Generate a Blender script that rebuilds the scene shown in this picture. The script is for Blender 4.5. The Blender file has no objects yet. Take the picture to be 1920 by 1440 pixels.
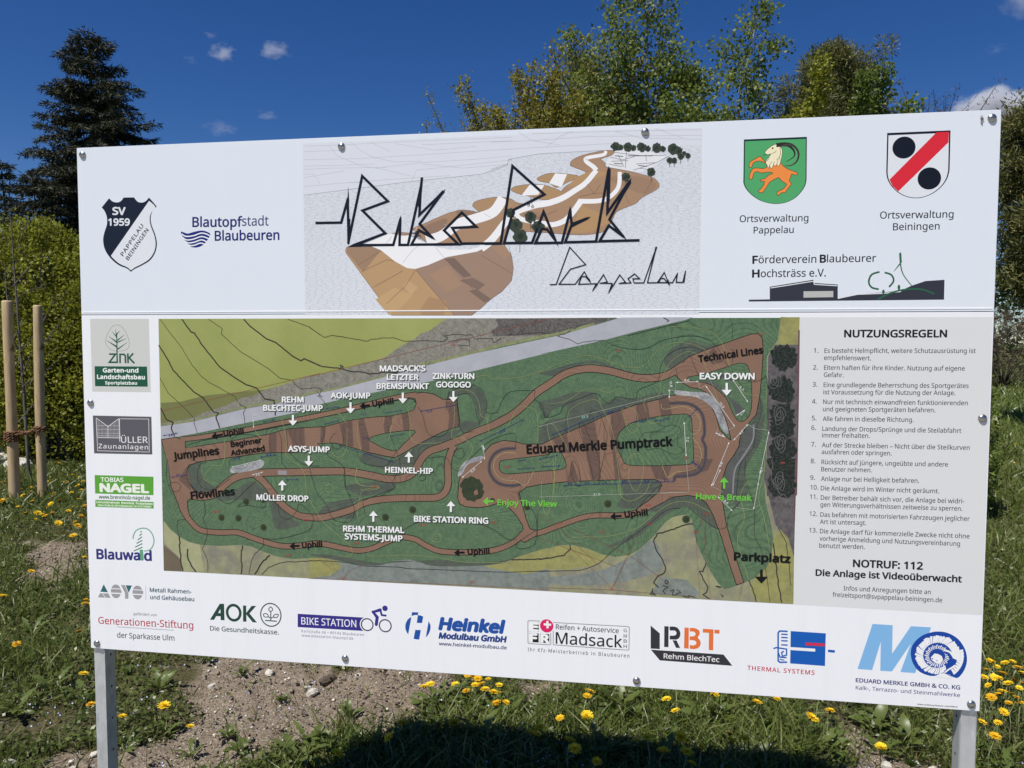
import bpy, bmesh, math, random
import numpy as np
from mathutils import Vector, Matrix, geometry

# ------------------------------------------------------------------ scene basics
scene = bpy.context.scene
COL = scene.collection
rad = math.radians
SUN_EL, SUN_AZ = rad(60.0), rad(57.0)         # azimuth in which shadows fall, from +X towards +Y
TO_SUN = Vector((-math.cos(SUN_EL)*math.cos(SUN_AZ), -math.cos(SUN_EL)*math.sin(SUN_AZ), math.sin(SUN_EL)))
BOARD_Z = 0.75                                # height of the board's lower edge above the ground
EXPOSURE = 0.31

cam_data = bpy.data.cameras.new('camera')
cam_data.sensor_width = 36.0
cam_data.lens = 36.0*1448.47/1920.0
cam_data.clip_start = 0.05
cam_data.clip_end = 5000
cam = bpy.data.objects.new('camera', cam_data)
COL.objects.link(cam)
CAM = Vector((1.62816915, -2.07403225, 0.93550094+BOARD_Z))
_r = (0.98748169, 0.15772161, 0.00194976)
_d = (0.01064575, -0.05430906, -0.99846742)
_f = (-0.157374, 0.98598906, -0.05530827)
cam.matrix_world = Matrix(((_r[0], -_d[0], -_f[0], CAM.x), (_r[1], -_d[1], -_f[1], CAM.y),
                           (_r[2], -_d[2], -_f[2], CAM.z), (0, 0, 0, 1)))
scene.camera = cam

world = bpy.data.worlds.new('World')
scene.world = world
world.use_nodes = True
wn, wl = world.node_tree.nodes, world.node_tree.links
wn.clear()
w_out = wn.new('ShaderNodeOutputWorld')
w_bg = wn.new('ShaderNodeBackground')
w_bg.inputs['Strength'].default_value = 0.066
sky = wn.new('ShaderNodeTexSky')
sky.sky_type = 'NISHITA'
sky.sun_disc = False
sky.sun_elevation = SUN_EL
sky.sun_rotation = math.atan2(TO_SUN.x, TO_SUN.y)
sky.altitude = 700
sky.air_density = 0.9
sky.dust_density = 0.05
sky.ozone_density = 4.5
w_hs = wn.new('ShaderNodeHueSaturation')
w_hs.inputs['Saturation'].default_value = 1.28
w_hs.inputs['Hue'].default_value = 0.5128
wl.new(sky.outputs[0], w_hs.inputs['Color'])
wl.new(w_hs.outputs[0], w_bg.inputs['Color'])
wl.new(w_bg.outputs[0], w_out.inputs['Surface'])

sun_data = bpy.data.lights.new('sun', 'SUN')
sun_data.energy = 4.5
sun_data.angle = rad(0.53)
sun_data.color = (1.0, 0.955, 0.88)
sun = bpy.data.objects.new('sun', sun_data)
COL.objects.link(sun)
sun.rotation_euler = TO_SUN.to_track_quat('Z', 'Y').to_euler()
sun.location = (0, 0, 30)

scene.render.engine = 'CYCLES'
scene.view_settings.view_transform = 'Standard'
scene.view_settings.look = 'None'
scene.view_settings.exposure = EXPOSURE
scene.view_settings.gamma = 1.0
scene.view_settings.use_curve_mapping = False
scene.cycles.max_bounces = 6
scene.cycles.diffuse_bounces = 3
scene.cycles.glossy_bounces = 2
scene.cycles.transmission_bounces = 3
scene.cycles.transparent_max_bounces = 6
scene.cycles.volume_bounces = 2

# ------------------------------------------------------------------ helpers
def lin(c):
    c = c/255.0
    return c/12.92 if c <= 0.04045 else ((c+0.055)/1.055)**2.4

def tag(o, label=None, cat=None, group=None, kind=None):
    if label: o['label'] = label
    if cat: o['category'] = cat
    if group: o['group'] = group
    if kind: o['kind'] = kind
    return o

def link(o, parent=None):
    COL.objects.link(o)
    if parent is not None: o.parent = parent
    return o

def empty(name, loc=(0, 0, 0), rz=0.0, label=None, cat=None, group=None):
    o = bpy.data.objects.new(name, None)
    o.empty_display_size = 0.1
    o.location = loc
    o.rotation_euler = (0, 0, rz)
    COL.objects.link(o)
    return tag(o, label, cat, group)

def mesh_np(name, V, F, mats=None, smooth=False, midx=None):
    """V (n,3) array, F list of (m,k) index arrays"""
    me = bpy.data.meshes.new(name)
    V = np.asarray(V, dtype=np.float32)
    me.vertices.add(len(V))
    me.vertices.foreach_set('co', V.ravel())
    if not isinstance(F, (list, tuple)): F = [F]
    F = [np.asarray(f, dtype=np.int32) for f in F if len(f)]
    loops = np.concatenate([f.ravel() for f in F])
    tot = np.concatenate([np.full(len(f), f.shape[1], dtype=np.int32) for f in F])
    start = np.concatenate([[0], np.cumsum(tot)[:-1]]).astype(np.int32)
    me.loops.add(len(loops))
    me.loops.foreach_set('vertex_index', loops)
    me.polygons.add(len(tot))
    me.polygons.foreach_set('loop_start', start)
    me.polygons.foreach_set('loop_total', tot)
    if smooth: me.polygons.foreach_set('use_smooth', np.ones(len(tot), dtype=bool))
    if midx is not None: me.polygons.foreach_set('material_index', np.asarray(midx, dtype=np.int32))
    for m in (mats or []): me.materials.append(m)
    me.update(calc_edges=True)
    me.validate()
    return me

def new_obj(name, me, parent=None, loc=None, rot=None, scale=None):
    o = bpy.data.objects.new(name, me)
    if loc is not None: o.location = loc
    if rot is not None: o.rotation_euler = rot
    if scale is not None: o.scale = scale
    return link(o, parent)

def bm_obj(name, bm, mats, parent=None, smooth=False):
    me = bpy.data.meshes.new(name)
    if smooth:
        for f in bm.faces: f.smooth = True
    bm.to_mesh(me)
    bm.free()
    for m in (mats if isinstance(mats, (list, tuple)) else [mats]): me.materials.append(m)
    return new_obj(name, me, parent)

def box(bm, x0, x1, y0, y1, z0, z1, mi=0):
    vs = [bm.verts.new(p) for p in ((x0,y0,z0),(x1,y0,z0),(x1,y1,z0),(x0,y1,z0),(x0,y0,z1),(x1,y0,z1),(x1,y1,z1),(x0,y1,z1))]
    for q in ((0,3,2,1),(4,5,6,7),(0,1,5,4),(1,2,6,5),(2,3,7,6),(3,0,4,7)):
        f = bm.faces.new([vs[i] for i in q]); f.material_index = mi
    return vs

# value noise, vectorised -----------------------------------------------------
_perm = np.random.RandomState(7).rand(256, 256).astype(np.float32)
def vnoise(x, y):
    xi = np.floor(x).astype(int); yi = np.floor(y).astype(int)
    fx = x-xi; fy = y-yi
    fx = fx*fx*(3-2*fx); fy = fy*fy*(3-2*fy)
    a = _perm[xi & 255, yi & 255]; b = _perm[(xi+1) & 255, yi & 255]
    c = _perm[xi & 255, (yi+1) & 255]; d = _perm[(xi+1) & 255, (yi+1) & 255]
    return (a*(1-fx)+b*fx)*(1-fy)+(c*(1-fx)+d*fx)*fy
def fbm(x, y, o=4, s=1.0):
    t = 0; a = 1; n = 0
    for i in range(o):
        t = t+a*vnoise(x*s+17.3*i, y*s+5.1*i); n += a
        a *= 0.5; s *= 2.03
    return t/n

# ------------------------------------------------------------------ material helpers
def mat(name, color=(0.5,0.5,0.5), rough=0.6, metal=0.0, spec=0.5):
    m = bpy.data.materials.new(name)
    m.use_nodes = True
    b = m.node_tree.nodes['Principled BSDF']
    b.inputs['Base Color'].default_value = (*color, 1)
    b.inputs['Roughness'].default_value = rough
    b.inputs['Metallic'].default_value = metal
    b.inputs['Specular IOR Level'].default_value = spec
    return m

class NT:
    def __init__(s, m):
        s.m = m; s.n = m.node_tree.nodes; s.l = m.node_tree.links
        s.b = s.n.get('Principled BSDF')
    def new(s, t, **kw):
        nd = s.n.new(t)
        for k, v in kw.items(): setattr(nd, k, v)
        return nd
    def coord(s, which='Object', scale=(1,1,1)):
        tc = s.new('ShaderNodeTexCoord'); mp = s.new('ShaderNodeMapping')
        mp.inputs['Scale'].default_value = scale
        s.l.new(tc.outputs[which], mp.inputs[0])
        return mp.outputs[0]
    def noise(s, vec, scale=5, detail=3, rough=0.5, dist=0.0):
        nd = s.new('ShaderNodeTexNoise')
        nd.inputs['Scale'].default_value = scale
        nd.inputs['Detail'].default_value = detail
        nd.inputs['Roughness'].default_value = rough
        nd.inputs['Distortion'].default_value = dist
        if vec is not None: s.l.new(vec, nd.inputs['Vector'])
        return nd.outputs['Fac']
    def ramp(s, fac, stops):
        r = s.new('ShaderNodeValToRGB')
        e = r.color_ramp.elements
        while len(e) > 1: e.remove(e[-1])
        for i, (p, c) in enumerate(stops):
            if i: el = e.new(p)
            else: el = e[0]; el.position = p
            el.color = (*c, 1) if len(c) == 3 else c
        s.l.new(fac, r.inputs[0])
        return r.outputs[0]
    def mix(s, fac, a, b, mode='MIX'):
        nd = s.new('ShaderNodeMixRGB', blend_type=mode)
        for sock, v in ((nd.inputs[0], fac), (nd.inputs[1], a), (nd.inputs[2], b)):
            if isinstance(v, (int, float)): sock.default_value = v
            elif isinstance(v, (tuple, list)): sock.default_value = (*v, 1) if len(v) == 3 else v
            else: s.l.new(v, sock)
        return nd.outputs[0]
    def math(s, op, a, b=0.0, c=None):
        nd = s.new('ShaderNodeMath', operation=op)
        for i, v in enumerate((a, b, c)):
            if v is None: continue
            if isinstance(v, (int, float)): nd.inputs[i].default_value = v
            else: s.l.new(v, nd.inputs[i])
        return nd.outputs[0]
    def bump(s, h, strength=0.3, dist=0.01):
        nd = s.new('ShaderNodeBump')
        nd.inputs['Strength'].default_value = strength
        nd.inputs['Distance'].default_value = dist
        s.l.new(h, nd.inputs['Height'])
        s.l.new(nd.outputs[0], s.b.inputs['Normal'])
    def color(s, c): s.l.new(c, s.b.inputs['Base Color'])
# ================================================================== the information board
# Photographic survey of the board: its four corners as measured, and the plane they span (2.5 m x 1.5 m).
BW, BH = 2.5, 1.5
def _homography():
    src = [(143.5, 277), (1877, 204.7), (1836, 1334), (170.5, 1215)]
    dst = [(0, BH), (BW, BH), (BW, 0), (0, 0)]
    A = []
    for (x, y), (u, v) in zip(src, dst):
        A.append([x, y, 1, 0, 0, 0, -u*x, -u*y, -u]); A.append([0, 0, 0, x, y, 1, -v*x, -v*y, -v])
    return np.linalg.svd(np.array(A, float))[2][-1].reshape(3, 3)
HB = _homography()
def B(p):
    q = HB @ np.array([p[0], p[1], 1.0])
    return (q[0]/q[2], q[1]/q[2])
def frame(ox, oy, s):
    """coordinates noted on an enlarged print of the survey -> survey coordinates"""
    def f(*v):
        if len(v) == 1: v = v[0]
        if isinstance(v, str):
            return [(float(a.split(',')[0])/s+ox, float(a.split(',')[1])/s+oy) for a in v.split()]
        return (v[0]/s+ox, v[1]/s+oy)
    f.s = s
    return f
fA = frame(140, 200, 3.6); fB = frame(560, 230, 3.8925); fC = frame(920, 230, 3.8927)
fD = frame(1310, 200, 3.3684); fE = frame(150, 590, 4.2356); fF = frame(580, 590, 4.2356)
fG = frame(1010, 590, 3.84); fH = frame(150, 860, 3.789); fI = frame(580, 860, 3.789)
fJ = frame(1010, 860, 3.79); fK = frame(1490, 590, 2.482)
fIbex = frame(1380, 240, 9); fMer = frame(1590, 1160, 8); fAsys = frame(170, 1080, 5.189)
fBike = frame(550, 1120, 8.727); fHei = frame(750, 1130, 8.727); fMad = frame(980, 1140, 8.727)
fReh = frame(1200, 1150, 4.923); fZink = frame(165, 590, 9.6)

# printing inks: seen on a white that reads (228,234,242) and reflects 0.80
_INK = {}
def ink(rgb, rough=0.38):
    k = (tuple(rgb), rough)
    if k not in _INK:
        c = tuple(min(0.82, lin(v)/lin(w)*0.80) for v, w in zip(rgb, (226, 232, 240)))
        _INK[k] = mat('print_ink', c, rough, 0, 0.25)
    return _INK[k]

def smooth(pts, closed=False, n=5):
    P = [np.array(p, float) for p in pts]
    out = []
    m = len(P)
    rng = range(m if closed else m-1)
    for i in rng:
        p0 = P[(i-1) % m] if (closed or i > 0) else P[i]
        p1 = P[i]; p2 = P[(i+1) % m]
        p3 = P[(i+2) % m] if (closed or i+2 < m) else p2
        for k in range(n):
            t = k/n
            out.append(tuple(0.5*((2*p1)+(-p0+p2)*t+(2*p0-5*p1+4*p2-p3)*t*t+(-p0+3*p1-3*p2+p3)*t**3)))
    if not closed: out.append(tuple(P[-1]))
    return out

STEP = 0.000003            # each ink pass lies a few thousandths of a millimetre above the one before
_TEXTS = []
class Print:
    """flat print on the board: polygons in board metres, a few tenths of a millimetre thick"""
    def __init__(s, name, panel, label=None, base=0):
        s.name, s.panel, s.label, s.base = name, panel, label, base
        s.v = []; s.f = []; s.mi = []; s.mats = []; s.vk = []; s.g = 0; s.hold = False
    def _key(s, layer, n):
        if not s.hold: s.g += 1
        s.vk += [(layer, s.g)]*n
    def _m(s, c):
        m = c if isinstance(c, bpy.types.Material) else ink(c)
        if m not in s.mats: s.mats.append(m)
        return s.mats.index(m)
    def raw(s, pts2, faces, c, layer):
        mi = s._m(c); k = len(s.v); s._key(layer, len(pts2))
        s.v += [(p[0], 0.0, p[1]) for p in pts2]
        for f in faces:
            a, b2, c2 = pts2[f[0]], pts2[f[1]], pts2[f[2]]
            cr = (b2[0]-a[0])*(c2[1]-a[1])-(b2[1]-a[1])*(c2[0]-a[0])
            f = list(f) if cr > 0 else list(f)[::-1]
            s.f.append([k+i for i in f]); s.mi.append(mi)
    def bpoly(s, pts, c, layer=0, holes=()):
        loops = [[Vector((x, z, 0)) for x, z in pts]]+[[Vector((x, z, 0)) for x, z in h] for h in holes]
        tris = geometry.tessellate_polygon(loops)
        flat = [(v.x, v.y) for l in loops for v in l]
        tris = [t for t in tris if abs((flat[t[1]][0]-flat[t[0]][0])*(flat[t[2]][1]-flat[t[0]][1])-(flat[t[1]][1]-flat[t[0]][1])*(flat[t[2]][0]-flat[t[0]][0])) > 1e-12]
        s.raw(flat, tris, c, layer)
    def poly(s, pts, c, layer=0, sm=False, holes=()):
        if sm: pts = smooth(pts, True)
        s.bpoly([B(p) for p in pts], c, layer, [[B(p) for p in h] for h in holes])
    def stroke(s, pts, w, c, layer=0, sm=False, closed=False, w2=None, miter=4.0, n=5):
        """w in survey pixels"""
        if sm and not closed and w > 5:                # survey points noted twice where two sheets meet
            q = [np.array(a, float) for a in pts]; i = 1
            while i < len(q)-1:
                d1 = q[i]-q[i-1]; d2 = q[i+1]-q[i]
                if d1 @ d2 < 0.2*np.linalg.norm(d1)*np.linalg.norm(d2) or np.linalg.norm(d1) < w*1.1: q.pop(i); i = max(1, i-1)
                else: i += 1
            pts = q
        if sm: pts = smooth(pts, closed, n)
        P = [np.array(p, float) for p in pts]
        P = [p for i, p in enumerate(P) if i == 0 or np.linalg.norm(p-P[i-1]) > 1e-4]
        m = len(P); L = []; R = []
        if m < 2: return
        for i, p in enumerate(P):
            a = P[i-1] if (i > 0 or closed) else None
            b = P[(i+1) % m] if (i < m-1 or closed) else None
            da = (p-a)/max(np.linalg.norm(p-a), 1e-9) if a is not None else None
            db = (b-p)/max(np.linalg.norm(b-p), 1e-9) if b is not None else None
            if da is None: da = db
            if db is None: db = da
            na = np.array([-da[1], da[0]]); nb = np.array([-db[1], db[0]])
            ww = (w if w2 is None else w+(w2-w)*i/(m-1))/2
            nn = na+nb; ln = np.linalg.norm(nn)
            if ln < 1e-3: nn = na; k = 1
            else:
                nn = nn/ln; k = min(miter, 1/max(nn @ na, 1e-3))
            L.append(p+nn*ww*k); R.append(p-nn*ww*k)
        pts2 = [B(q) for q in L]+[B(q) for q in R]
        faces = [(i, (i+1) % m, m+(i+1) % m, m+i) for i in range(m if closed else m-1)]
        mi = s._m(c); k = len(s.v); s._key(layer, len(pts2))
        s.v += [(p[0], 0.0, p[1]) for p in pts2]
        for f in faces:
            for t in ((f[0], f[1], f[2]), (f[0], f[2], f[3])):
                a, b2, c2 = pts2[t[0]], pts2[t[1]], pts2[t[2]]
                cr = (b2[0]-a[0])*(c2[1]-a[1])-(b2[1]-a[1])*(c2[0]-a[0])
                if abs(cr) < 1e-13: continue
                t = t if cr > 0 else t[::-1]
                s.f.append([k+i for i in t]); s.mi.append(mi)
    def mstroke(s, pts, w, c, layer=0):
        """stroke with capped outer miters, segment by segment: for zigzag lettering"""
        P = [np.array(p, float) for p in pts]
        for i in range(len(P)-1):
            a, b = P[i], P[i+1]
            d = (b-a)/np.linalg.norm(b-a)
            q = np.array([-d[1], d[0]])*w/2
            s.poly([a-q, b-q, b+q, a+q], c, layer)
        for i in range(1, len(P)-1):
            a, p, b = P[i-1], P[i], P[i+1]
            d1 = (p-a)/np.linalg.norm(p-a); d2 = (b-p)/np.linalg.norm(b-p)
            cr = d1[0]*d2[1]-d1[1]*d2[0]
            sgn = -1 if cr > 0 else 1
            n1 = np.array([-d1[1], d1[0]])*w/2*sgn; n2 = np.array([-d2[1], d2[0]])*w/2*sgn
            mm = n1+n2; l = np.linalg.norm(mm)
            if l < 1e-3: continue
            mm = mm/l; k = min(w/2/max(mm @ (n1/(w/2)), 0.05), w*1.6)
            s.poly([p, p+n1, p+mm*k, p+n2], c, layer)
    def circle(s, c0, r, c, layer=0, ring=None, n=40, a0=0, a1=360, ry=None):
        """centre in survey px, radius in px at that place; ring = stroke width in px"""
        x, z = B(c0); x1, z1 = B((c0[0], c0[1]-1)); k = math.hypot(x1-x, z1-z)
        R = r*k; RY = (ry or r)*k
        full = abs(a1-a0) >= 360
        A = [rad(a0+(a1-a0)*i/n) for i in range(n if full else n+1)]
        out = [(x+R*math.cos(t), z+RY*math.sin(t)) for t in A]
        if ring is None: s.bpoly(out, c, layer)
        else:
            w = ring*k
            inn = [(x+(R-w)*math.cos(t), z+(RY-w)*math.sin(t)) for t in A]
            m = len(out)
            s.raw(out+inn, [(i, (i+1) % m, m+(i+1) % m, m+i) for i in range(m if full else m-1)], c, layer)
    def text(s, txt, L, R, h, c, layer=5, bold=0.0, shear=0.0, track=1.0, face='n'):
        _TEXTS.append((s, txt, L, R, h, c, layer, bold, shear, track, face))
    def done(s):
        if not s.v: return None
        me = bpy.data.meshes.new(s.name)
        rank = {k: i for i, k in enumerate(sorted(set(s.vk)))}
        s.v = [(v[0], -s.base-0.00005-STEP*rank[k], v[2]) for v, k in zip(s.v, s.vk)]
        me.from_pydata(s.v, [], s.f)
        for m in s.mats: me.materials.append(m)
        me.polygons.foreach_set('material_index', np.array(s.mi, dtype=np.int32))
        me.update()
        o = new_obj(s.name, me, s.panel)
        if s.label: o['label'] = s.label
        return o

def set_texts():
    """lettering is set in the typefaces that come with Blender, turned to outlines and laid on the board"""
    import os
    faces = {}
    d = os.path.join(bpy.utils.resource_path('LOCAL'), 'datafiles', 'fonts')
    for k, fn in (('n', 'NotoSansHebrew-Regular.woff2'), ('h', 'NotoSansHebrew-Regular.woff2')):
        try: faces[k] = bpy.data.fonts.load(os.path.join(d, fn))
        except Exception: faces[k] = None
    obs = []
    cap = {}
    specs = [(None, 'H', 0, 0, 0, None, 0, 0.0, 0, 1.0, k) for k in faces]+_TEXTS
    for t in specs:
        cu = bpy.data.curves.new('set_type', 'FONT')
        cu.body = t[1]; cu.size = 1.0; cu.resolution_u = 3
        cu.space_character = t[9]
        if faces[t[10]]: cu.font = faces[t[10]]
        o = bpy.data.objects.new('set_type', cu)
        COL.objects.link(o); obs.append(o)
    dg = bpy.context.evaluated_depsgraph_get()
    for t, o in zip(specs, obs):
        me = bpy.data.meshes.new_from_object(o.evaluated_get(dg))
        V = np.array([v.co[:2] for v in me.vertices])
        F = [tuple(p.vertices) for p in me.polygons]
        bpy.data.meshes.remove(me)
        if t[0] is None:
            cap[t[10]] = V[:, 1].max(); continue
        pr, txt, L, R, h, c, layer, bold, shear, track, face = t
        V = V.copy(); V[:, 0] += shear*V[:, 1]
        x0, x1 = V[:, 0].min(), V[:, 0].max()
        bl, br = np.array(B(L)), np.array(B(R))
        ex = br-bl; W = np.linalg.norm(ex); ex = ex/W; ey = np.array([-ex[1], ex[0]])
        up = np.array(B((L[0], L[1]-1)))-bl; k = np.linalg.norm(up)
        up2 = np.array(B((R[0], R[1]-1)))-br; k2 = np.linalg.norm(up2)
        sc = h*(k+k2)/2/cap[face]
        Q = bl+np.outer((V[:, 0]-x0)/(x1-x0)*W, ex)+np.outer(V[:, 1]*sc, ey)
        offs = [(0, 0)]
        bold = max(bold, 0.007) if h > 6 else bold
        if bold > 0:                                   # heavier weights: the outline spread by a hair in every direction
            rr = bold*1.1*W/(x1-x0); rz = bold*1.1*sc
            offs += [(rr*math.cos(a), rz*math.sin(a)) for a in [i*math.pi/4 for i in range(8)]]
        for i, (du, dv) in enumerate(offs):
            pr.g = -10-i; pr.hold = True
            pr.raw([tuple(q+ex*du+ey*dv) for q in Q], F, c, layer)
        pr.hold = False
    for o in obs:
        cu = o.data
        bpy.data.objects.remove(o); bpy.data.curves.remove(cu)

# ---- panel materials
m_panel = mat('white_composite_panel', (0.80, 0.81, 0.83), 0.32)
nt = NT(m_panel)
_v = nt.coord('Object')
_st = nt.noise(nt.coord('Object', (1, 1, 0.06)), 26, 4, 0.6)            # faint rain streaks and dust
_c = nt.mix(nt.math('MULTIPLY', nt.noise(_v, 3.0, 5), 0.10), (0.80, 0.81, 0.83), (0.70, 0.71, 0.73))
_c = nt.mix(nt.math('MULTIPLY', nt.ramp(_st, [(0.5, (0, 0, 0)), (0.75, (1, 1, 1))]), 0.10), _c, (0.55, 0.53, 0.48))
_c = nt.mix(nt.ramp(nt.noise(_v, 170, 2, 0.5), [(0.76, (0, 0, 0)), (0.80, (0.5, 0.5, 0.5))]), _c, (0.45, 0.42, 0.36))
nt.color(_c)
nt.l.new(nt.ramp(nt.noise(_v, 6, 4), [(0.3, (0.28,)*3), (0.7, (0.42,)*3)]), nt.b.inputs['Roughness'])
m_panel_up_dim = m_panel.copy(); m_panel_up_dim.name = 'white_composite_panel_upper_dimmed'  # weaker light on the upper half put into its colour, dimmer and bluer
for nd in m_panel_up_dim.node_tree.nodes:
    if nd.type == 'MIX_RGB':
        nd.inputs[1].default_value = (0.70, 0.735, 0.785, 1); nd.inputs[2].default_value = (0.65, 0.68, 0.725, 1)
m_edge = mat('panel_edge', (0.9, 0.9, 0.9), 0.3)
m_galv = mat('galvanised_steel', (0.5, 0.52, 0.54), 0.45, 0.45)
nt = NT(m_galv)
_v = nt.coord('Object', (1, 1, 0.5))
_n = nt.noise(_v, 38, 4, 0.6)
_n2 = nt.noise(_v, 6, 3, 0.6)
_vo = nt.new('ShaderNodeTexVoronoi'); _vo.inputs['Scale'].default_value = 55; nt.l.new(_v, _vo.inputs['Vector'])
_sp = nt.ramp(_vo.outputs['Color'], [(0.2, (0.40, 0.42, 0.44)), (0.8, (0.66, 0.68, 0.70))])
nt.color(nt.mix(nt.ramp(_n2, [(0.35, (0, 0, 0)), (0.65, (1, 1, 1))]), nt.mix(0.5, _sp, nt.ramp(_n, [(0.35, (0.36, 0.38, 0.40)), (0.65, (0.64, 0.66, 0.68))])), (0.58, 0.59, 0.58)))
nt.l.new(nt.ramp(_n2, [(0.3, (0.3,)*3), (0.7, (0.55,)*3)]), nt.b.inputs['Roughness'])
m_bolt = mat('steel_bolt', (0.42, 0.41, 0.39), 0.33, 1.0)
m_hole = mat('dark_hole', (0.02, 0.02, 0.02), 0.9)

board = empty('information_board', (0, 0, 0), 0,
              'large white bike park information board with maps and sponsor logos on two steel posts', 'sign')
def to_board_z(y_px, x_px): return B((x_px, y_px))[1]
Z_SEAM = 0.5*(to_board_z(586.2, 1607)+to_board_z(588.7, 306))
Z_CREASE = 0.5*(to_board_z(578.5, 1607)+to_board_z(584.7, 306))
def panel(name, z0, z1, m=None):
    bm = bmesh.new()
    box(bm, 0, BW, 0, 0.004, z0, z1)
    bmesh.ops.bevel(bm, geom=[e for e in bm.edges], offset=0.0009, segments=2, affect='EDGES')
    o = bm_obj(name, bm, m or m_panel, board)
    o.location = (0, 0, BOARD_Z)
    return o
upper = panel('upper_panel', Z_SEAM+0.0008, BH, m_panel_up_dim)
lower = panel('lower_panel', 0, Z_SEAM-0.0008)
bm = bmesh.new()
box(bm, 0.004, BW-0.004, -0.0009, 0.001, Z_CREASE-0.0013, Z_CREASE+0.0013)
c_ = bm_obj('joint_strip', bm, m_edge, board); c_.location = (0, 0, BOARD_Z)
bm = bmesh.new()
box(bm, 0.05, BW-0.05, 0.0045, 0.0085, Z_SEAM-0.03, Z_SEAM+0.03)
c_ = bm_obj('backing_rail', bm, m_galv, board); c_.location = (0, 0, BOARD_Z)

def make_post(x0, hole_side):
    bm = bmesh.new()
    w, d = 0.040, 0.047
    y0 = 0.009
    box(bm, x0, x0+w, y0, y0+d, -0.4, BOARD_Z+BH-0.02)
    bmesh.ops.bevel(bm, geom=[e for e in bm.edges], offset=0.003, segments=2, affect='EDGES')
    xs = x0+w if hole_side > 0 else x0
    for z in [0.12+0.1*i for i in range(7)]:
        c = [bm.verts.new((xs+0.0006*hole_side, y0+d*0.5+0.004*math.cos(t), z+0.004*math.sin(t))) for t in [i*math.pi/4 for i in range(8)]]
        f = bm.faces.new(c if hole_side > 0 else c[::-1]); f.material_index = 1
    o = bm_obj('post', bm, [m_galv, m_hole], board)
    bm = bmesh.new()                                   # weld bead line of the folded profile
    box(bm, x0+w-0.004 if hole_side > 0 else x0+0.001, x0+w-0.001 if hole_side > 0 else x0+0.004, y0-0.0012, y0+0.002, 0.0, BOARD_Z-0.006)
    e = bm_obj('post_lip', bm, m_galv, o)
    return o
make_post(0.0015, 1)
make_post(BW-0.041, -1)

def bolt_mesh():
    bm = bmesh.new()
    R, n = 0.0105, 20
    prof = [(R, 0), (R, 0.0015), (R*0.93, 0.0032), (R*0.75, 0.005), (R*0.5, 0.0063), (R*0.22, 0.0071)]
    rings = []
    for r, y in prof:
        rings.append([bm.verts.new((r*math.cos(2*math.pi*i/n), -y, r*math.sin(2*math.pi*i/n))) for i in range(n)])
    for a, b in zip(rings, rings[1:]):
        for i in range(n): bm.faces.new((a[i], a[(i+1) % n], b[(i+1) % n], b[i]))
    bm.faces.new(rings[-1])
    bmesh.ops.recalc_face_normals(bm, faces=bm.faces)
    me = bpy.data.meshes.new('bolt')
    for f in bm.faces: f.smooth = True
    bm.to_mesh(me); bm.free(); me.materials.append(m_bolt)
    return me
_bolt = bolt_mesh()
for p in ((155, 290), (640, 274), (1209, 247), (1859, 221), (170, 755), (1841, 784), (182, 1206), (647, 1234), (1193, 1276), (1820, 1320)):
    x, z = B(p)
    new_obj('bolt', _bolt, board, (x, -0.0001, BOARD_Z+z))
# torn patch beside the top right bolt
bm = bmesh.new()
x, z = B((1838.5, 224))
for k, (dx, dz, r) in enumerate(((0, 0.006, 0.004), (0.002, 0.0, 0.006), (0.0005, -0.007, 0.0035))):
    vs = [bm.verts.new((x+dx+r*math.cos(t)*(0.7+0.4*((i*7+k) % 3)/2)*0.7, -0.0008-0.003*((i+k) % 2), z+BOARD_Z+dz+r*math.sin(t))) for i, t in enumerate([j*math.pi/4 for j in range(8)])]
    bm.faces.new(vs)
bm_obj('torn_film', bm, mat('torn_film', (0.42, 0.40, 0.38), 0.4, 0.3), board)

BLK = (24, 28, 42); DARK = (32, 34, 44); NAVY = (34, 42, 118)

# ---------------------------------------------------------------- upper panel, left
p = Print('club_crest', upper, 'black and white club crest with SV 1959')
out = smooth(fA('182,680 232,617'), False, 1)+smooth(fA('232,617 255,638 285,645 312,636 330,612'), False, 4)+fA('398,611')+smooth(fA('400,611 425,640 455,646 480,636 502,612'), False, 4)+smooth(fA('502,612 554,672'), False, 1)
right = smooth(fA('554,672 525,705 513,750 520,800 543,860 555,920 545,980 510,1035 455,1070 405,1095 380,1114'), False, 4)
left = smooth(fA('380,1114 350,1090 300,1070 245,1025 205,965 192,900 200,850 218,790 216,740 200,700 182,680'), False, 4)
p.poly(out+right+left[:-1], (24, 32, 50), 0)
ctr = np.array(fA('372,850')[0])
inner = smooth(fA('502,634 545,676 518,712 506,750 513,803 536,863 546,920 537,976 503,1028 452,1061 403,1086 380,1102 354,1082 304,1060 262,1025 245,1005'), False, 3)
p.poly(inner, (212, 220, 232), 1)  # crest white dimmed along with the upper panel
p.text('SV', fA('257,727')[0], fA('341,728')[0], 13.5, (212, 220, 232), 2, 0.03)
p.text('1959', fA('229,800')[0], fA('370,800')[0], 12.5, (212, 220, 232), 2, 0.03)
p.text('PAPPELAU', fA('327,1010')[0], fA('466,805')[0], 7.5, BLK, 2, 0.015, track=1.1)
p.text('BEININGEN', fA('363,1038')[0], fA('500,834')[0], 7.5, BLK, 2, 0.015, track=1.05)
P_crest = p
p = Print('town_logo', upper, 'dark blue town lettering with a wave shell')
p.text('Blautopf', fA('796,810')[0], fA('1130,808')[0], 18, (32, 42, 110), 2, 0.018)
p.text('stadt', fA('1130,803')[0], fA('1308,801')[0], 18, (62, 72, 120), 2, -0.008)
p.text('Blaubeuren', fA('947,903')[0], fA('1380,897')[0], 18, (32, 42, 110), 2, 0.018)
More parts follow.
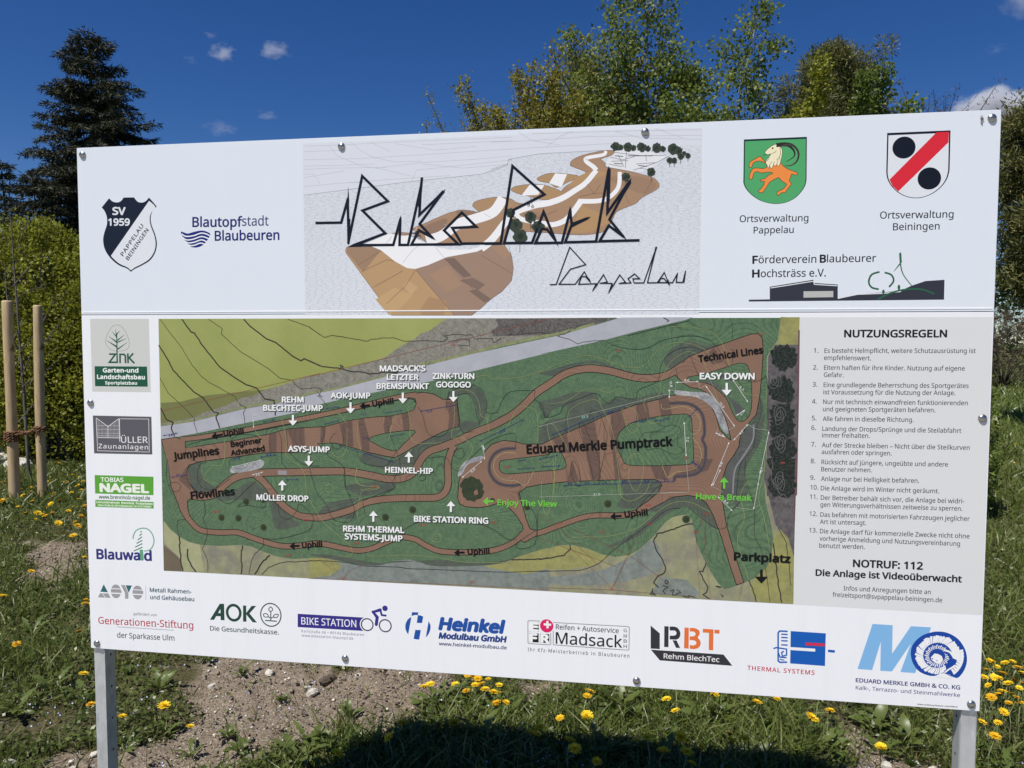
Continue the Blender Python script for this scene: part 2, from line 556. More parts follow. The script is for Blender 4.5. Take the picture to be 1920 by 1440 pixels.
sh = smooth(fA('718,842 760,855 800,845 850,835 885,840 915,858 905,885 880,920 850,942 815,950 780,942 745,905 725,870'), True, 4)
p.poly(sh, (30, 44, 120), 0)
for a in ('722,858 750,874 800,870 850,853 885,857 915,872', '726,880 755,898 800,893 850,876 880,880 910,893', '738,903 765,918 805,914 850,898 875,903 900,915', '752,924 780,936 812,933 845,920 870,924 890,932'):
    p.stroke(fA(a), 2.3, (224, 230, 240), 1, sm=True)
P_town = p

# ---------------------------------------------------------------- upper panel, picture
m_wire = mat('printed_wireframe', (0.6, 0.6, 0.6), 0.38, 0, 0.4)
nt = NT(m_wire)
vec = nt.coord('Object')
sep = nt.new('ShaderNodeSeparateXYZ'); nt.l.new(vec, sep.inputs[0])
wob = nt.new('ShaderNodeCombineXYZ')
# cells get smaller and flatter towards the top of the printed view
flat_ = nt.math('MULTIPLY', nt.math('SUBTRACT', sep.outputs['Z'], 1.0), 2.1)
fz = nt.math('MULTIPLY', sep.outputs['Z'], nt.math('ADD', 1.0, nt.math('MULTIPLY', flat_, 1.5)))
nt.l.new(sep.outputs['X'], wob.inputs[0]); nt.l.new(fz, wob.inputs[1])
vo = nt.new('ShaderNodeTexVoronoi', feature='DISTANCE_TO_EDGE'); vo.inputs['Scale'].default_value = 42
vo.voronoi_dimensions = '2D'
nt.l.new(wob.outputs[0], vo.inputs['Vector'])
vo2 = nt.new('ShaderNodeTexVoronoi', feature='DISTANCE_TO_EDGE'); vo2.inputs['Scale'].default_value = 95
vo2.voronoi_dimensions = '2D'
nt.l.new(wob.outputs[0], vo2.inputs['Vector'])
l1 = nt.ramp(vo.outputs['Distance'], [(0.0, (1, 1, 1)), (0.03, (1, 1, 1)), (0.075, (0, 0, 0))])
l2 = nt.ramp(vo2.outputs['Distance'], [(0.0, (1, 1, 1)), (0.09, (0, 0, 0))])
white = tuple(lin(v)/lin(w)*0.8 for v, w in zip((209, 217, 230), (226, 232, 240)))
grey = tuple(lin(v)/lin(w)*0.8 for v, w in zip((178, 186, 198), (226, 232, 240)))
c1 = nt.mix(nt.math('MULTIPLY', l1, 0.38), white, (0.22, 0.25, 0.30))
mk = nt.ramp(nt.noise(vec, 3.5, 3), [(0.42, (0, 0, 0)), (0.6, (1, 1, 1))])
c2 = nt.mix(nt.math('MULTIPLY', nt.math('MULTIPLY', l2, mk), 0.25), c1, (0.24, 0.27, 0.32))
spk = nt.ramp(nt.noise(nt.coord('Object', (0.5, 1, 2.2)), 120, 4, 0.7), [(0.46, (0, 0, 0)), (0.62, (1, 1, 1))])
zmask = nt.ramp(nt.math('MULTIPLY', nt.math('SUBTRACT', sep.outputs['Z'], 1.0), 2.0), [(0.36, (0, 0, 0)), (0.5, (1, 1, 1))])
c3 = nt.mix(nt.math('MULTIPLY', nt.math('MULTIPLY', spk, zmask), 0.55), c2, grey)
nt.color(c3)
p = Print('course_picture', upper, 'printed wireframe view of the brown bike course', 0)
p.poly([(567.2, 268.5), (1316.4, 239), (1310.5, 589.4), (572.2, 590.6)], m_wire, 0)
sky_c = (208, 216, 227)
# distant plain, no cells
p.poly(fB('28,150 1557,92')+fC('300,66 1543,35 1540,165 1450,160 1200,195 1050,195 620,210 360,225 130,265 120,300 0,340')+fB('1330,375 800,430 38,528'), (206, 214, 228), 1)
GRY = (178, 184, 196)
for a in ('30,170 330,160 800,135 1557,105', '35,268 420,262 900,232 1557,190', '35,315 300,310 560,300', '35,340 260,330 640,325', '560,330 900,290 1300,265 1557,240',
          '40,375 100,372 130,400 155,445', '220,160 280,240 460,315 620,340 820,388', '380,140 450,200 540,250 700,285 900,280', '520,140 670,210', '700,150 1000,200 1300,170',
          '310,440 700,410 1100,385', '820,430 860,345 1557,270', '900,160 1100,150 1557,130', '40,400 330,350', '40,465 300,440 520,430', '40,210 330,200', '900,300 1200,330 1557,300'):
    p.stroke(fB(a), 0.75, GRY, 2)
for a in ('300,80 900,60 1540,50', '0,200 500,170 900,150', '0,140 300,130 700,100 1540,90', '200,66 300,130 500,160', '900,60 1100,110 1540,120', '1200,40 1400,110', '600,60 500,100 400,180'):
    p.stroke(fC(a), 0.75, GRY, 2)
p.stroke(fB('38,528 800,430 1330,375 1400,355 1520,310 1530,270 1557,268'), 0.9, (150, 156, 168), 2)
p.stroke(fC('0,340 90,312 120,300 130,265 360,225 700,207 820,200'), 0.9, (150, 156, 168), 2)
# car park area
p.poly(fC('895,205 1060,195 1300,235 1200,310 1100,360 1000,350 850,320 840,285'), (216, 222, 232), 1)
for a in ('900,215 1100,240 1280,235', '870,250 960,270 1050,245', '990,215 980,330', '930,235 970,320', '1060,300 1200,290', '1080,330 1180,345', '1130,230 1135,280', '860,300 960,320', '1040,345 1210,290 1300,240', '880,280 1000,275'):
    p.stroke(fC(a), 1.0, (120, 126, 138), 2)
for a in ('905,240 965,245', '1000,240 1180,240', '1075,310 1140,318', '900,295 960,300'):
    p.stroke(fC(a), 1.5, (84, 90, 102), 3)
BR1, BR2, BR3, BRD = (176, 147, 112), (150, 128, 114), (160, 132, 108), (122, 104, 96)
M = fC('820,205 895,205 880,235 800,262 835,295 840,322 1000,352 1100,378 1190,405 1228,455 1200,490 1100,545 1050,590 920,645 880,720 830,790 700,815 560,812 400,800 250,790 140,765 90,880 0,880')+fB('1200,890 1000,892 900,850 855,790 830,775 920,735 1010,695 1110,655 1210,637 1330,655 1410,640')+fC('20,600 130,560 210,590 330,590 430,560 500,520 540,470 620,420 690,370 680,350 600,320 580,303 600,270 680,235')
p.stroke(M, 1.6, (96, 84, 84), 3, closed=True, sm=True, miter=1.5, n=3)
p.poly(M, BR3, 4, sm=True)
for s_ in ('340,405 400,375 470,368 560,375 640,392 560,432 480,470 430,440 360,425', '150,490 180,465 280,450 390,455 500,495 522,520 480,547 380,560 260,530 200,515'):
    p.stroke(fC(s_), 1.4, (96, 84, 84), 3, closed=True, sm=True, miter=1.5); p.poly(fC(s_), (166, 138, 104), 4, sm=True)
s_ = '1270,600 1300,570 1440,543 1557,560 1557,612 1400,640 1330,652 1280,617'
p.stroke(fB(s_), 1.4, (96, 84, 84), 3, closed=True, sm=True, miter=1.5); p.poly(fB(s_), (164, 136, 106), 4, sm=True)
p.poly(fB('675,806 740,795 840,805 800,828'), BR2, 4)
# darker faces on the course
for a in ('640,390 760,350 840,372 700,430 560,470', '880,700 700,620 660,600 620,700 560,790 700,800 800,760'):
    p.poly(fC(a), (170, 140, 104), 5, sm=True)
for a in ('860,400 980,470 1120,520 1200,470 1180,420 1060,390', '230,660 330,650 420,690 330,720 250,700'):
    p.poly(fC(a), (150, 124, 104), 5, sm=True)
for a in ('1150,640 1250,640 1330,690 1250,720 1180,700', '1000,720 1080,700 1060,770 960,810 900,770'):
    p.poly(fB(a), (140, 116, 100), 5, sm=True)
# front lobe
Lb = fB('343,930 352,908 540,905 600,930 700,1010 790,1060 850,1066 940,1040 1080,980 1300,940 1400,893 1495,884 1545,960')+fC('130,900 152,980 163,1060 150,1150 80,1230 0,1285')+fB('1330,1350 1262,1403 678,1403 345,948')
p.stroke(Lb, 1.6, (110, 92, 84), 3, closed=True, miter=1.5)
p.poly(Lb, BR1, 4)
Rb = fB('852,1070 940,1040 1080,980 1300,940 1400,893 1495,884 1545,960')+fC('130,900 152,980 163,1060 150,1150 80,1230 0,1285')+fB('1330,1350 1262,1403 1135,1403 1040,1290 950,1190')
p.poly(Rb, BR2, 5)
for a, c in (('1062,993 1135,985 1262,1118 1205,1130', (118, 101, 94)), ('1172,1150 1270,1130 1360,1180 1310,1222', (124, 106, 98)), ('1240,1225 1300,1215 1408,1288 1355,1312', (120, 103, 95)),
             ('560,1290 700,1200 830,1260 760,1340 660,1403', (184, 156, 118)), ('760,1190 800,1150 870,1200 820,1260', (186, 158, 122)), ('880,1370 950,1270 1080,1300 1060,1403 900,1403', (162, 134, 104)),
             ('1400,900 1495,890 1540,960 1500,1000', (158, 132, 112)), ('950,1110 1080,1040 1200,1180 1080,1240', (158, 132, 112)), ('540,905 600,930 470,1090 350,945 352,908', (150, 126, 106))):
    p.poly(fB(a), c, 6)
for a in ('460,1085 640,1000 700,1010', '545,1200 760,1080', '640,1320 780,1190 850,1075', '852,1070 950,1190 1135,1403', '430,1040 600,935', '1060,985 1350,1300', '1330,965 1557,1100'):
    p.stroke(fB(a), 0.8, (120, 98, 84), 7)
for a in ('750,515 700,445', '750,515 800,450', '750,515 640,540', '750,515 880,510', '960,480 1010,590', '1180,410 1120,520', '330,700 480,640'):
    p.stroke(fC(a), 0.7, (120, 98, 84), 7)
# white riding line
WT = (228, 233, 241)
p.poly(fB('540,905 600,930 700,1010 790,1060 850,1066 940,1040 1080,980 1300,940 1405,890 1380,886 1250,925 1100,925 1000,905 900,868 830,818 760,825 655,810 480,885'), WT, 5)
p.stroke(fC('838,205 822,232 705,255 695,280 745,318 770,345'), 5.5, WT, 5, sm=True, w2=9)
p.stroke(fC('770,345 825,378 780,408 690,440 610,495 520,550 420,585 320,602 180,650 110,720 50,800 -10,870')+fB('1370,880 1330,915'), 9, WT, 5, sm=True, w2=15)
p.stroke(fC('940,358 1020,362 1048,385 985,425 930,470 860,545 780,570 650,572'), 7.5, WT, 5, sm=True, w2=9)
p.stroke(fC('660,565 600,650 540,712 460,742 390,735 230,705 190,670'), 11, WT, 5, sm=True, w2=8)
for a in ('470,368 556,375 515,470 425,440', '285,450 390,455 345,525 222,532'):
    p.poly(fC(a), WT, 5)
p.stroke(fB('1490,548 1420,650 1290,700 1160,740 1040,825 930,858'), 19, WT, 5, sm=True)
for a in ('1230,700 1280,740', '1060,740 1180,790', '1350,660 1400,690', '680,830 620,900', '900,880 830,930 760,1020', '1000,910 1060,985'):
    p.stroke(fB(a), 0.7, (170, 176, 190), 6)
# small printed trees
def ptree(f, x, y, r, trunk=1.6):
    cx, cy = f('%f,%f' % (x, y))[0]; R = r/f.s
    if trunk: p.stroke([(cx, cy), (cx, cy+R*trunk*1.4)], 1.0, (64, 56, 56), 6)
    rn = random.Random(int(x*7+y))
    pts = []
    for i in range(22):
        t = i/22*2*math.pi; rr = R*(0.82+0.32*rn.random())
        pts.append((cx+rr*math.cos(t), cy+rr*1.05*math.sin(t)))
    p.poly(pts, (58, 68, 58), 7)
    for i in range(6):
        t = rn.random()*6.28; q = R*0.5*rn.random()
        p.circle((cx+q*math.cos(t), cy+q*math.sin(t)), R*0.26, (42, 50, 44), 8, n=8)
for x, y, r in ((908, 172, 33), (945, 178, 22), (1000, 175, 33), (1040, 182, 22), (1100, 178, 34), (1145, 188, 22), (1210, 182, 36), (1255, 190, 22), (1330, 192, 42), (1370, 205, 30)): ptree(fC, x, y, r, 0)
for x, y, r in ((1385, 245, 24), (1438, 240, 20), (1410, 222, 16), (1305, 275, 22), (1338, 275, 22), (985, 395, 32), (1170, 360, 32), (145, 660, 36), (182, 745, 46), (212, 828, 52), (290, 685, 42), (345, 760, 46)): ptree(fC, x, y, r)
# rider
for x, y in ((836, 815), (878, 832)): p.circle(fB('%d,%d' % (x, y))[0], 4.2, (60, 54, 58), 8, ring=0.9, n=20)
p.stroke(fB('836,815 860,790 878,832 850,818 862,770 885,800'), 1.2, (60, 54, 58), 8)
p.stroke(fB('850,790 868,760'), 3.2, (188, 160, 140), 8)
for x, y in ((275, 600), (305, 612)): p.circle(fC('%d,%d' % (x, y))[0], 2.6, (60, 54, 58), 8, ring=0.8, n=16)
p.stroke(fC('275,600 295,570 305,612 290,545'), 1.2, (60, 54, 58), 8)
P_pic = p
p = Print('park_title', upper, 'jagged black lettering Bike Park Pappelau', 0.0005)
INK_T = (20, 26, 40)
t1 = fB('122,731 310,728 357,560 364,862 463,388 650,572 465,640 632,806 400,893 690,891 741,705 735,891 797,891 890,470 880,672 1050,508 882,738 975,838 878,785 822,889 1165,886 1060,785 1190,655 1295,758 1120,767 1188,881 1480,879')
p.mstroke(t1, 4.8, INK_T, 0)
p.poly(fB('360,462 368,560 366,640 352,640'), INK_T, 0); p.poly(fB('890,398 908,398 893,560 880,640 868,600'), INK_T, 0)
p.poly(fB('355,905 470,860 640,800 630,815 470,880 460,903'), INK_T, 0)
p.poly(fB('354,700 377,700 371,884 354,884'), INK_T, 0); p.poly(fB('1000,545 1048,492 1066,506 1020,560'), INK_T, 0); p.poly(fB('960,820 1003,860 975,845'), INK_T, 0)
t2 = fC('-45,882 72,880 158,315 390,522 165,636 97,878 300,876 385,650 470,855 410,778 372,774 324,878 518,875 578,640 590,740 700,698 585,755 542,872 767,866 858,345 850,655 1010,430 865,705 965,828 860,750 792,864 1085,857')
p.mstroke(t2, 4.9, INK_T, 0)
p.poly(fC('450,830 466,820 496,914'), INK_T, 0); p.poly(fC('853,334 874,334 868,560 848,660 842,560'), INK_T, 0); p.poly(fC('935,790 990,848 955,825'), INK_T, 0)
p.poly(fC('578,605 590,640 590,720 570,700'), INK_T, 0); p.poly(fC('960,500 1008,425 1026,434 980,510'), INK_T, 0)
t3 = fC('430,1181 476,1180 575,908 692,1035 580,1068 498,1178 615,1178 682,1087 722,1158 690,1122 662,1122 640,1178 768,1174 745,1222 822,1108 850,1162 800,1170 884,1172 862,1235 940,1110 982,1163 940,1172 1022,1168 1000,1138 1048,1102 1085,1138 1036,1138 1045,1168 1115,1168 1206,912 1142,1167 1213,1167 1265,1092 1300,1180 1262,1135 1240,1135 1222,1166 1325,1166 1360,1102 1352,1164 1400,1164 1420,1080')
p.mstroke(t3, 2.0, INK_T, 0)
p.poly(fC('700,1120 722,1140 732,1168 712,1150'), INK_T, 0); p.poly(fC('742,1228 772,1175 782,1178'), INK_T, 0); p.poly(fC('852,1250 884,1172 890,1178'), INK_T, 0)
p.poly(fC('1200,905 1214,905 1180,1010 1165,1060'), INK_T, 0); p.poly(fC('1308,1192 1285,1140 1296,1145'), INK_T, 0); p.poly(fC('1400,1166 1425,1068 1412,1165'), INK_T, 0)
P_title = p

# ---------------------------------------------------------------- upper panel, right
p = Print('ibex_crest', upper, 'green shield with an orange ibex')
shp = fIbex('128,190 1190,145 1185,860')+smooth(fIbex('1185,860 1165,960 1100,1070 990,1180 850,1250 700,1278 560,1268 400,1220 260,1130 160,1020 118,920'), False, 4)
p.poly(shp, (22, 40, 50), 0)
c0 = np.mean([B(q) for q in shp], axis=0)
p.bpoly([tuple(c0+(np.array(B(q))-c0)*0.965) for q in shp], (78, 162, 106), 1)
OR, ORD = (226, 138, 70), (60, 34, 26)
def shape(s_, c, oc=ORD, l=2, w=1.2, sm=True):
    q = fIbex(s_)
    if sm: q = smooth(q, True, 3)
    p.stroke(q, w*1.6, oc, l, closed=True, miter=1.6); p.poly(q, c, l+1)
shape('500,600 440,560 380,550 300,570 265,620 262,650 220,655 225,590 250,560 320,520 400,480 430,510 490,580 530,610 700,560 740,580 790,640 880,700 1000,740 1035,778 990,785 930,770 910,830 890,880 920,930 915,960 870,1010 820,1080 760,1085 710,1130 690,1100 700,1075 800,1020 850,960 835,930 760,880 720,830 640,860 560,910 520,970 480,1030 440,1080 390,1080 385,1050 440,1000 480,900 410,890 420,870 490,850 540,800 620,760 560,735 420,750 350,725 290,760 265,850 225,850 225,800 270,700 330,675 460,685 520,650', OR)
CR = (236, 226, 196)
shape('660,275 560,330 490,400 500,430 540,440 590,430 560,480 510,540 500,590 520,620 540,670 560,620 590,680 630,610 660,640 680,600 710,640 745,560 770,430 765,350 720,310', CR, l=4, w=1.0)
p.stroke(fIbex('600,430 660,400 668,380'), 0.8, ORD, 6, sm=True); p.circle(fIbex('612,338')[0], 1.7, ORD, 6, n=12)
p.stroke(fIbex('505,435 480,455 455,460'), 1.2, (70, 90, 80), 6, sm=True)
p.stroke(fIbex('735,330 745,420 720,500 680,540'), 0.9, ORD, 6, sm=True)
for a in ('560,500 510,560', '600,560 560,620', '650,560 620,610', '700,540 690,600', '730,500 740,550'): p.stroke(fIbex(a), 0.7, ORD, 6)
HN = (44, 40, 40)
p.stroke(fIbex('675,285 760,280 860,285 930,330 980,400 970,480 920,540 840,568'), 8.0, HN, 6, sm=True, w2=0.8)
p.stroke(fIbex('690,280 800,262 920,275 1010,340 1050,430 1030,540 960,610 880,635 812,628'), 6.0, HN, 6, sm=True, w2=0.8)
for i in range(26):
    t = i/26*math.pi*1.25; a = -math.pi/2-0.55+t
    cx, cy = 860, 450
    q0 = (cx+160*math.cos(a), cy+160*math.sin(a)); q1 = (cx+185*math.cos(a), cy+188*math.sin(a))
    p.stroke(fIbex('%f,%f %f,%f' % (*q0, *q1)), 0.7, (120, 112, 104), 7)
p.text('Ortsverwaltung', fD('257,728')[0], fD('690,722')[0], 12.6, DARK, 2, 0.006)
p.text('Pappelau', fD('345,800')[0], fD('597,796')[0], 12.6, DARK, 2, 0.006)
P_ibex = p
p = Print('ball_crest', upper, 'white shield with red bar and two black balls')
def shieldpts(): return fD('1188,165 1588,148 1582,400')+smooth(fD('1582,400 1568,450 1535,500 1480,545 1420,570 1370,577 1310,568 1255,540 1210,495 1188,450 1182,410'), False, 4)
shp = shieldpts()
p.poly(shp, (20, 24, 38), 0)
c0 = np.mean([B(q) for q in shp], axis=0)
inn = [tuple(c0+(np.array(B(q))-c0)*0.955) for q in shp]
p.bpoly(inn, (212, 220, 232), 1)
p.poly(fD('1500,160 1578,157 1575,224 1258,534 1222,500 1202,460'), (206, 42, 58), 2)
p.circle(fD('1294,257')[0], 20.6, (20, 24, 38), 2); p.circle(fD('1454,452')[0], 20.8, (20, 24, 38), 2)
p.text('Ortsverwaltung', fD('1143,706')[0], fD('1606,699')[0], 13.2, DARK, 2, 0.006)
p.text('Beiningen', fD('1225,780')[0], fD('1518,774')[0], 13.2, DARK, 2, 0.006)
P_ball = p
p = Print('friends_club_logo', upper, 'support club lettering above a hill and hall drawing')
p.text('F', fD('340,990')[0], fD('370,989')[0], 14, DARK, 2, 0.03)
p.text('örderverein', fD('376,988')[0], fD('740,984')[0], 14, DARK, 2)
p.text('B', fD('765,983')[0], fD('800,982')[0], 14, DARK, 2, 0.03)
p.text('laubeurer', fD('808,982')[0], fD('1117,978')[0], 14, DARK, 2)
p.text('H', fD('338,1077')[0], fD('380,1076')[0], 14, DARK, 2, 0.03)
p.text('ochsträss e.V.', fD('390,1076')[0], fD('800,1071')[0], 14, DARK, 2)
SL = (50, 54, 66)
p.poly(fD('315,1218 447,1216 447,1136 722,1092 726,1112 876,1122 876,1208 1000,1182 1160,1172 1275,1160 1340,1130 1430,1100 1550,1092 1547,1218 315,1230'), SL, 0)
p.stroke(fD('452,1144 724,1101 728,1121 872,1130'), 1.6, (212, 220, 232), 1)
p.stroke(fD('330,1210 445,1211'), 1.5, (212, 220, 232), 1)
p.stroke(fD('876,1210 1000,1184 1160,1178 1275,1166'), 1.8, (212, 220, 232), 1)
p.poly(fD('660,1165 848,1163 848,1202 660,1205'), (176, 180, 182), 2)
GR2 = (44, 96, 72)
p.stroke(fD('1272,920 1272,990 1290,1060 1345,1132'), 2.8, GR2, 3, sm=True, w2=1.5); p.stroke(fD('1270,925 1274,985'), 4.2, GR2, 3)
p.stroke(fD('1270,990 1230,1040'), 2.6, GR2, 3, w2=0.8)
p.stroke(fD('1140,1042 1090,1060 1072,1105 1090,1140 1135,1152'), 3.4, GR2, 3, sm=True); p.stroke(fD('1172,1046 1215,1062 1228,1100 1200,1138'), 3.4, GR2, 3, sm=True)
p.stroke(fD('1130,1215 1200,1180 1290,1155 1400,1152 1485,1180'), 3.0, GR2, 3, sm=True)
for x, y in ((1164, 1168), (1262, 1140)): p.circle(fD('%d,%d' % (x, y))[0], 2.4, GR2, 4, ry=5.0 if x > 1200 else 4.0, n=16); p.stroke(fD('%d,%d %d,%d' % (x, y, x, y+26)), 1.2, GR2, 4)
P_fb = p
# ---------------------------------------------------------------- lower panel: course map
def tint(rgb):
    c = [lin(v)/lin(w)*0.80 for v, w in zip(rgb, (226, 232, 240))]
    g = 0.25*c[0]+0.6*c[1]+0.15*c[2]
    return tuple(v*0.86+g*0.14 for v in c)  # greyed a little: veil of sky reflection put into the map colours
def map_mat(name, base, dark, light=None, nscale=40, contour=0, cdark=None, amt=0.5, cscale=4.0, fine=0.5):
    m = mat(name, tint(base), 0.38, 0, 0.4)
    nt = NT(m); v = nt.coord('Object')
    n1 = nt.noise(v, nscale, 5, 0.65)
    c = nt.mix(nt.math('MULTIPLY', nt.ramp(n1, [(0.38, (0, 0, 0)), (0.62, (1, 1, 1))]), amt), tint(base), tint(dark))
    if light:
        n2 = nt.noise(v, nscale*3.1, 3, 0.7)
        c = nt.mix(nt.math('MULTIPLY', nt.ramp(n2, [(0.45, (0, 0, 0)), (0.65, (1, 1, 1))]), fine), c, tint(light))
    if contour:
        h = nt.noise(v, cscale, 1.5, 0.4)
        k = nt.math('FRACT', nt.math('MULTIPLY', h, contour))
        ln = nt.ramp(k, [(0.0, (1, 1, 1)), (0.16, (1, 1, 1)), (0.3, (0, 0, 0))])
        c = nt.mix(nt.math('MULTIPLY', ln, 0.42), c, tint(cdark or dark))
    nt.color(c)
    return m
MG = map_mat('printed_map_green', (84, 116, 82), (66, 98, 72), (102, 136, 98), 34, 170, (40, 64, 54), 0.7, 2.4)
MGY = map_mat('printed_map_berm', (80, 90, 80), (66, 78, 72), (92, 108, 92), 20, 170, (46, 58, 56), 0.6, 2.4)
MGD = map_mat('printed_map_slope', (90, 94, 94), (66, 72, 72), None, 20, 190, (52, 56, 60), 0.5, 3)
MB = map_mat('printed_map_dirt', (138, 106, 86), (122, 94, 78), None, 9, 150, (92, 68, 58), 0.6, 2.6)
MF = map_mat('printed_map_field', (152, 162, 84), (136, 148, 66), None, 3.2, 0, None, 0.8)
MGR = map_mat('printed_map_gravel', (132, 132, 122), (96, 96, 90), (160, 160, 150), 60, 0, None, 0.8)
MGRD = map_mat('printed_map_scrub', (96, 92, 90), (58, 56, 58), (130, 128, 124), 60, 0, None, 0.8)
MRD = map_mat('printed_map_road', (166, 172, 186), (150, 156, 170), (180, 184, 196), 14, 0, None, 0.6, fine=0.2)
MV = map_mat('printed_map_verge', (130, 140, 92), (104, 112, 84), (152, 160, 110), 50, 0, None, 0.8)
MM = map_mat('printed_map_meadow', (140, 146, 104), (120, 118, 112), (160, 162, 116), 9, 0, None, 0.9)
MMB = map_mat('printed_map_meadow_grey', (122, 134, 134), (98, 112, 112), (140, 146, 130), 24, 0, None, 0.9)
MMY = map_mat('printed_map_meadow_yellow', (146, 146, 76), (120, 126, 74), (160, 158, 96), 22, 0, None, 0.8)
MTR = map_mat('printed_map_trees', (28, 34, 34), (10, 12, 14), (62, 76, 66), 60, 0, None, 0.9, fine=0.8)
MTS = map_mat('printed_map_tree_strip', (98, 94, 98), (64, 62, 70), (118, 112, 112), 30, 0, None, 0.9)
MST = map_mat('printed_map_rock', (160, 164, 172), (112, 118, 126), (196, 200, 206), 14, 70, (84, 88, 98), 0.9, 6)
MBUSH = map_mat('printed_map_bush', (48, 62, 40), (34, 44, 30), (60, 74, 46), 60, 0, None, 0.9)

p = Print('course_map', lower, 'printed aerial map of the park with brown tracks on green ground')
TLm, TRm, BRm, BLm = (297, 597.5), (1498.5, 595.5), (1486.5, 1133), (307, 1070)
p.poly([TLm, TRm, BRm, BLm], MG, 0)
# bottom meadows
green_edge = fH('592,440 640,500 700,550 770,590 860,612 1000,620 1140,612 1220,625 1300,660 1380,690 1500,712 1700,705')+fI('150,710 260,735 350,752 500,757 600,725 700,715 800,735 900,755 1050,763 1250,755 1400,730 1500,690 1620,655')+fJ('0,655 150,615 250,615 350,640 450,680 540,697 640,685 720,640 820,545 900,450 950,415 1040,395 1085,430 1105,520 1120,600 1160,690 1200,770 1270,880 1320,928 1400,905 1530,850 1620,770 1650,700 1665,560 1640,430 1610,300 1600,150 1612,0')+fG('1640,900 1640,500 1640,300 1720,180 1740,15')
me_poly = green_edge+[(1498.5, 595.5), (1486.5, 1133), (307, 1070)]
p.poly(me_poly, MM, 1)
p.poly(fI('60,712 150,712 260,737 350,752 500,757 600,725 700,715 800,735 900,755 1050,763 1250,755 1400,735 1560,740 1705,800 1705,930 1250,905 700,880 0,852 0,790'), MMB, 2)
p.poly(fI('1240,760 1400,735 1500,692 1600,660 1705,640 1705,760 1560,815 1420,800'), MMY, 3, sm=True)
p.poly(fJ('0,655 150,617 250,617 350,642 430,675 500,700 380,760 200,790 0,780'), MMY, 3)
p.poly(fI('0,703 100,705 200,725 230,770 150,830 0,850'), MMY, 3)
p.poly(fJ('640,700 720,645 800,580 860,640 880,760 800,820 560,880 300,900 80,890 0,850 200,830 450,790'), MMB, 3, sm=True)
p.poly(fJ('860,840 1050,860 1150,960 1100,985 800,960'), MMB, 3)
p.poly(fJ('1530,850 1620,770 1650,700 1668,560 1720,500 1815,600 1808,1030 1700,1025 1560,1018 1500,930'), MMY, 3)
p.poly(fH('592,610 650,660 690,690 720,730 722,800 596,796'), map_mat('printed_map_earth', (108, 98, 80), (88, 80, 66), None, 30), 3)
p.poly(fH('594,440 640,502 700,552 770,592 850,612 880,800 725,800 720,720 600,600'), map_mat('printed_map_dry', (158, 162, 120), (136, 144, 104), (170, 172, 136), 18), 2)
# field, gravel verge, road
p.poly(fE('640,890 900,845 1300,745 1550,705 1906,615')+fF('200,590 620,480 900,400 1300,300 1906,175')+fG('140,140 400,70 560,20')+[(837, 597.3), (297, 597.5)], MGR, 1)
p.poly(fF('1480,31 1500,90 1440,130 1460,170 1900,160')+fG('140,135 400,70 560,22'), MGRD, 2)
p.poly([(297, 597.5), (838, 597.3)]+fF('1040,62 965,120 880,150 830,195 740,240 650,300 600,340 500,370 320,420 200,450 0,492')+fE('1800,490 1600,560 1480,592 1380,640 1280,660 1150,722 1000,770 880,822 760,840 640,862'), MF, 2)
p.poly(fE('640,700 800,690 1000,640 1200,620 1480,592 1380,642 1280,662 1150,724 1000,772 880,824 760,842 640,864'), map_mat('printed_map_field_edge', (112, 118, 62), (100, 106, 56), None, 8), 3)
for a, w in (('640,875 900,838 1300,732 1550,692 1906,605', 4),): p.stroke(fE(a), w, MV, 3)
for a, w in (('0,625 200,590 620,480', 3.5), ('880,395 1100,350 1300,300 1500,245 1906,160', 6)): p.stroke(fF(a), w, MV, 3)
p.stroke(fG('0,165 140,135 400,65'), 5, MV, 3)
p.poly(fE('640,888 900,848 1300,748 1550,708 1906,618')+fF('200,598 620,488 900,410 1300,310 1906,180')+fG('140,150 400,75 590,20')+fG('1110,17 1060,35 700,120 470,182 0,285')+fF('1906,300 1000,520 350,650 0,730')+fE('1906,740 1550,810 1310,860 930,940 645,992'), MRD, 4)
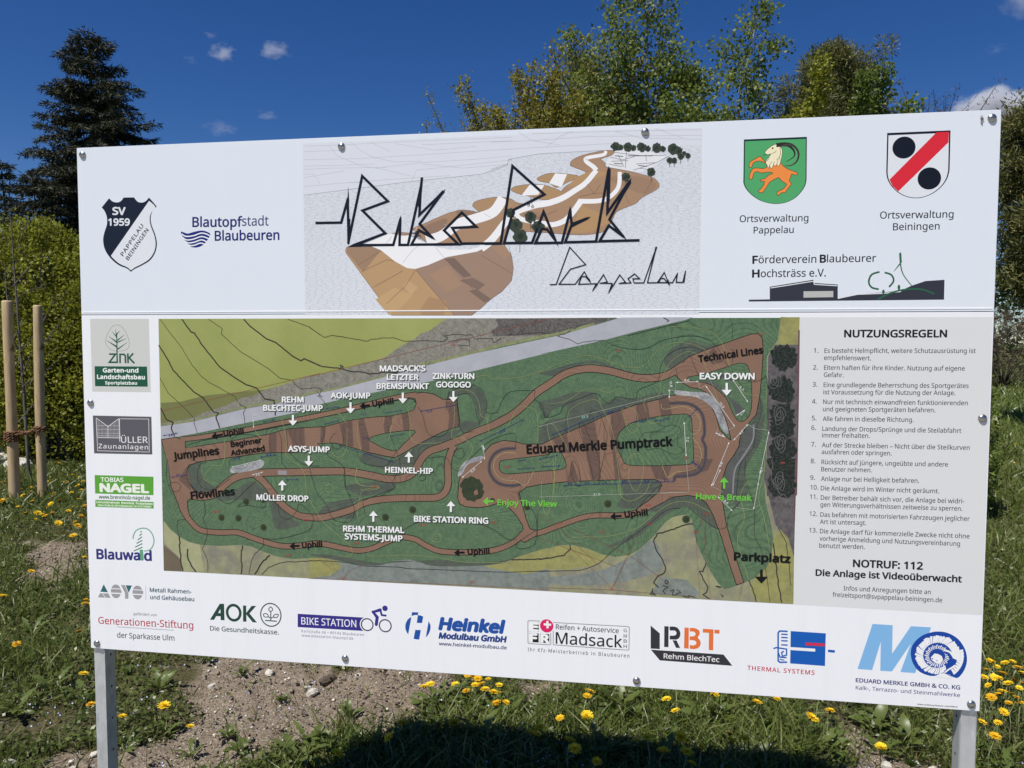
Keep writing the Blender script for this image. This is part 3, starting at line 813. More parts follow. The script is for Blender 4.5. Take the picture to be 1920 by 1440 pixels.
# grey-green raised slopes
for f, a in ((fF, '1090,690 1110,620 1180,575 1290,560 1370,610 1405,700 1400,800 1360,860 1300,900 1210,930 1190,880 1240,840 1340,850 1330,760 1300,660 1240,630 1170,640 1130,680'),
             (fE, '850,1200 950,1180 960,1260 1010,1330 1080,1360 1200,1290 1270,1290 1190,1350 1090,1420 1000,1440 930,1440 880,1370 850,1290'),
             (fH, '970,280 1100,220 1220,160 1330,240 1340,300 1240,300 1100,290 1020,300'), (fH, '1330,240 1420,340 1500,420 1560,470 1400,500 1360,380'),
             (fI, '250,200 400,170 600,165 560,230 420,260 260,290 130,320 60,380 0,400 150,420 330,420 300,330 360,270'),
             (fI, '0,680 200,690 500,740 900,720 1200,740 1390,720 1480,690 1390,735 1240,758 1000,765 860,758 760,730 600,727 500,757 350,752 150,712'),
             (fG, '930,380 900,330 960,240 1080,190 1200,220 1300,210 1330,215 1190,262 1085,305 985,380'),
             (fG, '0,640 120,600 250,560 400,560 450,640 550,600 700,600 850,560 930,600 700,655 500,720 300,810 80,905 0,925 20,800 100,750 180,740 200,660 100,680 60,740'),
             (fJ, '770,370 870,312 960,272 1060,262 1130,275 1190,320 1240,410 1280,490 1220,480 1160,420 1100,360 1000,350 900,400 800,470 720,540 600,600 480,630 650,540 780,440 830,380'),
             (fG, '1350,1080 1400,1010 1440,940 1460,860 1540,760 1590,600 1620,700 1600,900 1500,1080 1480,1200 1500,1306 1310,1306 1320,1180'),
             (fG, '0,420 80,400 200,360 300,340 420,330 560,380 700,420 850,430 850,450 700,450 500,372 350,350 200,400 120,440'),
             (fF, '480,1080 600,1140 680,1150 800,1080 920,1000 1100,930 1200,920 1100,1000 960,1060 880,1150 700,1240 500,1200 400,1140'),
             (fJ, '600,150 830,145 870,175 850,240 780,300 700,350 560,340 600,250')):
    p.poly(f(a), MGY, 3, sm=True)
for f, a in ((fG, '1510,810 1560,800 1550,900 1500,1000 1440,1080 1400,1180 1390,1306 1340,1306 1340,1150 1400,1040 1450,940'), (fJ, '1340,0 1440,0 1400,60 1390,130 1400,220 1420,330 1400,340 1350,240 1330,140')):
    p.poly(f(a), MGD, 4, sm=True)
# right hand strip with trees
p.poly(fG('1740,17 1877,17 1872,215 1725,215'), MMY, 3); p.poly(fG('1700,215 1873,215 1850,1306 1640,1306 1640,700 1650,300'), MTS, 3)
p.poly(fJ('1612,0 1830,0 1812,700 1770,560 1680,470 1640,300 1600,150'), MTS, 3)
p.stroke(fG('1872,110 1866,600 1852,1300'), 3.0, map_mat('printed_map_heather', (112, 72, 84), (84, 60, 70), None, 40), 4)
p.stroke(fJ('1828,0 1815,440'), 2.4, map_mat('printed_map_heather', (112, 72, 84), (84, 60, 70), None, 40), 4)
rn = random.Random(5)
for x, y, r in ((1760, 305, 98), (1745, 540, 102), (1750, 720, 92), (1750, 810, 95), (1755, 975, 100), (1750, 1215, 105)):
    pts = []
    for i in range(34):
        t = i/34*6.283; q = r*(0.80+0.3*rn.random()); pts.append((x+q*math.cos(t), y+q*math.sin(t)))
    p.poly([fG('%f,%f' % q)[0] for q in pts], MTR, 5)
p.poly(fJ('1625,0 1800,0 1820,20 1800,230 1740,260 1680,240 1630,220 1650,100'), MTR, 5, sm=True)

# ---- tracks: outline first, then brown
K = (26, 24, 26)
paths = []
paths.append((fE('800,983 850,985 1000,966 1300,917 1600,858 1906,798')+fF('0,815 300,750 500,703 700,655 850,632'), 8))
paths.append((fH('790,262 870,268 960,250 1020,192 1090,140 1180,112 1320,98 1500,95 1705,90')+fI('100,90 250,90 400,112 540,140 640,142 720,112 780,60')+fF('850,1210 900,1130 960,1080 1050,1050 1200,990 1300,940 1450,880 1600,800 1700,720 1800,620 1906,550')+fG('100,480 200,420 350,387 500,402 700,452 850,452 950,420 1040,360'), 12.5))
paths.append((fH('1250,118 1300,160 1360,230 1420,310 1500,375 1580,410 1705,418')+fI('150,405 300,360 400,310 550,285 750,278 900,275 960,240 985,170 985,80')+fF('1090,1320 1098,1200 1115,1110 1150,1040'), 11.5))
paths.append((fH('715,320 740,380 790,450 860,508 1000,524 1120,524 1250,570 1400,615 1500,622 1600,612 1705,602')+fI('100,607 250,637 350,652 450,635 550,590 650,558 750,572 830,618 930,657 1100,665 1280,655 1400,620 1480,570 1540,515 1620,528 1690,520')+fJ('0,527 130,480 300,420 420,402 600,402 720,372 800,330 900,280'), 9))
band = fE('650,993 760,975 835,1000 835,1055 950,1040 1080,1018 1200,1000 1500,945 1640,905 1780,893 1906,893')+fF('120,885 300,840 450,815 640,800 750,780 830,750 850,700 840,665 790,655 820,630 900,618 980,630 1060,672 1170,682 1190,850 1180,885 1060,925 950,980 830,1045 740,1100 680,1132 600,1120 450,1085 300,1040 200,1015 60,1020')+fE('1906,1045 1700,1092 1560,1092 1450,1095 1200,1130 950,1165 870,1190 845,1230 850,1290 885,1370 930,1435')+fH('860,235 930,250 880,290 790,275 762,300 762,345 775,400 740,400 690,300 650,200 620,0')+fE('690,1160')
pump = fF('1370,1150 1400,1080 1450,1030 1540,1000 1640,1012 1700,1030 1850,1030')+fG('60,915 300,810 500,720 700,650 880,607 940,585 1050,570 1150,592 1230,650 1270,720 1300,830 1370,900 1440,912 1440,940 1400,1010 1350,1080 1320,1180 1310,1300')+fJ('1300,300 1330,470 1380,650 1440,840 1453,878 1405,893 1360,760 1300,560 1240,400 1190,310 1130,270 1060,257 960,268 870,310 770,365 700,395 700,355 780,300 850,240 875,190 860,160 820,143 500,148 200,160 0,182')+fI('1620,185 1540,200 1485,240 1500,300 1540,440 1565,500 1620,515 1620,540 1530,590 1480,570 1520,500 1515,470 1470,400 1400,325 1330,315 1270,335 1200,345 1110,338 1070,320 1055,280 1065,160 1090,70 1130,10')
tech = fG('985,382 1080,305 1190,260 1400,185 1530,140 1580,140 1605,170 1612,260 1600,450 1585,600 1560,720 1500,790 1450,870 1440,912 1385,905 1380,870 1350,760 1300,650 1230,570 1150,530 1090,520 1040,490 1000,450 975,425')
for q in (band, pump, tech): p.stroke(q, 2.8, K, 5, closed=True, miter=1.5)
for q, w in paths: p.stroke(q, w+2.6, K, 5, sm=True)
for q, w in paths: p.stroke(q, w, MB, 6, sm=True)
for q in (band, pump, tech): p.poly(q, MB, 6)
# darker bands across the rollers and jumps
MBD = map_mat('printed_map_dirt_shade', (104, 82, 72), (94, 74, 68), None, 9, 80, (74, 60, 56), 0.6, 3)
for f, a in ((fF, '90,890 130,885 120,1010 85,1015'), (fF, '250,865 340,840 350,1050 270,1030'), (fF, '600,805 660,802 640,870 630,950 600,960 590,880'), (fF, '730,785 790,770 800,920 750,930'), (fF, '1080,690 1170,682 1188,850 1180,882 1100,915 1110,800'),
             (fF, '380,828 430,818 470,960 480,1085 420,1075 400,950'), (fE, '1640,905 1780,893 1790,1070 1700,1090 1680,1000'),
             (fG, '300,812 400,765 440,1000 440,1190 380,1200 350,1050'), (fG, '520,715 600,685 640,830 580,880 560,1000 600,1190 550,1190 520,900'), (fG, '700,650 780,632 800,745 700,770'), (fG, '860,612 930,590 960,720 880,728'), (fG, '240,1050 290,1200 200,1215'),
             (fG, '800,1085 960,1080 920,1190 840,1180'), (fG, '100,900 200,860 230,1000 150,990'), (fG, '1190,300 1260,235 1330,340 1250,360'), (fH, '755,60 700,150 790,230 780,120'), (fE, '1500,945 1560,925 1560,1090 1500,1093'), (fJ, '1240,0 1200,80 1060,130 960,140 970,110 1100,60 1150,0')):
    p.poly(f(a), MBD, 7)
# islands
isl = [fE('838,1056 870,1032 980,1000 1200,962 1500,908 1640,880 1906,828')+fF('0,836 130,812 300,775 500,728 650,692 780,668 828,676 846,705 828,752 750,780 640,800 450,815 300,840 120,885 0,893')+fE('1780,893 1640,905 1500,945 1200,1000 1080,1018 950,1040'),
       smooth(fF('475,990 520,965 620,940 830,920 800,970 740,1030 685,1078 600,1060 520,1020'), True, 3),
       smooth(fG('680,775 800,745 900,728 1010,718 1070,720 1095,745 1100,800 1112,1030 1100,1065 1040,1078 800,1085 640,1078 600,1030 570,960 565,890 600,830'), True, 3),
       smooth(fF('1510,1190 1520,1165 1560,1155 1906,1112')+fG('60,1003 120,990 160,1000 190,1060 188,1100 120,1117 0,1125')+fF('1600,1262 1540,1255 1512,1228'), True, 2),
       smooth(fG('1080,450 1180,430 1300,395 1420,355 1470,352 1500,370 1520,440 1530,560 1525,680 1500,740 1460,765 1425,750 1390,690 1350,600 1290,540 1220,495 1130,475 1085,470'), True, 3),
       smooth(fH('1325,150 1345,128 1500,120 1705,118')+fI('250,115 400,142 550,170 640,170 750,140 820,60 900,10 955,10 955,100 950,190 920,240 880,258 740,262 550,268 400,290 300,335 150,385')+fH('1705,397 1600,398 1520,375 1450,330 1400,280 1340,190'), True, 1)]
for q in isl[:5]: p.stroke(q, 2.4, K, 8, closed=True, miter=1.5)
for q in isl[:5]: p.poly(q, MG, 9)
p.poly(fI('700,560 0,600 0,600'), MG, 0) if False else None
# berm rings
for f, a in ((fF, '1640,1062 1540,1068 1465,1110 1428,1190 1440,1270 1500,1338 1600,1358 1680,1346'), (fG, '940,638 1050,636 1130,665 1180,730 1192,850 1178,900 1200,960 1190,1080 1140,1140 1060,1160 985,1165 975,1195')):
    p.stroke(f(a), 6.5, (84, 78, 82), 7, sm=True); p.stroke(f(a), 1.0, (40, 42, 66), 8, sm=True); 
for f, a in ((fF, '1640,1100 1560,1095 1490,1130 1462,1190 1480,1260 1540,1310 1640,1320 1720,1350 1800,1200'), (fG, '880,640 900,680 1040,660 1120,700 1160,760 1150,840 1100,870 1150,940 1170,1010 1140,1090 1060,1125 990,1130 930,1170 900,1120 870,1050 810,1060')):
    p.stroke(f(a), 0.8, (164, 156, 110), 8, sm=True)
# rock ramps
for f, a in ((fG, '985,545 1100,555 1200,560 1260,600 1310,680 1350,780 1365,850 1340,850 1300,790 1260,690 1200,630 1120,590 990,575'), (fE, '1205,1210 1300,1195 1440,1155 1460,1190 1400,1230 1210,1258'),
             (fF, '1370,1120 1240,1160 1190,1230 1180,1280 1210,1270 1260,1190 1360,1155')): p.poly(f(a), MST, 9, sm=True)
p.poly(fG('1205,470 1290,500 1370,590 1440,640 1470,680 1450,710 1420,715 1380,620 1300,540 1210,490'), MGD, 10, sm=True)
p.stroke(fG('1400,470 1340,440 1300,450'), 7, MGD, 10)
p.poly(fE('1570,1237 1642,1237 1642,1272 1572,1270'), (142, 140, 146), 9)
p.stroke(fG('1545,790 1540,900 1470,1020 1410,1120 1395,1290'), 3, (126, 130, 136), 5, sm=True)
# bushes on the map
for f, x, y, r in ((fH, 1180, 305, 24), (fH, 1005, 418, 24), (fH, 1125, 422, 24), (fH, 1303, 487, 24), (fH, 1300, 300, 14), (fI, 540, 415, 26), (fI, 733, 362, 26), (fI, 1545, 345, 22), (fI, 1300, 295, 18), (fJ, 490, 320, 27), (fJ, 1045, 430, 27)):
    q = f('%d,%d' % (x, y))[0]
    p.circle(q, r/f.s, (56, 68, 46), 10, n=14); p.circle((q[0]+1, q[1]+1), r/f.s*0.6, (44, 54, 36), 11, n=10)
rn = random.Random(3)
q = []
for i in range(30):
    t = i/30*6.283; rr = 1+0.16*rn.random()-0.08
    q.append((1150+82*rr*math.cos(t)+(12 if math.sin(t) > 0 else 0), 215+88*rr*math.sin(t)))
p.poly([fI('%f,%f' % a)[0] for a in q], MBUSH, 10)
p.poly(fI('1165,235 1190,215 1200,250 1175,260'), MB, 11)
# survey lines
G1 = (62, 64, 50); YL = (136, 150, 98); RD = (150, 84, 70); BLU = (44, 56, 120); WH = (214, 218, 222)
def lines(f, specs, w, c, l=11, sm=False):
    p.g += 1; p.hold = True
    for a in specs: p.stroke(f(a), w, c, l, sm=sm, miter=1.6, n=4)
    p.hold = False
def jag(f, a, w, c, l=11, amp=2.0, seed=1):
    q = f(a); out = [q[0]]; rn = random.Random(seed)
    for u, v in zip(q, q[1:]):
        d = math.hypot(v[0]-u[0], v[1]-u[1]); k = max(1, int(d/5))
        for i in range(1, k+1):
            t = i/k; j = amp*(rn.random()-0.5) if i < k else 0
            out.append((u[0]+(v[0]-u[0])*t+j, u[1]+(v[1]-u[1])*t+j*0.6))
    p.stroke(out, w, c, l, miter=1.5)
for i, a in enumerate(('635,35 720,150 800,250 890,400 960,485 1030,540 1090,570 1230,650 1270,715 1320,735 1300,770 1310,860', '1020,35 1130,110 1120,150 1270,290 1370,350 1500,430 1590,505 1690,520 1700,550 1760,590 1880,580', '1650,35 1820,95 1906,160',
          '635,500 700,620 820,730 910,825 905,860 930,940')): jag(fE, a, 1.0, G1, seed=i)
for i, a in enumerate(('810,35 880,135 910,145 970,240 1110,415 1230,500 1320,555 1400,580 1470,670 1540,680 1550,800', '1300,35 1350,90 1480,190 1555,220 1690,330 1755,365 1780,348 1906,405', '625,240 700,360 740,440 900,610 980,660 1060,770 1100,780 1080,810 1110,900', '640,740 690,835 740,855 725,900 750,965')):
    jag(fE, a, 2.2, (50, 50, 44), seed=i+9)
jag(fF, '0,100 120,180 180,162 320,185 460,210 500,192 660,180 760,212 900,205 1070,212 1100,180 1060,165 1140,155 1290,160 1310,190 1450,185 1460,220 1520,190', 1.0, G1)
jag(fF, '0,365 100,410 240,425 330,450 430,455 480,470 600,455 700,460 690,470', 2.0, (60, 60, 58))
jag(fF, '1100,215 1200,190 1270,200 1270,245 1180,240', 1.0, (70, 66, 66)); jag(fF, '1570,160 1700,150 1800,140 1906,150', 1.0, (60, 60, 58), amp=4)
jag(fF, '240,400 270,410 240,440 250,395 275,440', 1.4, (60, 60, 58)); jag(fF, '60,580 100,590 80,640 110,650 60,640 90,660 140,720', 1.0, (70, 70, 74)); jag(fE, '1880,600 1906,640', 1.0, (70, 70, 74))
jag(fG, '135,155 220,120 230,90 260,100 310,70', 1.1, (70, 70, 74), amp=3); jag(fG, '135,155 220,175 280,210 320,195 470,182 520,210', 1.1, (80, 80, 86)); jag(fG, '895,20 935,40 920,50', 1.6, (50, 50, 60))
p.stroke(fG('640,150 1080,42'), 0.8, (30, 34, 40), 11)
lines(fE, ['640,765 1906,465'], 0.6, RD); lines(fF, ['0,490 1906,30'], 0.6, RD)
lines(fF, ['1110,600 1090,690 1085,760', '1100,670 1110,620 1180,580 1290,555 1370,600 1410,700 1405,775 1490,770 1530,680 1600,610 1790,600', '1790,600 1790,670 1850,720 1870,810 1906,790', '1170,700 1190,870 1220,935 1300,925', '1175,640 1250,625 1300,680 1330,800 1350,850 1350,880', '1170,1070 1210,1060 1230,1110 1200,1145 1150,1120 1150,1080 1170,1070', '860,730 900,800 930,920 980,965 1060,960 1110,910', '240,860 270,1000 240,1060 200,1060 165,1010 170,980 205,940', '380,1080 400,1150 480,1195 600,1200 650,1150 690,1080', '940,1140 1080,1130 1130,1210 1190,1240 1260,1160 1340,1080 1420,1010 1500,970 1600,940 1640,960 1635,1050', '110,890 120,940 100,1020 150,1120 270,1205 290,1380 330,1440', '640,800 655,860 625,900 650,980 690,1080 720,1200 660,1330 670,1380 560,1440'], 0.8, (34, 50, 44), sm=True)
lines(fF, ['1130,610 1230,595 1310,630 1350,720 1360,800 1410,830 1425,930 1470,935 1560,900 1600,830 1660,740 1740,735 1800,770 1815,900 1810,1010', '780,740 800,870 800,960 860,1020 1050,1015', '1150,700 1150,850 1130,970 1220,980 1290,1040 1280,1110 1200,1200 1150,1190', '390,830 380,950 410,1080', '300,900 290,1080 230,1130 170,1100', '240,780 290,860', '375,1210 370,1320 430,1360 550,1360 500,1390 400,1390', '690,790 660,860 630,1000', '1310,500 1400,480 1480,510 1700,490 1880,440', '130,800 200,780 250,790'], 0.7, YL, sm=True)
lines(fE, ['1150,990 1140,1180 1060,1200 1000,1260 990,1310 1080,1340', '1390,920 1440,1000 1430,1100', '1600,820 1640,1000 1640,1120 1770,1230 1800,1440'], 0.7, YL, sm=True)
lines(fE, ['840,1060 850,1130 990,1180 1000,1110 1080,1090 1120,1160', '1200,1000 1240,960 1330,950 1420,980 1380,1090 1200,1150 1190,1200', '1470,960 1500,900 1560,905 1600,1000 1600,1160 1640,1220', '1640,910 1660,1080 1780,1190 1906,1200', '690,1160 690,1300 730,1420', '870,1190 850,1230 860,1330 960,1430', '960,1180 930,1260 960,1360 1060,1390 1190,1300', '720,1335 770,1330 800,1360 780,1400 740,1405'], 0.8, (40, 46, 44), sm=True)
lines(fG, ['0,630 30,700 50,740 150,710 180,650 300,600 410,565 470,620 520,640 560,590 690,605 720,540 850,480 870,400 900,320 990,250 1100,232 1190,260', '520,215 650,245 780,240 900,180 1080,152 1200,170 1280,230 1340,340 1400,420 1490,560', '300,770 290,830 350,1000 380,1120 400,1210 440,1200 430,1020 380,920 320,780', '365,720 380,690 430,700 470,800 490,900 430,1190', '240,1050 230,1120 260,1210 300,1230 290,1120 250,1045', '720,900 760,850 850,840 940,795 1010,810 1020,850 1000,870 1000,940 1040,970 1010,1000 950,1000 860,960 780,970 720,890', '1370,25 1390,70 1390,180', '1390,350 1400,260 1380,250', '1090,300 1150,440', '985,380 1000,460', '1480,390 1510,480 1600,470 1640,460 1650,800', '1590,590 1600,700 1560,830 1540,960 1450,1080 1420,1300'], 0.8, (34, 46, 44), sm=True)
lines(fG, ['0,410 300,300 440,310 600,370 750,370 860,250 1000,200 1180,240 1290,380', '940,85 1100,90 1230,120 1310,190 1350,290 1390,420 1480,560 1580,580', '80,640 200,620 350,530 500,560 560,530', '220,870 220,690 400,610 470,700 530,840 570,1100 590,1300', '100,1300 110,1180 120,1010 80,900 60,800 100,790 150,860 210,970', '590,700 620,660 700,700 710,820 650,840 600,700', '770,700 760,610 860,580 880,480 940,350 1050,270 1130,280 1190,350 1300,650', '650,1120 640,1050 680,1000 740,1020 750,1150 700,1270 650,1200 650,1120', '780,745 800,780 860,770 870,730'], 0.7, YL, sm=True)
lines(fJ, ['1000,350 900,370 760,480 540,640 430,740 300,790 200,795 0,800', '1070,350 1180,440 1270,497 1335,480 1350,400 1430,300', '1470,0 1465,140 1530,340 1530,540 1580,650 1620,850 1640,1020', '870,180 800,240 700,355'], 0.9, (48, 50, 48), sm=True)
lines(fJ, ['220,570 300,555 500,550 700,490 850,370 960,310 1080,310 1220,380', '1640,640 1600,420 1560,280 1600,100 1600,0', '1490,150 1430,260 1460,420 1410,560 1440,700 1490,860', '100,0 110,200 60,400 20,300 20,160', '560,160 580,260 650,300 750,250 790,160'], 0.8, YL, sm=True)
lines(fH, ['750,430 700,440 690,500 710,560', '880,290 890,380 875,430 905,510 885,610 870,640 905,720 908,805', '1300,560 1300,620 1240,680 1215,740 1200,820', '1170,300 1120,340 1200,330 1290,350 1320,320 1290,260', '1410,320 1420,400 1480,430 1540,370 1560,320 1650,400 1650,470 1600,520 1400,570 1280,560', '960,250 1060,320 1200,200 1250,160'], 0.9, (52, 56, 52), sm=True)
lines(fI, ['0,60 50,230 130,340 170,430 280,450 320,380 300,300 250,180 250,60', '600,170 605,205 500,250 400,290 380,310 400,410', '640,520 750,460 820,440 960,450 1150,450 1300,500 1400,570 1470,570', '1620,390 1610,570 1580,620 1490,640 1475,600 1620,500', '1480,240 1500,300 1600,390 1620,560', '780,130 800,115 825,125 815,150 785,155 775,140', '0,725 100,725 250,735 380,760 500,765 640,770 700,780 860,785 1100,795 1400,805 1705,795'], 0.9, (44, 54, 50), sm=True)
lines(fI, ['340,60 330,150 380,190 490,200 480,215 400,215 360,260 340,420', '0,290 100,450 190,530 290,620 295,690 200,690', '420,660 440,690 700,685 900,700 1100,735 1400,735', '870,560 895,535 930,545 935,575 905,592 872,578 870,560', '120,200 140,175 165,200 160,235 130,240 118,205'], 0.7, YL, sm=True)
lines(fI, ['60,700 230,850 130,700', '240,850 290,790 400,750', '0,850 700,880 1250,905 1700,930'], 0.5, (140, 80, 76))
lines(fJ, ['230,640 520,920 700,560', '530,910 620,700', '0,560 560,770', '250,500 650,690 950,910', '0,915 500,930 1100,980', '1110,500 1145,990', '1160,420 1220,1000', '1450,860 1420,1010', '0,400 150,500 460,790'], 0.5, (140, 84, 76))
for i, (f, a, w) in enumerate(((fH, '705,550 710,640 715,720 730,800', 2.2), (fH, '765,640 765,700 790,760 825,805', 2.4), (fH, '1155,615 1145,700 1150,770 1145,820', 2.0), (fH, '1350,685 1290,740 1240,820', 2.4), (fH, '1290,825 1340,770 1450,735 1705,722', 1.1),
                (fJ, '1095,462 1050,465 960,500 880,525 840,530 815,590 840,660 880,720 900,770 890,810 840,840 815,880 850,915', 2.0), (fJ, '1185,740 1165,800 1140,800 1175,870 1200,910 1190,950 1165,965 1210,995', 2.0), (fJ, '1665,600 1690,780 1700,900 1725,1020', 2.2), (fJ, '1490,860 1520,930 1545,1015', 1.8), (fJ, '1700,490 1760,600 1780,800 1790,900', 1.2),
                (fJ, '220,610 225,640 180,685 100,700 0,715', 1.8), (fI, '1435,718 1560,715 1705,705', 1.8), (fJ, '810,920 790,960 830,970 800,940', 1.6), (fJ, '900,860 920,870 910,890 895,880 900,860', 1.4), (fJ, '880,900 920,910 880,940 900,960', 1.4), (fJ, '930,940 960,930 950,970 1010,950 980,930', 1.4), (fJ, '1020,975 1070,985 1060,970 1110,985', 1.4), (fJ, '1255,905 1300,910 1280,915 1255,905', 1.2), (fJ, '1290,965 1310,975 1300,985', 1.4))):
    jag(f, a, w, (52, 52, 50), seed=i+40, amp=2.4)
for i, (cx, cy) in enumerate(((1730, 720), (1700, 470), (1730, 1200), (1740, 920))):
    for k in range(1, 4):
        q = []
        for j in range(12):
            t = j/12*6.283; rr = 17*k*(0.8+0.5*((j*5+i*3+k) % 4)/4); q.append((cx+rr*0.8*math.cos(t), cy+rr*1.3*math.sin(t)))
        p.stroke([fG('%f,%f' % a)[0] for a in q], 0.9, (104, 106, 108), 11, closed=True, miter=1.5)
jag(fJ, '1660,0 1650,150 1690,200 1720,260 1680,330 1740,430 1800,400 1780,300 1740,250 1700,300 1740,360', 1.1, (104, 106, 108), amp=4)
# dimension lines
def dims(f, specs, c, w=0.8, hd=1.6):
    for a in specs:
        u, v = f(a); p.stroke([u, v], w, c, 12)
        d = math.hypot(v[0]-u[0], v[1]-u[1]); e = ((v[0]-u[0])/d, (v[1]-u[1])/d)
        for q, s_ in ((u, 1), (v, -1)):
            p.poly([q, (q[0]+e[0]*s_*4-e[1]*hd, q[1]+e[1]*s_*4+e[0]*hd), (q[0]+e[0]*s_*4+e[1]*hd, q[1]+e[1]*s_*4-e[0]*hd)], c, 12)
dims(fG, ['985,487 1150,480', '938,535 938,600', '1200,510 1410,805', '1395,465 1505,630', '1370,915 1240,1235', '1505,787 1400,905', '1045,770 1060,1020', '1655,838 1575,1230', '1270,850 1340,880', '1420,725 1485,685'], WH)
lines(fG, ['985,490 985,570', '1150,485 1155,530 1200,510', '1505,787 1545,818 1655,832', '1275,850 1290,820', '1410,805 1365,830', '0,805 920,570', '880,1285 1070,1277', '1060,1030 1080,1277', '940,545 985,545'], 0.5, (176, 184, 178), 12)
dims(fJ, ['1235,190 1290,75', '1270,268 1375,372', '1575,80 1525,360'], WH, 0.7); lines(fJ, ['1400,345 1525,362', '0,272 1060,236', '1225,195 1305,230 1270,268'], 0.5, (176, 184, 178), 12)
dims(fE, ['1205,1210 1440,1152', '1365,1272 1455,1248', '1375,830 1380,900'], WH, 0.7, 1.2); dims(fF, ['1380,1040 1390,1150', '1210,1295 1370,1160'], WH, 0.7, 1.4)
dims(fF, ['110,870 240,840', '600,780 740,760', '640,965 750,945', '1165,715 880,765', '1700,830 1350,1005', '1655,1160 1720,1150', '1655,1225 1790,1215', '230,1035 670,1170', '130,745 240,730'], BLU, 0.7, 1.2)
dims(fG, ['95,865 300,775', '300,775 400,740', '410,735 620,660', '680,775 830,745', '830,765 945,745', '1075,740 1140,675', '1095,1050 1170,1110', '0,1040 140,1010', '20,1095 155,1085'], BLU, 0.7, 1.2)
dims(fJ, ['175,188 275,185', '275,186 405,180', '410,180 515,178', '520,178 690,170', '695,170 850,165', '860,165 965,160'], BLU, 0.7, 1.2)
dims(fE, ['660,960 775,938', '725,1290 845,1273', '1430,1130 1560,1110', '1450,850 1545,832', '1635,1308 1735,1308'], BLU, 0.7, 1.2)
def num(t, f, a, h=4.2, c=WH): u, v = f(a); p.text(t, u, v, h, c, 12, 0.01)
num('4.6', fG, '1045,478 1082,478'); num('0.8', fG, '940,482 945,520'); num('10.0', fG, '1295,635 1325,672'); num('5.7', fG, '1440,522 1465,550'); num('9.8', fG, '1308,1098 1325,1065'); num('4.7', fG, '1450,865 1475,842'); num('2.3', fG, '1290,868 1325,878'); num('7.2', fG, '1060,880 1062,915'); num('16.1', fG, '1602,1145 1612,1105'); num('2.1', fG, '1455,725 1475,702')
num('37.0', fJ, '387,264 436,260', c=(176, 214, 200)); num('4.6', fJ, '1310,300 1338,325'); num('6.0', fF, '1290,1255 1318,1230'); num('0.8', fF, '1365,1040 1378,1075'); num('7.1', fE, '1308,1205 1338,1195'); num('3.0', fE, '1395,1280 1428,1275'); num('0.7', fE, '1372,795 1376,826')
for t, a in (('2.9', '205,182 236,180'), ('4.4', '325,182 358,180'), ('2.8', '452,178 482,176'), ('5.0', '587,172 622,170'), ('4.2', '750,166 782,164'), ('3.5', '888,160 922,158')): num(t, fJ, a, 4.2, BLU)
num('12.4', fF, '930,778 975,770', 4.2, BLU); num('12.2', fF, '410,800 455,793', 4.2, BLU); num('11.6', fF, '424,993 470,985', 4.2, BLU); num('10.8', fF, '1505,950 1555,925', 4.2, BLU); num('3.8', fE, '705,968 738,960', 4.2, BLU); num('4.1', fE, '765,1280 798,1276', 4.2, BLU); num('11.8', fE, '1222,1160 1270,1150', 4.2, BLU); num('3.2', fE, '1478,1122 1520,1115', 4.2, BLU)
num('37.3', fG, '310,748 355,738', 4.2, (150, 200, 190)); num('8.8', fG, '500,715 535,702', 4.2, BLU); num('6.1', fG, '190,842 218,830', 4.2, BLU); num('4.1', fG, '738,778 768,770', 4.2, BLU); num('5.5', fG, '872,775 905,768', 4.2, BLU); num('14.0', fG, '1100,1068 1148,1092', 4.2, BLU)
rdn = (168, 66, 58)
for f, x, y, t in ((fG, 552, 268, '5.19'), (fJ, 130, 470, '67'), (fJ, 430, 530, '62'), (fJ, 770, 470, '64'), (fJ, 1172, 400, '62'), (fJ, 1100, 530, '61'), (fJ, 760, 340, '66'), (fI, 440, 210, '68'), (fI, 790, 480, '67'), (fI, 1140, 885, '67.5'), (fH, 955, 385, '63'), (fH, 1460, 695, '66'), (fH, 1590, 445, '65'), (fI, 320, 610, '64'), (fI, 1290, 462, '66'), (fI, 1385, 66, 'xx'), (fF, 1545, 1218, 'xx')):
    u = f('%d,%d' % (x, y))[0]; p.text(t, u, (u[0]+10, u[1]-1), 4.2, rdn, 12, 0.0)
for f, x, y in ((fJ, 515, 925), (fI, 240, 850), (fF, 1140, 235), (fG, 1600, 135), (fG, 1060, 1030), (fG, 1755, 1065)):
    u = f('%d,%d' % (x, y))[0]
    for i in range(4):
        t = i*0.785; p.stroke([(u[0]-5*math.cos(t), u[1]-3*math.sin(t)), (u[0]+5*math.cos(t), u[1]+3*math.sin(t))], 0.4, (178, 84, 80), 12)
P_map = p

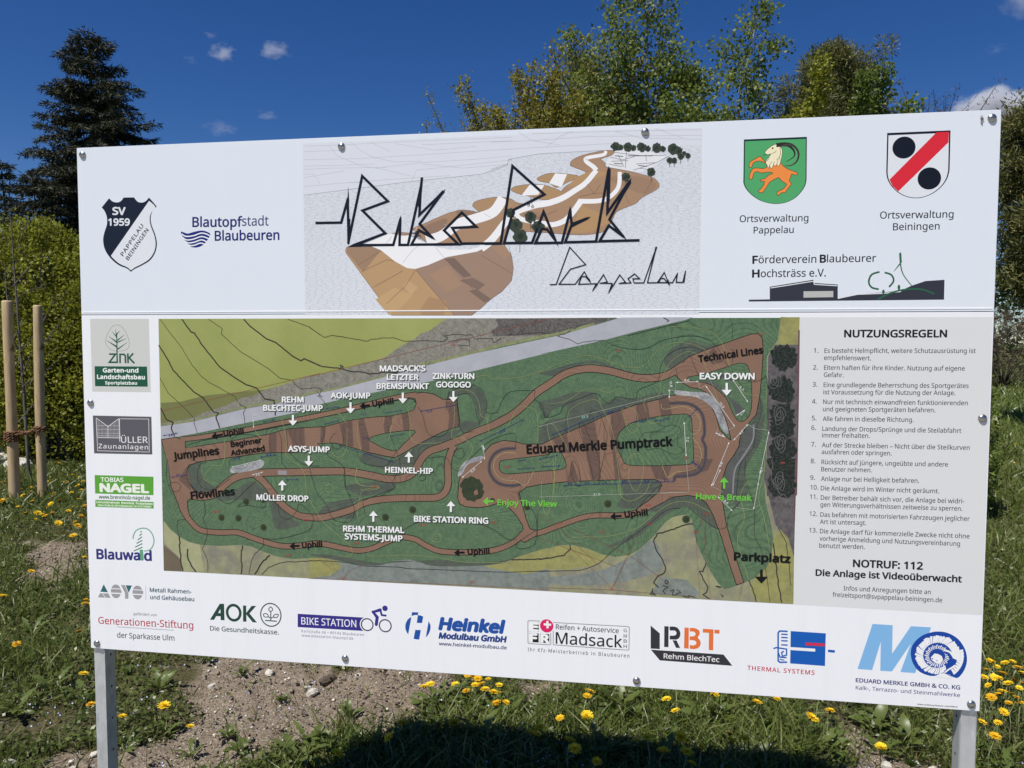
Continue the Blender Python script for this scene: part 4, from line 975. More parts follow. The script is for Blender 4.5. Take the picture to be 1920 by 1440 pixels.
# lettering on the map
NAMES = []
def name_print(kind, label=None):
    global p
    p = Print(kind, lower, label, 0.0009); NAMES.append(p)
    return p
W2 = (224, 230, 236); SHD = (44, 58, 50); KB = (14, 14, 18); GN = (104, 186, 70)
def wlabel(t, L, R, h, c=W2, bold=0.03):
    name_print('place_name', 'white map name '+t)
    p.text(t, (L[0]+0.9, L[1]+0.9), (R[0]+0.9, R[1]+0.9), h, SHD, 0, bold+0.02)
    p.text(t, L, R, h, c, 1, bold)
def arrow(u, v, c, hw=8.3, sw=3.9, hl=9.5, shadow=True):
    name_print('map_arrow')
    d = math.hypot(v[0]-u[0], v[1]-u[1]); e = ((v[0]-u[0])/d, (v[1]-u[1])/d); n_ = (-e[1], e[0])
    b = (v[0]-e[0]*hl, v[1]-e[1]*hl)
    for off, cc, l in (((1, 1), SHD, 0), ((0, 0), c, 1)):
        if l == 0 and not shadow: continue
        P_ = lambda q, k: (q[0]+n_[0]*k+off[0], q[1]+n_[1]*k+off[1])
        p.poly([P_(u, -sw/2), P_(b, -sw/2), P_(b, sw/2), P_(u, sw/2)], cc, l)
        p.poly([P_(b, -hw), P_(v, 0), P_(b, hw)], cc, l)
for t, L, R, h in (('REHM', (529, 754), (569, 754), 10.2), ('BLECHTEC-JUMP', (494.2, 769.4), (604.8, 770), 10.2), ('AOK-JUMP', (620.6, 746), (693.8, 746.5), 10), ("MADSACK'S", (712.7, 695.5), (797.2, 695.5), 10.2),
                   ('LETZTER', (725.7, 711.6), (784.5, 712), 10), ('BREMSPUNKT', (706.5, 728.3), (803.8, 728.8), 10), ('ZINK-TURN', (811.4, 709.7), (888.6, 710), 10), ('GOGOGO', (818, 725.5), (882.2, 726), 10),
                   ('ASYS-JUMP', (540.7, 845.8), (617.8, 847.6), 10), ('MÜLLER DROP', (481.5, 937), (578, 939.7), 10), ('HEINKEL-HIP', (722.5, 885.3), (811, 888), 10), ('REHM THERMAL', (643.9, 995.7), (757.4, 998.8), 10.4),
                   ('SYSTEMS-JUMP', (647, 1010.4), (754.2, 1014.7), 10.4), ('BIKE STATION RING', (776.6, 977.4), (914.7, 981.4), 10.4), ('EASY DOWN', (1312, 710.3), (1413.6, 710.8), 11.2)):
    wlabel(t, L, R, h)
for t, L, R in (('Enjoy The View', (933, 946.8), (1043.8, 949.9)), ('Have a Break', (1304.7, 935.2), (1408, 938.6))):
    name_print('place_name', 'green map name '+t); p.text(t, L, R, 10.6, GN, 1, 0.025)
for t, L, R, h in (('Jumplines', (326.5, 861.5), (411, 851), 13.2), ('Beginner', (434, 838), (491, 829.6), 9.6), ('Advanced', (434, 854), (496.6, 845), 9.6), ('Flowlines', (359.3, 935.2), (440.3, 927.3), 13), ('Uphill', (420.3, 817), (457, 812.5), 10),
                   ('Uphill', (699.2, 761.9), (737.7, 756.4), 10), ('Uphill', (567, 1026.8), (603.8, 1025), 10), ('Uphill', (877.4, 1039.5), (917.3, 1038), 10.2), ('Uphill', (1171.5, 969.5), (1213.7, 965.5), 10.8),
                   ('Technical Lines', (1310, 678.5), (1429.8, 661.6), 12), ('Eduard Merkle Pumptrack', (988.4, 850.4), (1260, 835.3), 16), ('Parkplatz', (1376.2, 1050), (1480.4, 1054.7), 14.2)):
    name_print('place_name', 'black map name '+t); p.text(t, L, R, h, KB, 1, 0.034)
for u, v in (((549.3, 777.7), (549.3, 797.8)), ((657.2, 754), (657.2, 774.9)), ((755.2, 735.9), (755.2, 756.4)), ((849.9, 732.8), (849.9, 753.6)), ((579, 854), (579, 874)), ((529.3, 919.4), (529.3, 900)), ((766.5, 867), (766.5, 846.9)), ((700, 978), (700, 957.6)), ((845.2, 959.8), (845.2, 939.2))): arrow(u, v, W2)
arrow((1362, 717.6), (1362, 741.6), W2, 9.5, 4.4, 11)
arrow((1357, 916), (1357, 894.3), GN, 9, 4.4, 10, False); arrow((925.7, 939.7), (905, 939.7), GN, 8.5, 4, 10, False)
for u, v in (((418, 814), (396.7, 818.5)), ((693.3, 759.3), (674.4, 761.9)), ((561.7, 1023), (542.7, 1024)), ((871, 1035.5), (851.3, 1036.3)), ((1164.9, 966.9), (1143.8, 968.4))): arrow(u, v, KB, 7.5, 3.6, 9.5, False)
arrow((1426.9, 1067.9), (1426.9, 1093.5), KB, 12, 5, 12.5, False)

# ---------------------------------------------------------------- rules
p = Print('rules_panel', lower, 'light grey panel with the rules of use in black German text')
p.poly([(1499.3, 594.8), (1860.5, 594.2), (1840.6, 1153.6), (1487.3, 1133.6)], (206, 213, 219), 0)
TX = (44, 48, 60)
def kt(t, a, b, h=21, c=TX, bold=0.0): p.text(t, fK(a)[0], fK(b)[0], h/2.482, c, 1, bold)
kt('NUTZUNGSREGELN', '230,104', '705,104', 33, (26, 28, 36), 0.03)
R_ = [('1.', '87,176', 'Es besteht Helmpflicht, weitere Schutzausrüstung ist', '137,177', '840,178'), (None, None, 'empfehlenswert.', '135,210', '353,212'), ('2.', '84,255', 'Eltern haften für ihre Kinder. Nutzung auf eigene', '135,256', '789,260'), (None, None, 'Gefahr.', '134,289', '226,291'),
      ('3.', '82,334', 'Eine grundlegende Beherrschung des Sportgerätes', '133,336', '807,341'), (None, None, 'ist Voraussetzung für die Nutzung der Anlage.', '132,370', '745,374'), ('4.', '79,413', 'Nur mit technisch einwandfreien funktionierenden', '131,415', '803,421'), (None, None, 'und geeigneten Sportgeräten befahren.', '130,449', '652,454'),
      ('5.', '78,491', 'Alle fahren in dieselbe Richtung.', '129,494', '551,499'), ('6.', '76,536', 'Landung der Drops/Sprünge und die Steilabfahrt', '127,540', '773,550'), (None, None, 'immer freihalten.', '126,571', '347,573'), ('7.', '75,613', 'Auf der Strecke bleiben – Nicht über die Steilkurven', '125,616', '812,629'),
      (None, None, 'ausfahren oder springen.', '124,648', '449,655'), ('8.', '73,691', 'Rücksicht auf jüngere, ungeübte und andere', '123,695', '711,707'), (None, None, 'Benutzer nehmen.', '122,729', '357,733'), ('9.', '71,768', 'Anlage nur bei Helligkeit befahren.', '121,773', '577,783'),
      ('10.', '72,813', 'Die Anlage wird im Winter nicht geräumt.', '120,817', '670,831'), ('11.', '70,857', 'Der Betreiber behält sich vor, die Anlage bei widri-', '120,861', '787,878'), (None, None, 'gen Witterungsverhältnissen zeitweise zu sperren.', '118,893', '778,913'),
      ('12.', '68,936', 'Das befahren mit motorisierten Fahrzeugen jeglicher', '118,940', '812,960'), (None, None, 'Art ist untersagt.', '116,973', '331,979'), ('13.', '67,1013', 'Die Anlage darf für kommerzielle Zwecke nicht ohne', '116,1017', '811,1041'),
      (None, None, 'vorherige Anmeldung und Nutzungsvereinbarung', '114,1051', '767,1076'), (None, None, 'benutzt werden.', '113,1084', '324,1091')]
for nn, na, t, a, b in R_:
    kt(t, a, b)
    if nn:
        x, y = map(float, na.split(',')); w = 21 if len(nn) == 2 else 35
        kt(nn, na, '%f,%f' % (x+w, y+w*0.02))
kt('NOTRUF: 112', '271,1173', '593,1186', 33, (26, 28, 36), 0.03); kt('Die Anlage ist Videoüberwacht', '97,1214', '774,1245', 29, (26, 28, 36), 0.03)
kt('Infos und Anregungen bitte an', '226,1283', '631,1301'); kt('freizeitsport@svpappelau-beiningen.de', '175,1312', '684,1339')
P_rules = p

# ---------------------------------------------------------------- left column of sponsors
logos = []
p = Print('garden_firm_logo', lower, 'grey and green garden firm logo with a tree'); logos.append(p)
p.poly(fZink('38,72 1095,72 1130,1393 78,1383'), (194, 200, 202), 0)
ZG = (32, 84, 66); PW = (222, 230, 230)
p.poly(fZink('118,925 1062,932 1075,1295 128,1286'), ZG, 1)
p.stroke(fZink('520,182 450,200 400,260 340,370 318,460 330,540 400,620 480,650 620,650 700,620 738,560 740,470 700,360 640,250 580,200'), 0.6, (90, 110, 104), 1, closed=True, sm=True)
p.poly(fZink('510,330 525,330 540,870 512,870'), ZG, 1)
for a, w in (('518,420 495,255', 2.2), ('518,350 575,285', 2.2), ('516,400 432,298', 2.2), ('516,490 380,392', 3), ('516,575 342,466', 3.2), ('530,460 655,358', 2.4), ('530,495 692,426', 2.4), ('535,618 708,495', 2.6)):
    p.stroke(fZink(a), w, ZG, 1, w2=0.5)
p.mstroke(fZink('380,708 495,708 385,855 540,855'), 3.2, ZG, 1)
p.mstroke(fZink('578,872 576,712 650,712 672,740 676,872'), 3.2, ZG, 1)
p.stroke(fZink('716,694 722,872'), 3.2, ZG, 1); p.stroke(fZink('815,694 740,775 835,874'), 3.2, ZG, 1)
p.text('Garten-und', fZink('272,1034')[0], fZink('903,1038')[0], 7.6, PW, 2, 0.035, track=1.05)
p.text('Landschaftsbau', fZink('168,1152')[0], fZink('1020,1160')[0], 7.6, PW, 2, 0.035, track=1.05)
p.text('Sportplatzbau', fZink('312,1250')[0], fZink('880,1256')[0], 5.6, PW, 2, 0.03, track=1.05)
p = Print('fence_firm_logo', lower, 'dark grey fence firm logo with a white gate drawing'); logos.append(p)
p.poly(fE('102,800 567,810 574,1110 112,1101'), (88, 88, 98), 0)
PW = (216, 220, 226)
p.stroke(fE('320,826 545,828 550,1090 140,1080 128,820'), 0.9, PW, 1)
for a in ('128,820 222,888 310,824 318,978 140,975', '222,888 222,975'): p.stroke(fE(a), 1.1, PW, 1)
for i in range(17): x = 136+i*10.6; y = 826+abs(0 if False else (min(x, 222)-128)*0.72 if x < 222 else (310-x)*0.72); p.stroke(fE('%f,%f %f,972' % (x, y+4, x+2)), 0.35, PW, 1)
for y in (880, 910, 940, 960): p.stroke(fE('134,%d 314,%d' % (y, y+2)), 0.35, PW, 1)
p.stroke(fE('313,826 316,1008'), 1.2, PW, 1)
p.text('ÜLLER', fE('327,1016')[0], fE('538,1018')[0], 11.5, PW, 2, -0.004, face='h'); p.text('Zaunanlagen', fE('148,1060')[0], fE('541,1070')[0], 8.4, PW, 2, 0.0, track=1.12, face='h')
p = Print('firewood_firm_logo', lower, 'bright green firewood firm logo'); logos.append(p)
GG = (86, 158, 58)
p.poly(fH('104,116 522,128 522,259 108,247'), GG, 0); p.text('TOBIAS', fH('148,162')[0], fH('308,165')[0], 7.8, (224, 232, 228), 1, 0.02, face='h')
p.text('NAGEL', fH('146,232')[0], fH('485,241')[0], 14.6, (224, 232, 228), 1, 0.045, face='h')
p.text('www.brennholz-nagel.de', fH('135,283')[0], fH('498,292')[0], 6.6, (58, 104, 60), 1, 0.022, face='h')
p.poly(fH('109,292 523,307 523,354 109,342'), GG, 0)
p.text('Lohnunternehmen  Brennholz  Forstarbeiten', fH('116,314')[0], fH('517,328')[0], 3.8, (224, 232, 228), 1, 0.03)
p.text('Obere Straße 20, 89143 Blaubeuren, Tel. 0172 7343861', fH('127,335')[0], fH('505,347')[0], 3.2, (224, 232, 228), 1, 0.03)
p = Print('forestry_logo', lower, 'blue and green forestry lettering with a stepped tree'); logos.append(p)
p.text('Blauwa', fH('121,710')[0], fH('425,720')[0], 17.5, (46, 48, 122), 1, 0.03, face='h'); p.text('l', fH('434,720')[0], fH('447,720')[0], 17.5, (96, 158, 128), 1, 0.03, face='h'); p.text('d', fH('459,722')[0], fH('507,724')[0], 17.5, (46, 48, 122), 1, 0.03, face='h')
p.stroke(fH('378,570 380,545 400,510 440,494 480,500 510,530 526,580 515,625 490,650 455,656'), 2.0, (104, 160, 132), 1, sm=True)
for i, (x0, y0, x1, y1) in enumerate(((428, 522, 438, 514), (422, 548, 440, 532), (410, 578, 440, 555), (402, 602, 442, 580), (392, 628, 443, 603), (382, 656, 444, 628))): p.stroke(fH('%d,%d %d,%d' % (x0, y0, x1, y1)), 1.9, (60, 122, 88), 1)
p = Print('metal_firm_logo', lower, 'grey striped metal firm lettering'); logos.append(p)
GA, TE = (150, 152, 158), (44, 98, 106)
a_ = fAsys
p.poly(a_('127,80 168,158 94,153'), TE, 0); p.poly(a_('90,167 110,168 140,210 72,207'), GA, 0); p.poly(a_('116,168 172,170 194,212 146,210'), GA, 0)
for cx in (246, 456):
    dy = 0 if cx == 246 else 11
    for k, (y0, y1) in enumerate(((83, 120), (128, 162), (174, 215))):
        pts = []
        for j in range(9):
            yy = y0+(y1-y0)*j/8; xx = 49*math.sqrt(max(0, 1-((yy-149)/67)**2)); pts.append((cx+xx, yy+dy+xx*0.05))
        for j in range(8, -1, -1):
            yy = y0+(y1-y0)*j/8; xx = 49*math.sqrt(max(0, 1-((yy-149)/67)**2)); pts.append((cx-xx, yy+dy-xx*0.05))
        if k == 1: pts = [(x+(6 if yy > 145 and x > cx else 0), yy) for x, yy in pts]
        p.poly([a_('%f,%f' % q)[0] for q in pts], GA, 0)
p.poly(a_('294,87 332,89 368,170 366,222 334,220 334,165'), GA, 0); p.poly(a_('340,90 402,92 370,162'), TE, 1)
p.stroke(a_('537,94 537,236'), 0.5, (130, 132, 150), 0)
p.text('Metall Rahmen-', a_('577,154')[0], a_('980,172')[0], 7.4, (44, 78, 96), 1, 0.018, face='h'); p.text('und Gehäusebau', a_('580,224')[0], a_('1007,245')[0], 7.4, (44, 78, 96), 1, 0.018, face='h')
p = Print('foundation_logo', lower, 'red foundation lettering with black lines above and below'); logos.append(p)
p.text('gefördert von', a_('416,380')[0], a_('643,392')[0], 5.0, (52, 52, 62), 1); 
p.text('Generationen-Stiftung', a_('76,462')[0], a_('998,512')[0], 12.6, (172, 44, 66), 1, -0.004)
# slab feet for the foundation's serif lettering
for i, (x, y) in enumerate(((148, 466), (178, 468), (250, 472), (262, 472), (300, 474), (396, 480), (420, 480), (520, 487), (548, 488), (610, 492), (632, 492), (736, 498), (762, 500), (800, 502), (880, 508), (906, 508), (930, 509))):
    p.stroke(a_('%d,%d %d,%d' % (x-8, y, x+9, y+1)), 0.7, (172, 44, 66), 1)
p.stroke(a_('253,494 810,528'), 0.6, (90, 80, 100), 1); p.text('der Sparkasse Ulm', a_('259,599')[0], a_('815,630')[0], 10.0, (36, 38, 46), 1, 0.0)
p = Print('health_insurer_logo', lower, 'dark green health insurer lettering with a plant in a ring'); logos.append(p)
DG = (34, 66, 58)
p.poly(a_('1160,425 1255,270 1297,270 1302,430 1264,429 1264,392 1222,390 1200,427'), DG, 0, holes=[a_('1240,360 1263,361 1262,320')])
p.circle(a_('1391,357')[0], 15.6, DG, 0, ring=5.2, ry=16.8); p.poly(a_('1482,286 1512,288 1515,445 1482,443'), DG, 0); p.poly(a_('1512,360 1566,290 1610,291 1545,364 1617,452 1576,450 1512,372'), DG, 0)
p.circle(a_('1752,378')[0], 21, DG, 0, ring=2.2, ry=22.5)
p.stroke(a_('1752,430 1752,345'), 1.8, DG, 0); p.stroke(a_('1697,432 1810,440'), 2, DG, 0)
for a in ('1750,345 1732,325 1750,300 1770,325', '1716,400 1688,395 1682,370 1712,368 1728,388', '1790,404 1815,400 1824,374 1795,374 1778,390'): p.stroke(a_(a), 1.6, DG, 0, sm=True, closed=True)
p.stroke(a_('1722,392 1752,412 1784,396'), 1.6, DG, 0)
p.text('Die Gesundheitskasse.', a_('1163,530')[0], a_('1830,570')[0], 8.6, DG, 1, 0.01, face='h')

# ---------------------------------------------------------------- bottom row of sponsors
k_ = fBike; BB = (50, 46, 132)
p = Print('bike_shop_logo', lower, 'blue bike shop bar with a cyclist'); logos.append(p)
p.poly(k_('70,268 1150,330 1150,550 70,486'), BB, 0)
p.circle(k_('1205,445')[0], 14.0, (226, 232, 240), 1); p.circle(k_('1207,446')[0], 12.2, (44, 42, 84), 2, ring=2.3); p.circle(k_('1502,464')[0], 12.4, (44, 42, 84), 2, ring=2.3)
p.poly(k_('1150,325 1210,328 1150,360'), (226, 232, 240), 1)
p.circle(k_('1498,179')[0], 5.2, BB, 2)
p.stroke(k_('1420,205 1305,240 1370,325 1355,445'), 6.0, BB, 2, miter=1.3); p.stroke(k_('1420,205 1445,290 1510,298'), 3.6, BB, 2, miter=1.3)
for q, r in (('1420,205', 3), ('1305,240', 3), ('1355,445', 2.9), ('1510,298', 1.8), ('1370,325', 3)): p.circle(k_(q)[0], r, BB, 2, n=16)
p.text('BIKE STATION', k_('130,440')[0], k_('1028,488')[0], 13.2, (222, 228, 240), 1, 0.0)
p.text('Karlstraße 66 • 89143 Blaubeuren', k_('132,572')[0], k_('1155,632')[0], 4.8, (78, 80, 110), 1, 0, track=1.1, face='h'); p.text('www.bikestation-blautopf.de', k_('134,642')[0], k_('978,694')[0], 4.8, (78, 80, 110), 1, 0, track=1.1, face='h')
h_ = fHei; HB_ = (28, 78, 160)
p = Print('modular_building_logo', lower, 'blue modular building firm lettering with a round H sign'); logos.append(p)
p.poly(h_('195,155 298,158 288,205 250,200 186,216'), HB_, 0); p.poly(h_('290,202 340,210 378,228 358,333 272,330'), HB_, 0); p.poly(h_('248,445 338,448 312,602 262,600 220,588'), HB_, 0)
p.poly(smooth(h_('182,232 130,270 95,330 84,400 98,460 130,518'), False, 3)+h_('132,516 184,234'), HB_, 0); p.poly(smooth(h_('465,305 490,350 498,410 480,480 450,535 420,566'), False, 3)+h_('464,310'), HB_, 0)
p.text('Heinkel', h_('643,435')[0], h_('1705,497')[0], 21.5, HB_, 1, 0.05, shear=0.18, face='h'); p.text('Modulbau GmbH', h_('636,582')[0], h_('1738,648')[0], 10.4, (28, 60, 130), 1, 0.05, shear=0.18, face='h'); p.text('www.heinkel-modulbau.de', h_('636,696')[0], h_('1742,764')[0], 6.2, (44, 58, 104), 1, 0.02, face='h')
m_ = fMad
p = Print('tyre_service_logo', lower, 'framed tyre and car service lettering with a pink cross disc'); logos.append(p)
GF = (136, 138, 146); BK = (26, 24, 30)
p.stroke(m_('280,213 95,205 82,218 84,570 100,582 440,603 458,590 455,405'), 1.4, GF, 0); p.stroke(m_('500,237 1720,303 1742,318 1735,680 1718,690 510,603 496,590 496,375'), 1.4, GF, 0)
p.poly(m_('105,227 260,237 260,390 105,380'), BK, 0); p.poly(m_('105,407 258,417 258,565 105,556'), BK, 0); p.poly(m_('280,420 433,428 433,575 280,566'), BK, 0)
p.text('E', m_('122,368')[0], m_('240,376')[0], 14.6, (230, 234, 240), 1, 0.05, face='h'); p.text('F', m_('122,546')[0], m_('222,552')[0], 14.2, (230, 234, 240), 1, 0.05, face='h'); p.text('R', m_('300,556')[0], m_('418,564')[0], 14.0, (230, 234, 240), 1, 0.05, face='h')
p.circle(m_('390,292')[0], 12.4, (206, 34, 100), 2); p.stroke(m_('400,210 404,332'), 4, (230, 234, 240), 3); p.stroke(m_('342,266 462,274'), 4, (230, 234, 240), 3)
p.text('Reifen + Autoservice', m_('540,346')[0], m_('1567,412')[0], 9.2, BK, 1, 0.0); p.text('Madsack', m_('540,582')[0], m_('1622,648')[0], 21.5, BK, 1, 0.0)
for t, y in (('G', 392), ('M', 482), ('B', 566), ('H', 652)): p.text(t, m_('1648,%d' % y)[0], m_('%d,%d' % (1700, y+3))[0], 6.2, (60, 60, 68), 1)
p.text('Ihr Kfz-Meisterbetrieb in Blaubeuren', m_('80,705')[0], m_('1740,812')[0], 6.6, (66, 68, 80), 1, 0, track=1.25, face='h')
r_ = fReh; RK = (48, 50, 58); RO = (216, 112, 56)
p = Print('sheet_metal_firm_logo', lower, 'black and orange sheet metal firm lettering'); logos.append(p)
p.poly(r_('96,112 180,185 180,330 96,325'), RK, 0); p.poly(r_('98,335 768,380 850,484 180,434'), RK, 0)
p.poly(r_('222,118 262,120 260,312 220,310'), RK, 0)
p.poly(smooth(r_('270,122 310,122 345,135 370,180 360,225 330,243'), False, 3)+r_('272,240 272,206 300,206')+smooth(r_('310,206 332,195 332,170 315,158'), False, 2)+r_('272,158'), RK, 0); p.poly(r_('298,248 335,250 368,320 330,318'), RK, 0)
p.poly(r_('408,130 448,133 446,326 404,322'), RO, 0)
p.poly(smooth(r_('456,134 500,136 540,155 548,190 530,222 552,250 556,290 530,322 490,330'), False, 3)+r_('456,326 456,293')+smooth(r_('490,296 515,285 515,260 490,248'), False, 2)+r_('456,246 456,212')+smooth(r_('490,212 508,200 508,180 490,168'), False, 2)+r_('456,166'), RO, 0)
p.poly(r_('578,142 676,148 672,342 632,338 634,180 576,176'), RO, 0); p.poly(r_('684,150 732,153 730,188 684,184'), RO, 0)
p.text('Rehm BlechTec', r_('217,415')[0], r_('728,450')[0], 9.2, (220, 222, 228), 1, 0.012)
p = Print('thermal_systems_logo', lower, 'blue square thermal systems emblem with a red bar'); logos.append(p)
RB = (16, 88, 178); WHT = (226, 232, 240)
p.poly(r_('1388,163 1712,184 1704,486 1383,462'), RB, 0); p.poly(r_('1385,311 1614,326 1614,353 1385,338'), WHT, 1); p.poly(r_('1524,269 1702,278 1702,304 1524,295'), (196, 44, 74), 1); p.poly(r_('1732,334 1796,340 1794,364 1732,358'), RB, 0)
p.stroke(r_('1272,440 1272,180 1285,163 1360,166'), 3.0, RB, 0, miter=1.2)
for y in (192, 222, 252, 290): p.stroke(r_('1300,%d 1360,%d' % (y, y+3)), 2.6, RB, 0)
p.stroke(r_('1228,325 1255,316 1350,330 1350,385 1310,395 1305,360 1325,350'), 2.8, RB, 0, miter=1.2); p.stroke(r_('1272,360 1290,405 1350,408'), 2.6, RB, 0); p.stroke(r_('1268,436 1290,452 1355,450'), 3.0, RB, 0); p.stroke(r_('1285,425 1330,432'), 2.0, RB, 0)
p.text('THERMAL SYSTEMS', r_('988,522')[0], r_('1607,568')[0], 8.0, (184, 40, 66), 1, 0.014, track=1.15)
e_ = fMer
p = Print('stone_mill_logo', lower, 'light blue M with a dark blue ammonite'); logos.append(p)
p.poly(e_('362,78 664,97 655,525 938,112 1240,130 1002,816 780,800 936,375 652,792 478,782 486,345 356,770 137,754'), (122, 176, 226), 0)
AM = (18, 66, 158)
p.poly(e_('1320,192 1240,205 1130,240 1030,310 960,400 935,500 945,600 980,690 1050,780 1150,835 1280,860 1440,815 1560,870 1640,885 1720,800 1770,680 1775,560 1740,440 1660,320 1560,245 1440,200'), AM, 1, sm=True)
rn = random.Random(8)
cx, cy = 1330, 560
def rib(r0, r1, a, w, l=2, c=WHT, bend=0.12):
    q = []
    for j in range(4):
        r = r0+(r1-r0)*j/3; t = a+bend*j/3
        q.append((cx+r*math.cos(t)*1.02, cy+r*math.sin(t)*0.92))
    p.stroke([e_('%f,%f' % u)[0] for u in q], w*0.8, c, l, w2=w*1.5, miter=1.3)
for i in range(46):
    a = 0.95+i*(2*math.pi-0.75)/46; t = i/46
    ro = 300+75*t if t < 0.7 else 352+30*(t-0.7)
    rib(ro*0.62, ro*(0.93+0.06*rn.random()), a, 2.5+1.2*t, bend=0.10+0.08*rn.random())
for i in range(9):
    rib(300, 392, 0.78-i*0.13, 4.2, bend=0.05)
for i in range(34):
    a = i*2*math.pi/34; rib(118, 185 if i % 2 else 170, a, 1.5, bend=0.1)
p.poly(e_('1235,580 1290,520 1350,530 1400,560 1420,620 1370,680 1300,660 1250,620'), WHT, 2); p.circle(e_('1262,600')[0], 1.2, AM, 3, n=8); p.circle(e_('1325,628')[0], 1.0, AM, 3, n=8)
p.stroke(e_('1440,490 1530,560 1550,650 1500,750 1440,800'), 4.5, AM, 3, sm=True); p.stroke(e_('1430,470 1520,500 1580,580'), 3.5, WHT, 3, sm=True); p.stroke(e_('1440,810 1490,770 1600,700'), 3.0, WHT, 3)
p.poly(e_('1440,815 1520,840 1560,875 1500,900 1400,880 1300,872'), WHT, 2); p.stroke(e_('1440,812 1540,862'), 1.2, AM, 3)
p.text('EDUARD MERKLE GMBH & CO. KG', e_('112,950')[0], e_('1672,1062')[0], 7.2, (32, 42, 112), 1, 0.022, face='h'); p.text('Kalk-, Terrazzo- und Steinmahlwerke', e_('110,1060')[0], e_('1672,1175')[0], 7.0, (52, 60, 118), 1, 0.0, face='h')
p.text('Schilder und Werbung, Blaubeuren | www.schilder.de', (1719, 1321.5), (1794.5, 1326.5), 2.2, (30, 30, 36), 1, 0.03)

set_texts()
for q in [P_crest, P_town, P_pic, P_title, P_ibex, P_ball, P_fb, P_map, P_rules]+NAMES+logos: q.done()
# ================================================================== ground
FPX = 1448.47
Fv, Rv, Dv = Vector(_f), Vector(_r), Vector(_d)
def ray_dir(u, v): return Fv+Rv*((u-960)/FPX)+Dv*((v-720)/FPX)
def gp(u, v, z=0.0):
    """survey sight line -> point at height z"""
    d = ray_dir(u, v); k = (z-CAM.z)/d.z
    return CAM.x+d.x*k, CAM.y+d.y*k
def spot(u, depth):
    d = Fv+Rv*((u-960)/FPX)
    return CAM.x+d.x*depth, CAM.y+d.y*depth
def hgt(v, depth): return CAM.z+(640-v)/FPX*depth

SOIL = [[gp(*q) for q in ((370, 1222), (560, 1240), (800, 1262), (900, 1276), (890, 1300), (790, 1335), (700, 1372), (560, 1400), (470, 1440), (300, 1560), (20, 1540), (80, 1440), (200, 1385), (320, 1372), (400, 1335), (350, 1290))],
        [gp(*q) for q in ((950, 1270), (1060, 1280), (1090, 1300), (1020, 1330), (950, 1310))],
        [gp(*q) for q in ((1590, 1370), (1690, 1360), (1790, 1380), (1830, 1440), (1800, 1520), (1560, 1500), (1520, 1440))],
        [gp(*q) for q in ((40, 1020), (160, 1010), (165, 1080), (120, 1110), (60, 1080))]]
def soil_mask(x, y):
    out = np.full(np.shape(x), -9.0)
    for poly in SOIL:
        P = np.array(poly); Q = np.roll(P, -1, axis=0)
        inside = np.zeros(np.shape(x), bool); dm = np.full(np.shape(x), 1e9)
        for (x0, y0), (x1, y1) in zip(P, Q):
            c = ((y0 > y) != (y1 > y)) & (x < (x1-x0)*(y-y0)/((y1-y0) if abs(y1-y0) > 1e-9 else 1e-9)+x0)
            inside ^= c
            t = np.clip(((x-x0)*(x1-x0)+(y-y0)*(y1-y0))/((x1-x0)**2+(y1-y0)**2), 0, 1)
            dm = np.minimum(dm, np.hypot(x-x0-t*(x1-x0), y-y0-t*(y1-y0)))
        out = np.maximum(out, np.where(inside, dm, -dm))
    n = fbm(x+40, y+40, 4, 5.0)-0.5
    return np.clip((out+n*0.55)/0.12+0.5, 0, 1)
def gh(x, y):
    x = np.asarray(x, float); y = np.asarray(y, float)
    r = np.hypot(x-1.6, y+2)
    h = (fbm(x+30, y+30, 3, 1.1)-0.5)*0.07+(fbm(x+60, y+60, 3, 6.0)-0.5)*0.035
    s_ = np.clip((x-1.9)/1.2, 0, 1)*np.clip((y+0.5)/1.0, 0, 1)*np.clip((3.0-y)/1.5, 0, 1)
    h = h-0.13*s_*s_*(3-2*s_)
    h = h+(fbm(x+99, y+9, 3, 0.05)-0.5)*np.clip(r-12, 0, 60)*0.03
    return h
def gh1(x, y): return float(gh(np.array([x]), np.array([y]))[0])

def axis(lo, hi, fine_lo, fine_hi, fine, grow=1.12):
    a = list(np.arange(fine_lo, fine_hi, fine)); s = fine; v = a[-1]
    while v < hi: s *= grow; v += s; a.append(v)
    s = fine; v = a[0]; b = []
    while v > lo: s *= grow; v -= s; b.append(v)
    return np.array(b[::-1]+a)
ax = axis(-400, 400, -3.2, 4.6, 0.022, 1.10)
ay = axis(-60, 500, 0.3, 4.2, 0.022, 1.10)
GX, GY = np.meshgrid(ax, ay)
SM = soil_mask(GX, GY)
clod = (fbm(GX+7, GY+3, 4, 22.0)-0.5)*0.05+np.maximum(0, fbm(GX+70, GY+33, 2, 34.0)-0.62)*0.10
GZ = gh(GX, GY)+clod*(0.25+0.75*SM)
V = np.stack([GX, GY, GZ], -1).reshape(-1, 3)
nx, ny = len(ax), len(ay)
idx = np.arange(nx*ny).reshape(ny, nx)
F = np.stack([idx[:-1, :-1], idx[:-1, 1:], idx[1:, 1:], idx[1:, :-1]], -1).reshape(-1, 4)
m_ground = mat('ground', (0.2, 0.16, 0.12), 0.95, 0, 0.2)
nt = NT(m_ground)
v = nt.coord('Object')
att = nt.new('ShaderNodeAttribute'); att.attribute_name = 'soil'
n1 = nt.noise(v, 3.0, 6, 0.65); n2 = nt.noise(v, 55, 5, 0.7); n3 = nt.noise(v, 160, 3, 0.7)
soilc = nt.ramp(n2, [(0.30, (0.12, 0.092, 0.066)), (0.5, (0.27, 0.215, 0.16)), (0.72, (0.42, 0.355, 0.275))])
soilc = nt.mix(nt.ramp(n3, [(0.58, (0, 0, 0)), (0.66, (1, 1, 1))]), soilc, (0.62, 0.57, 0.48))
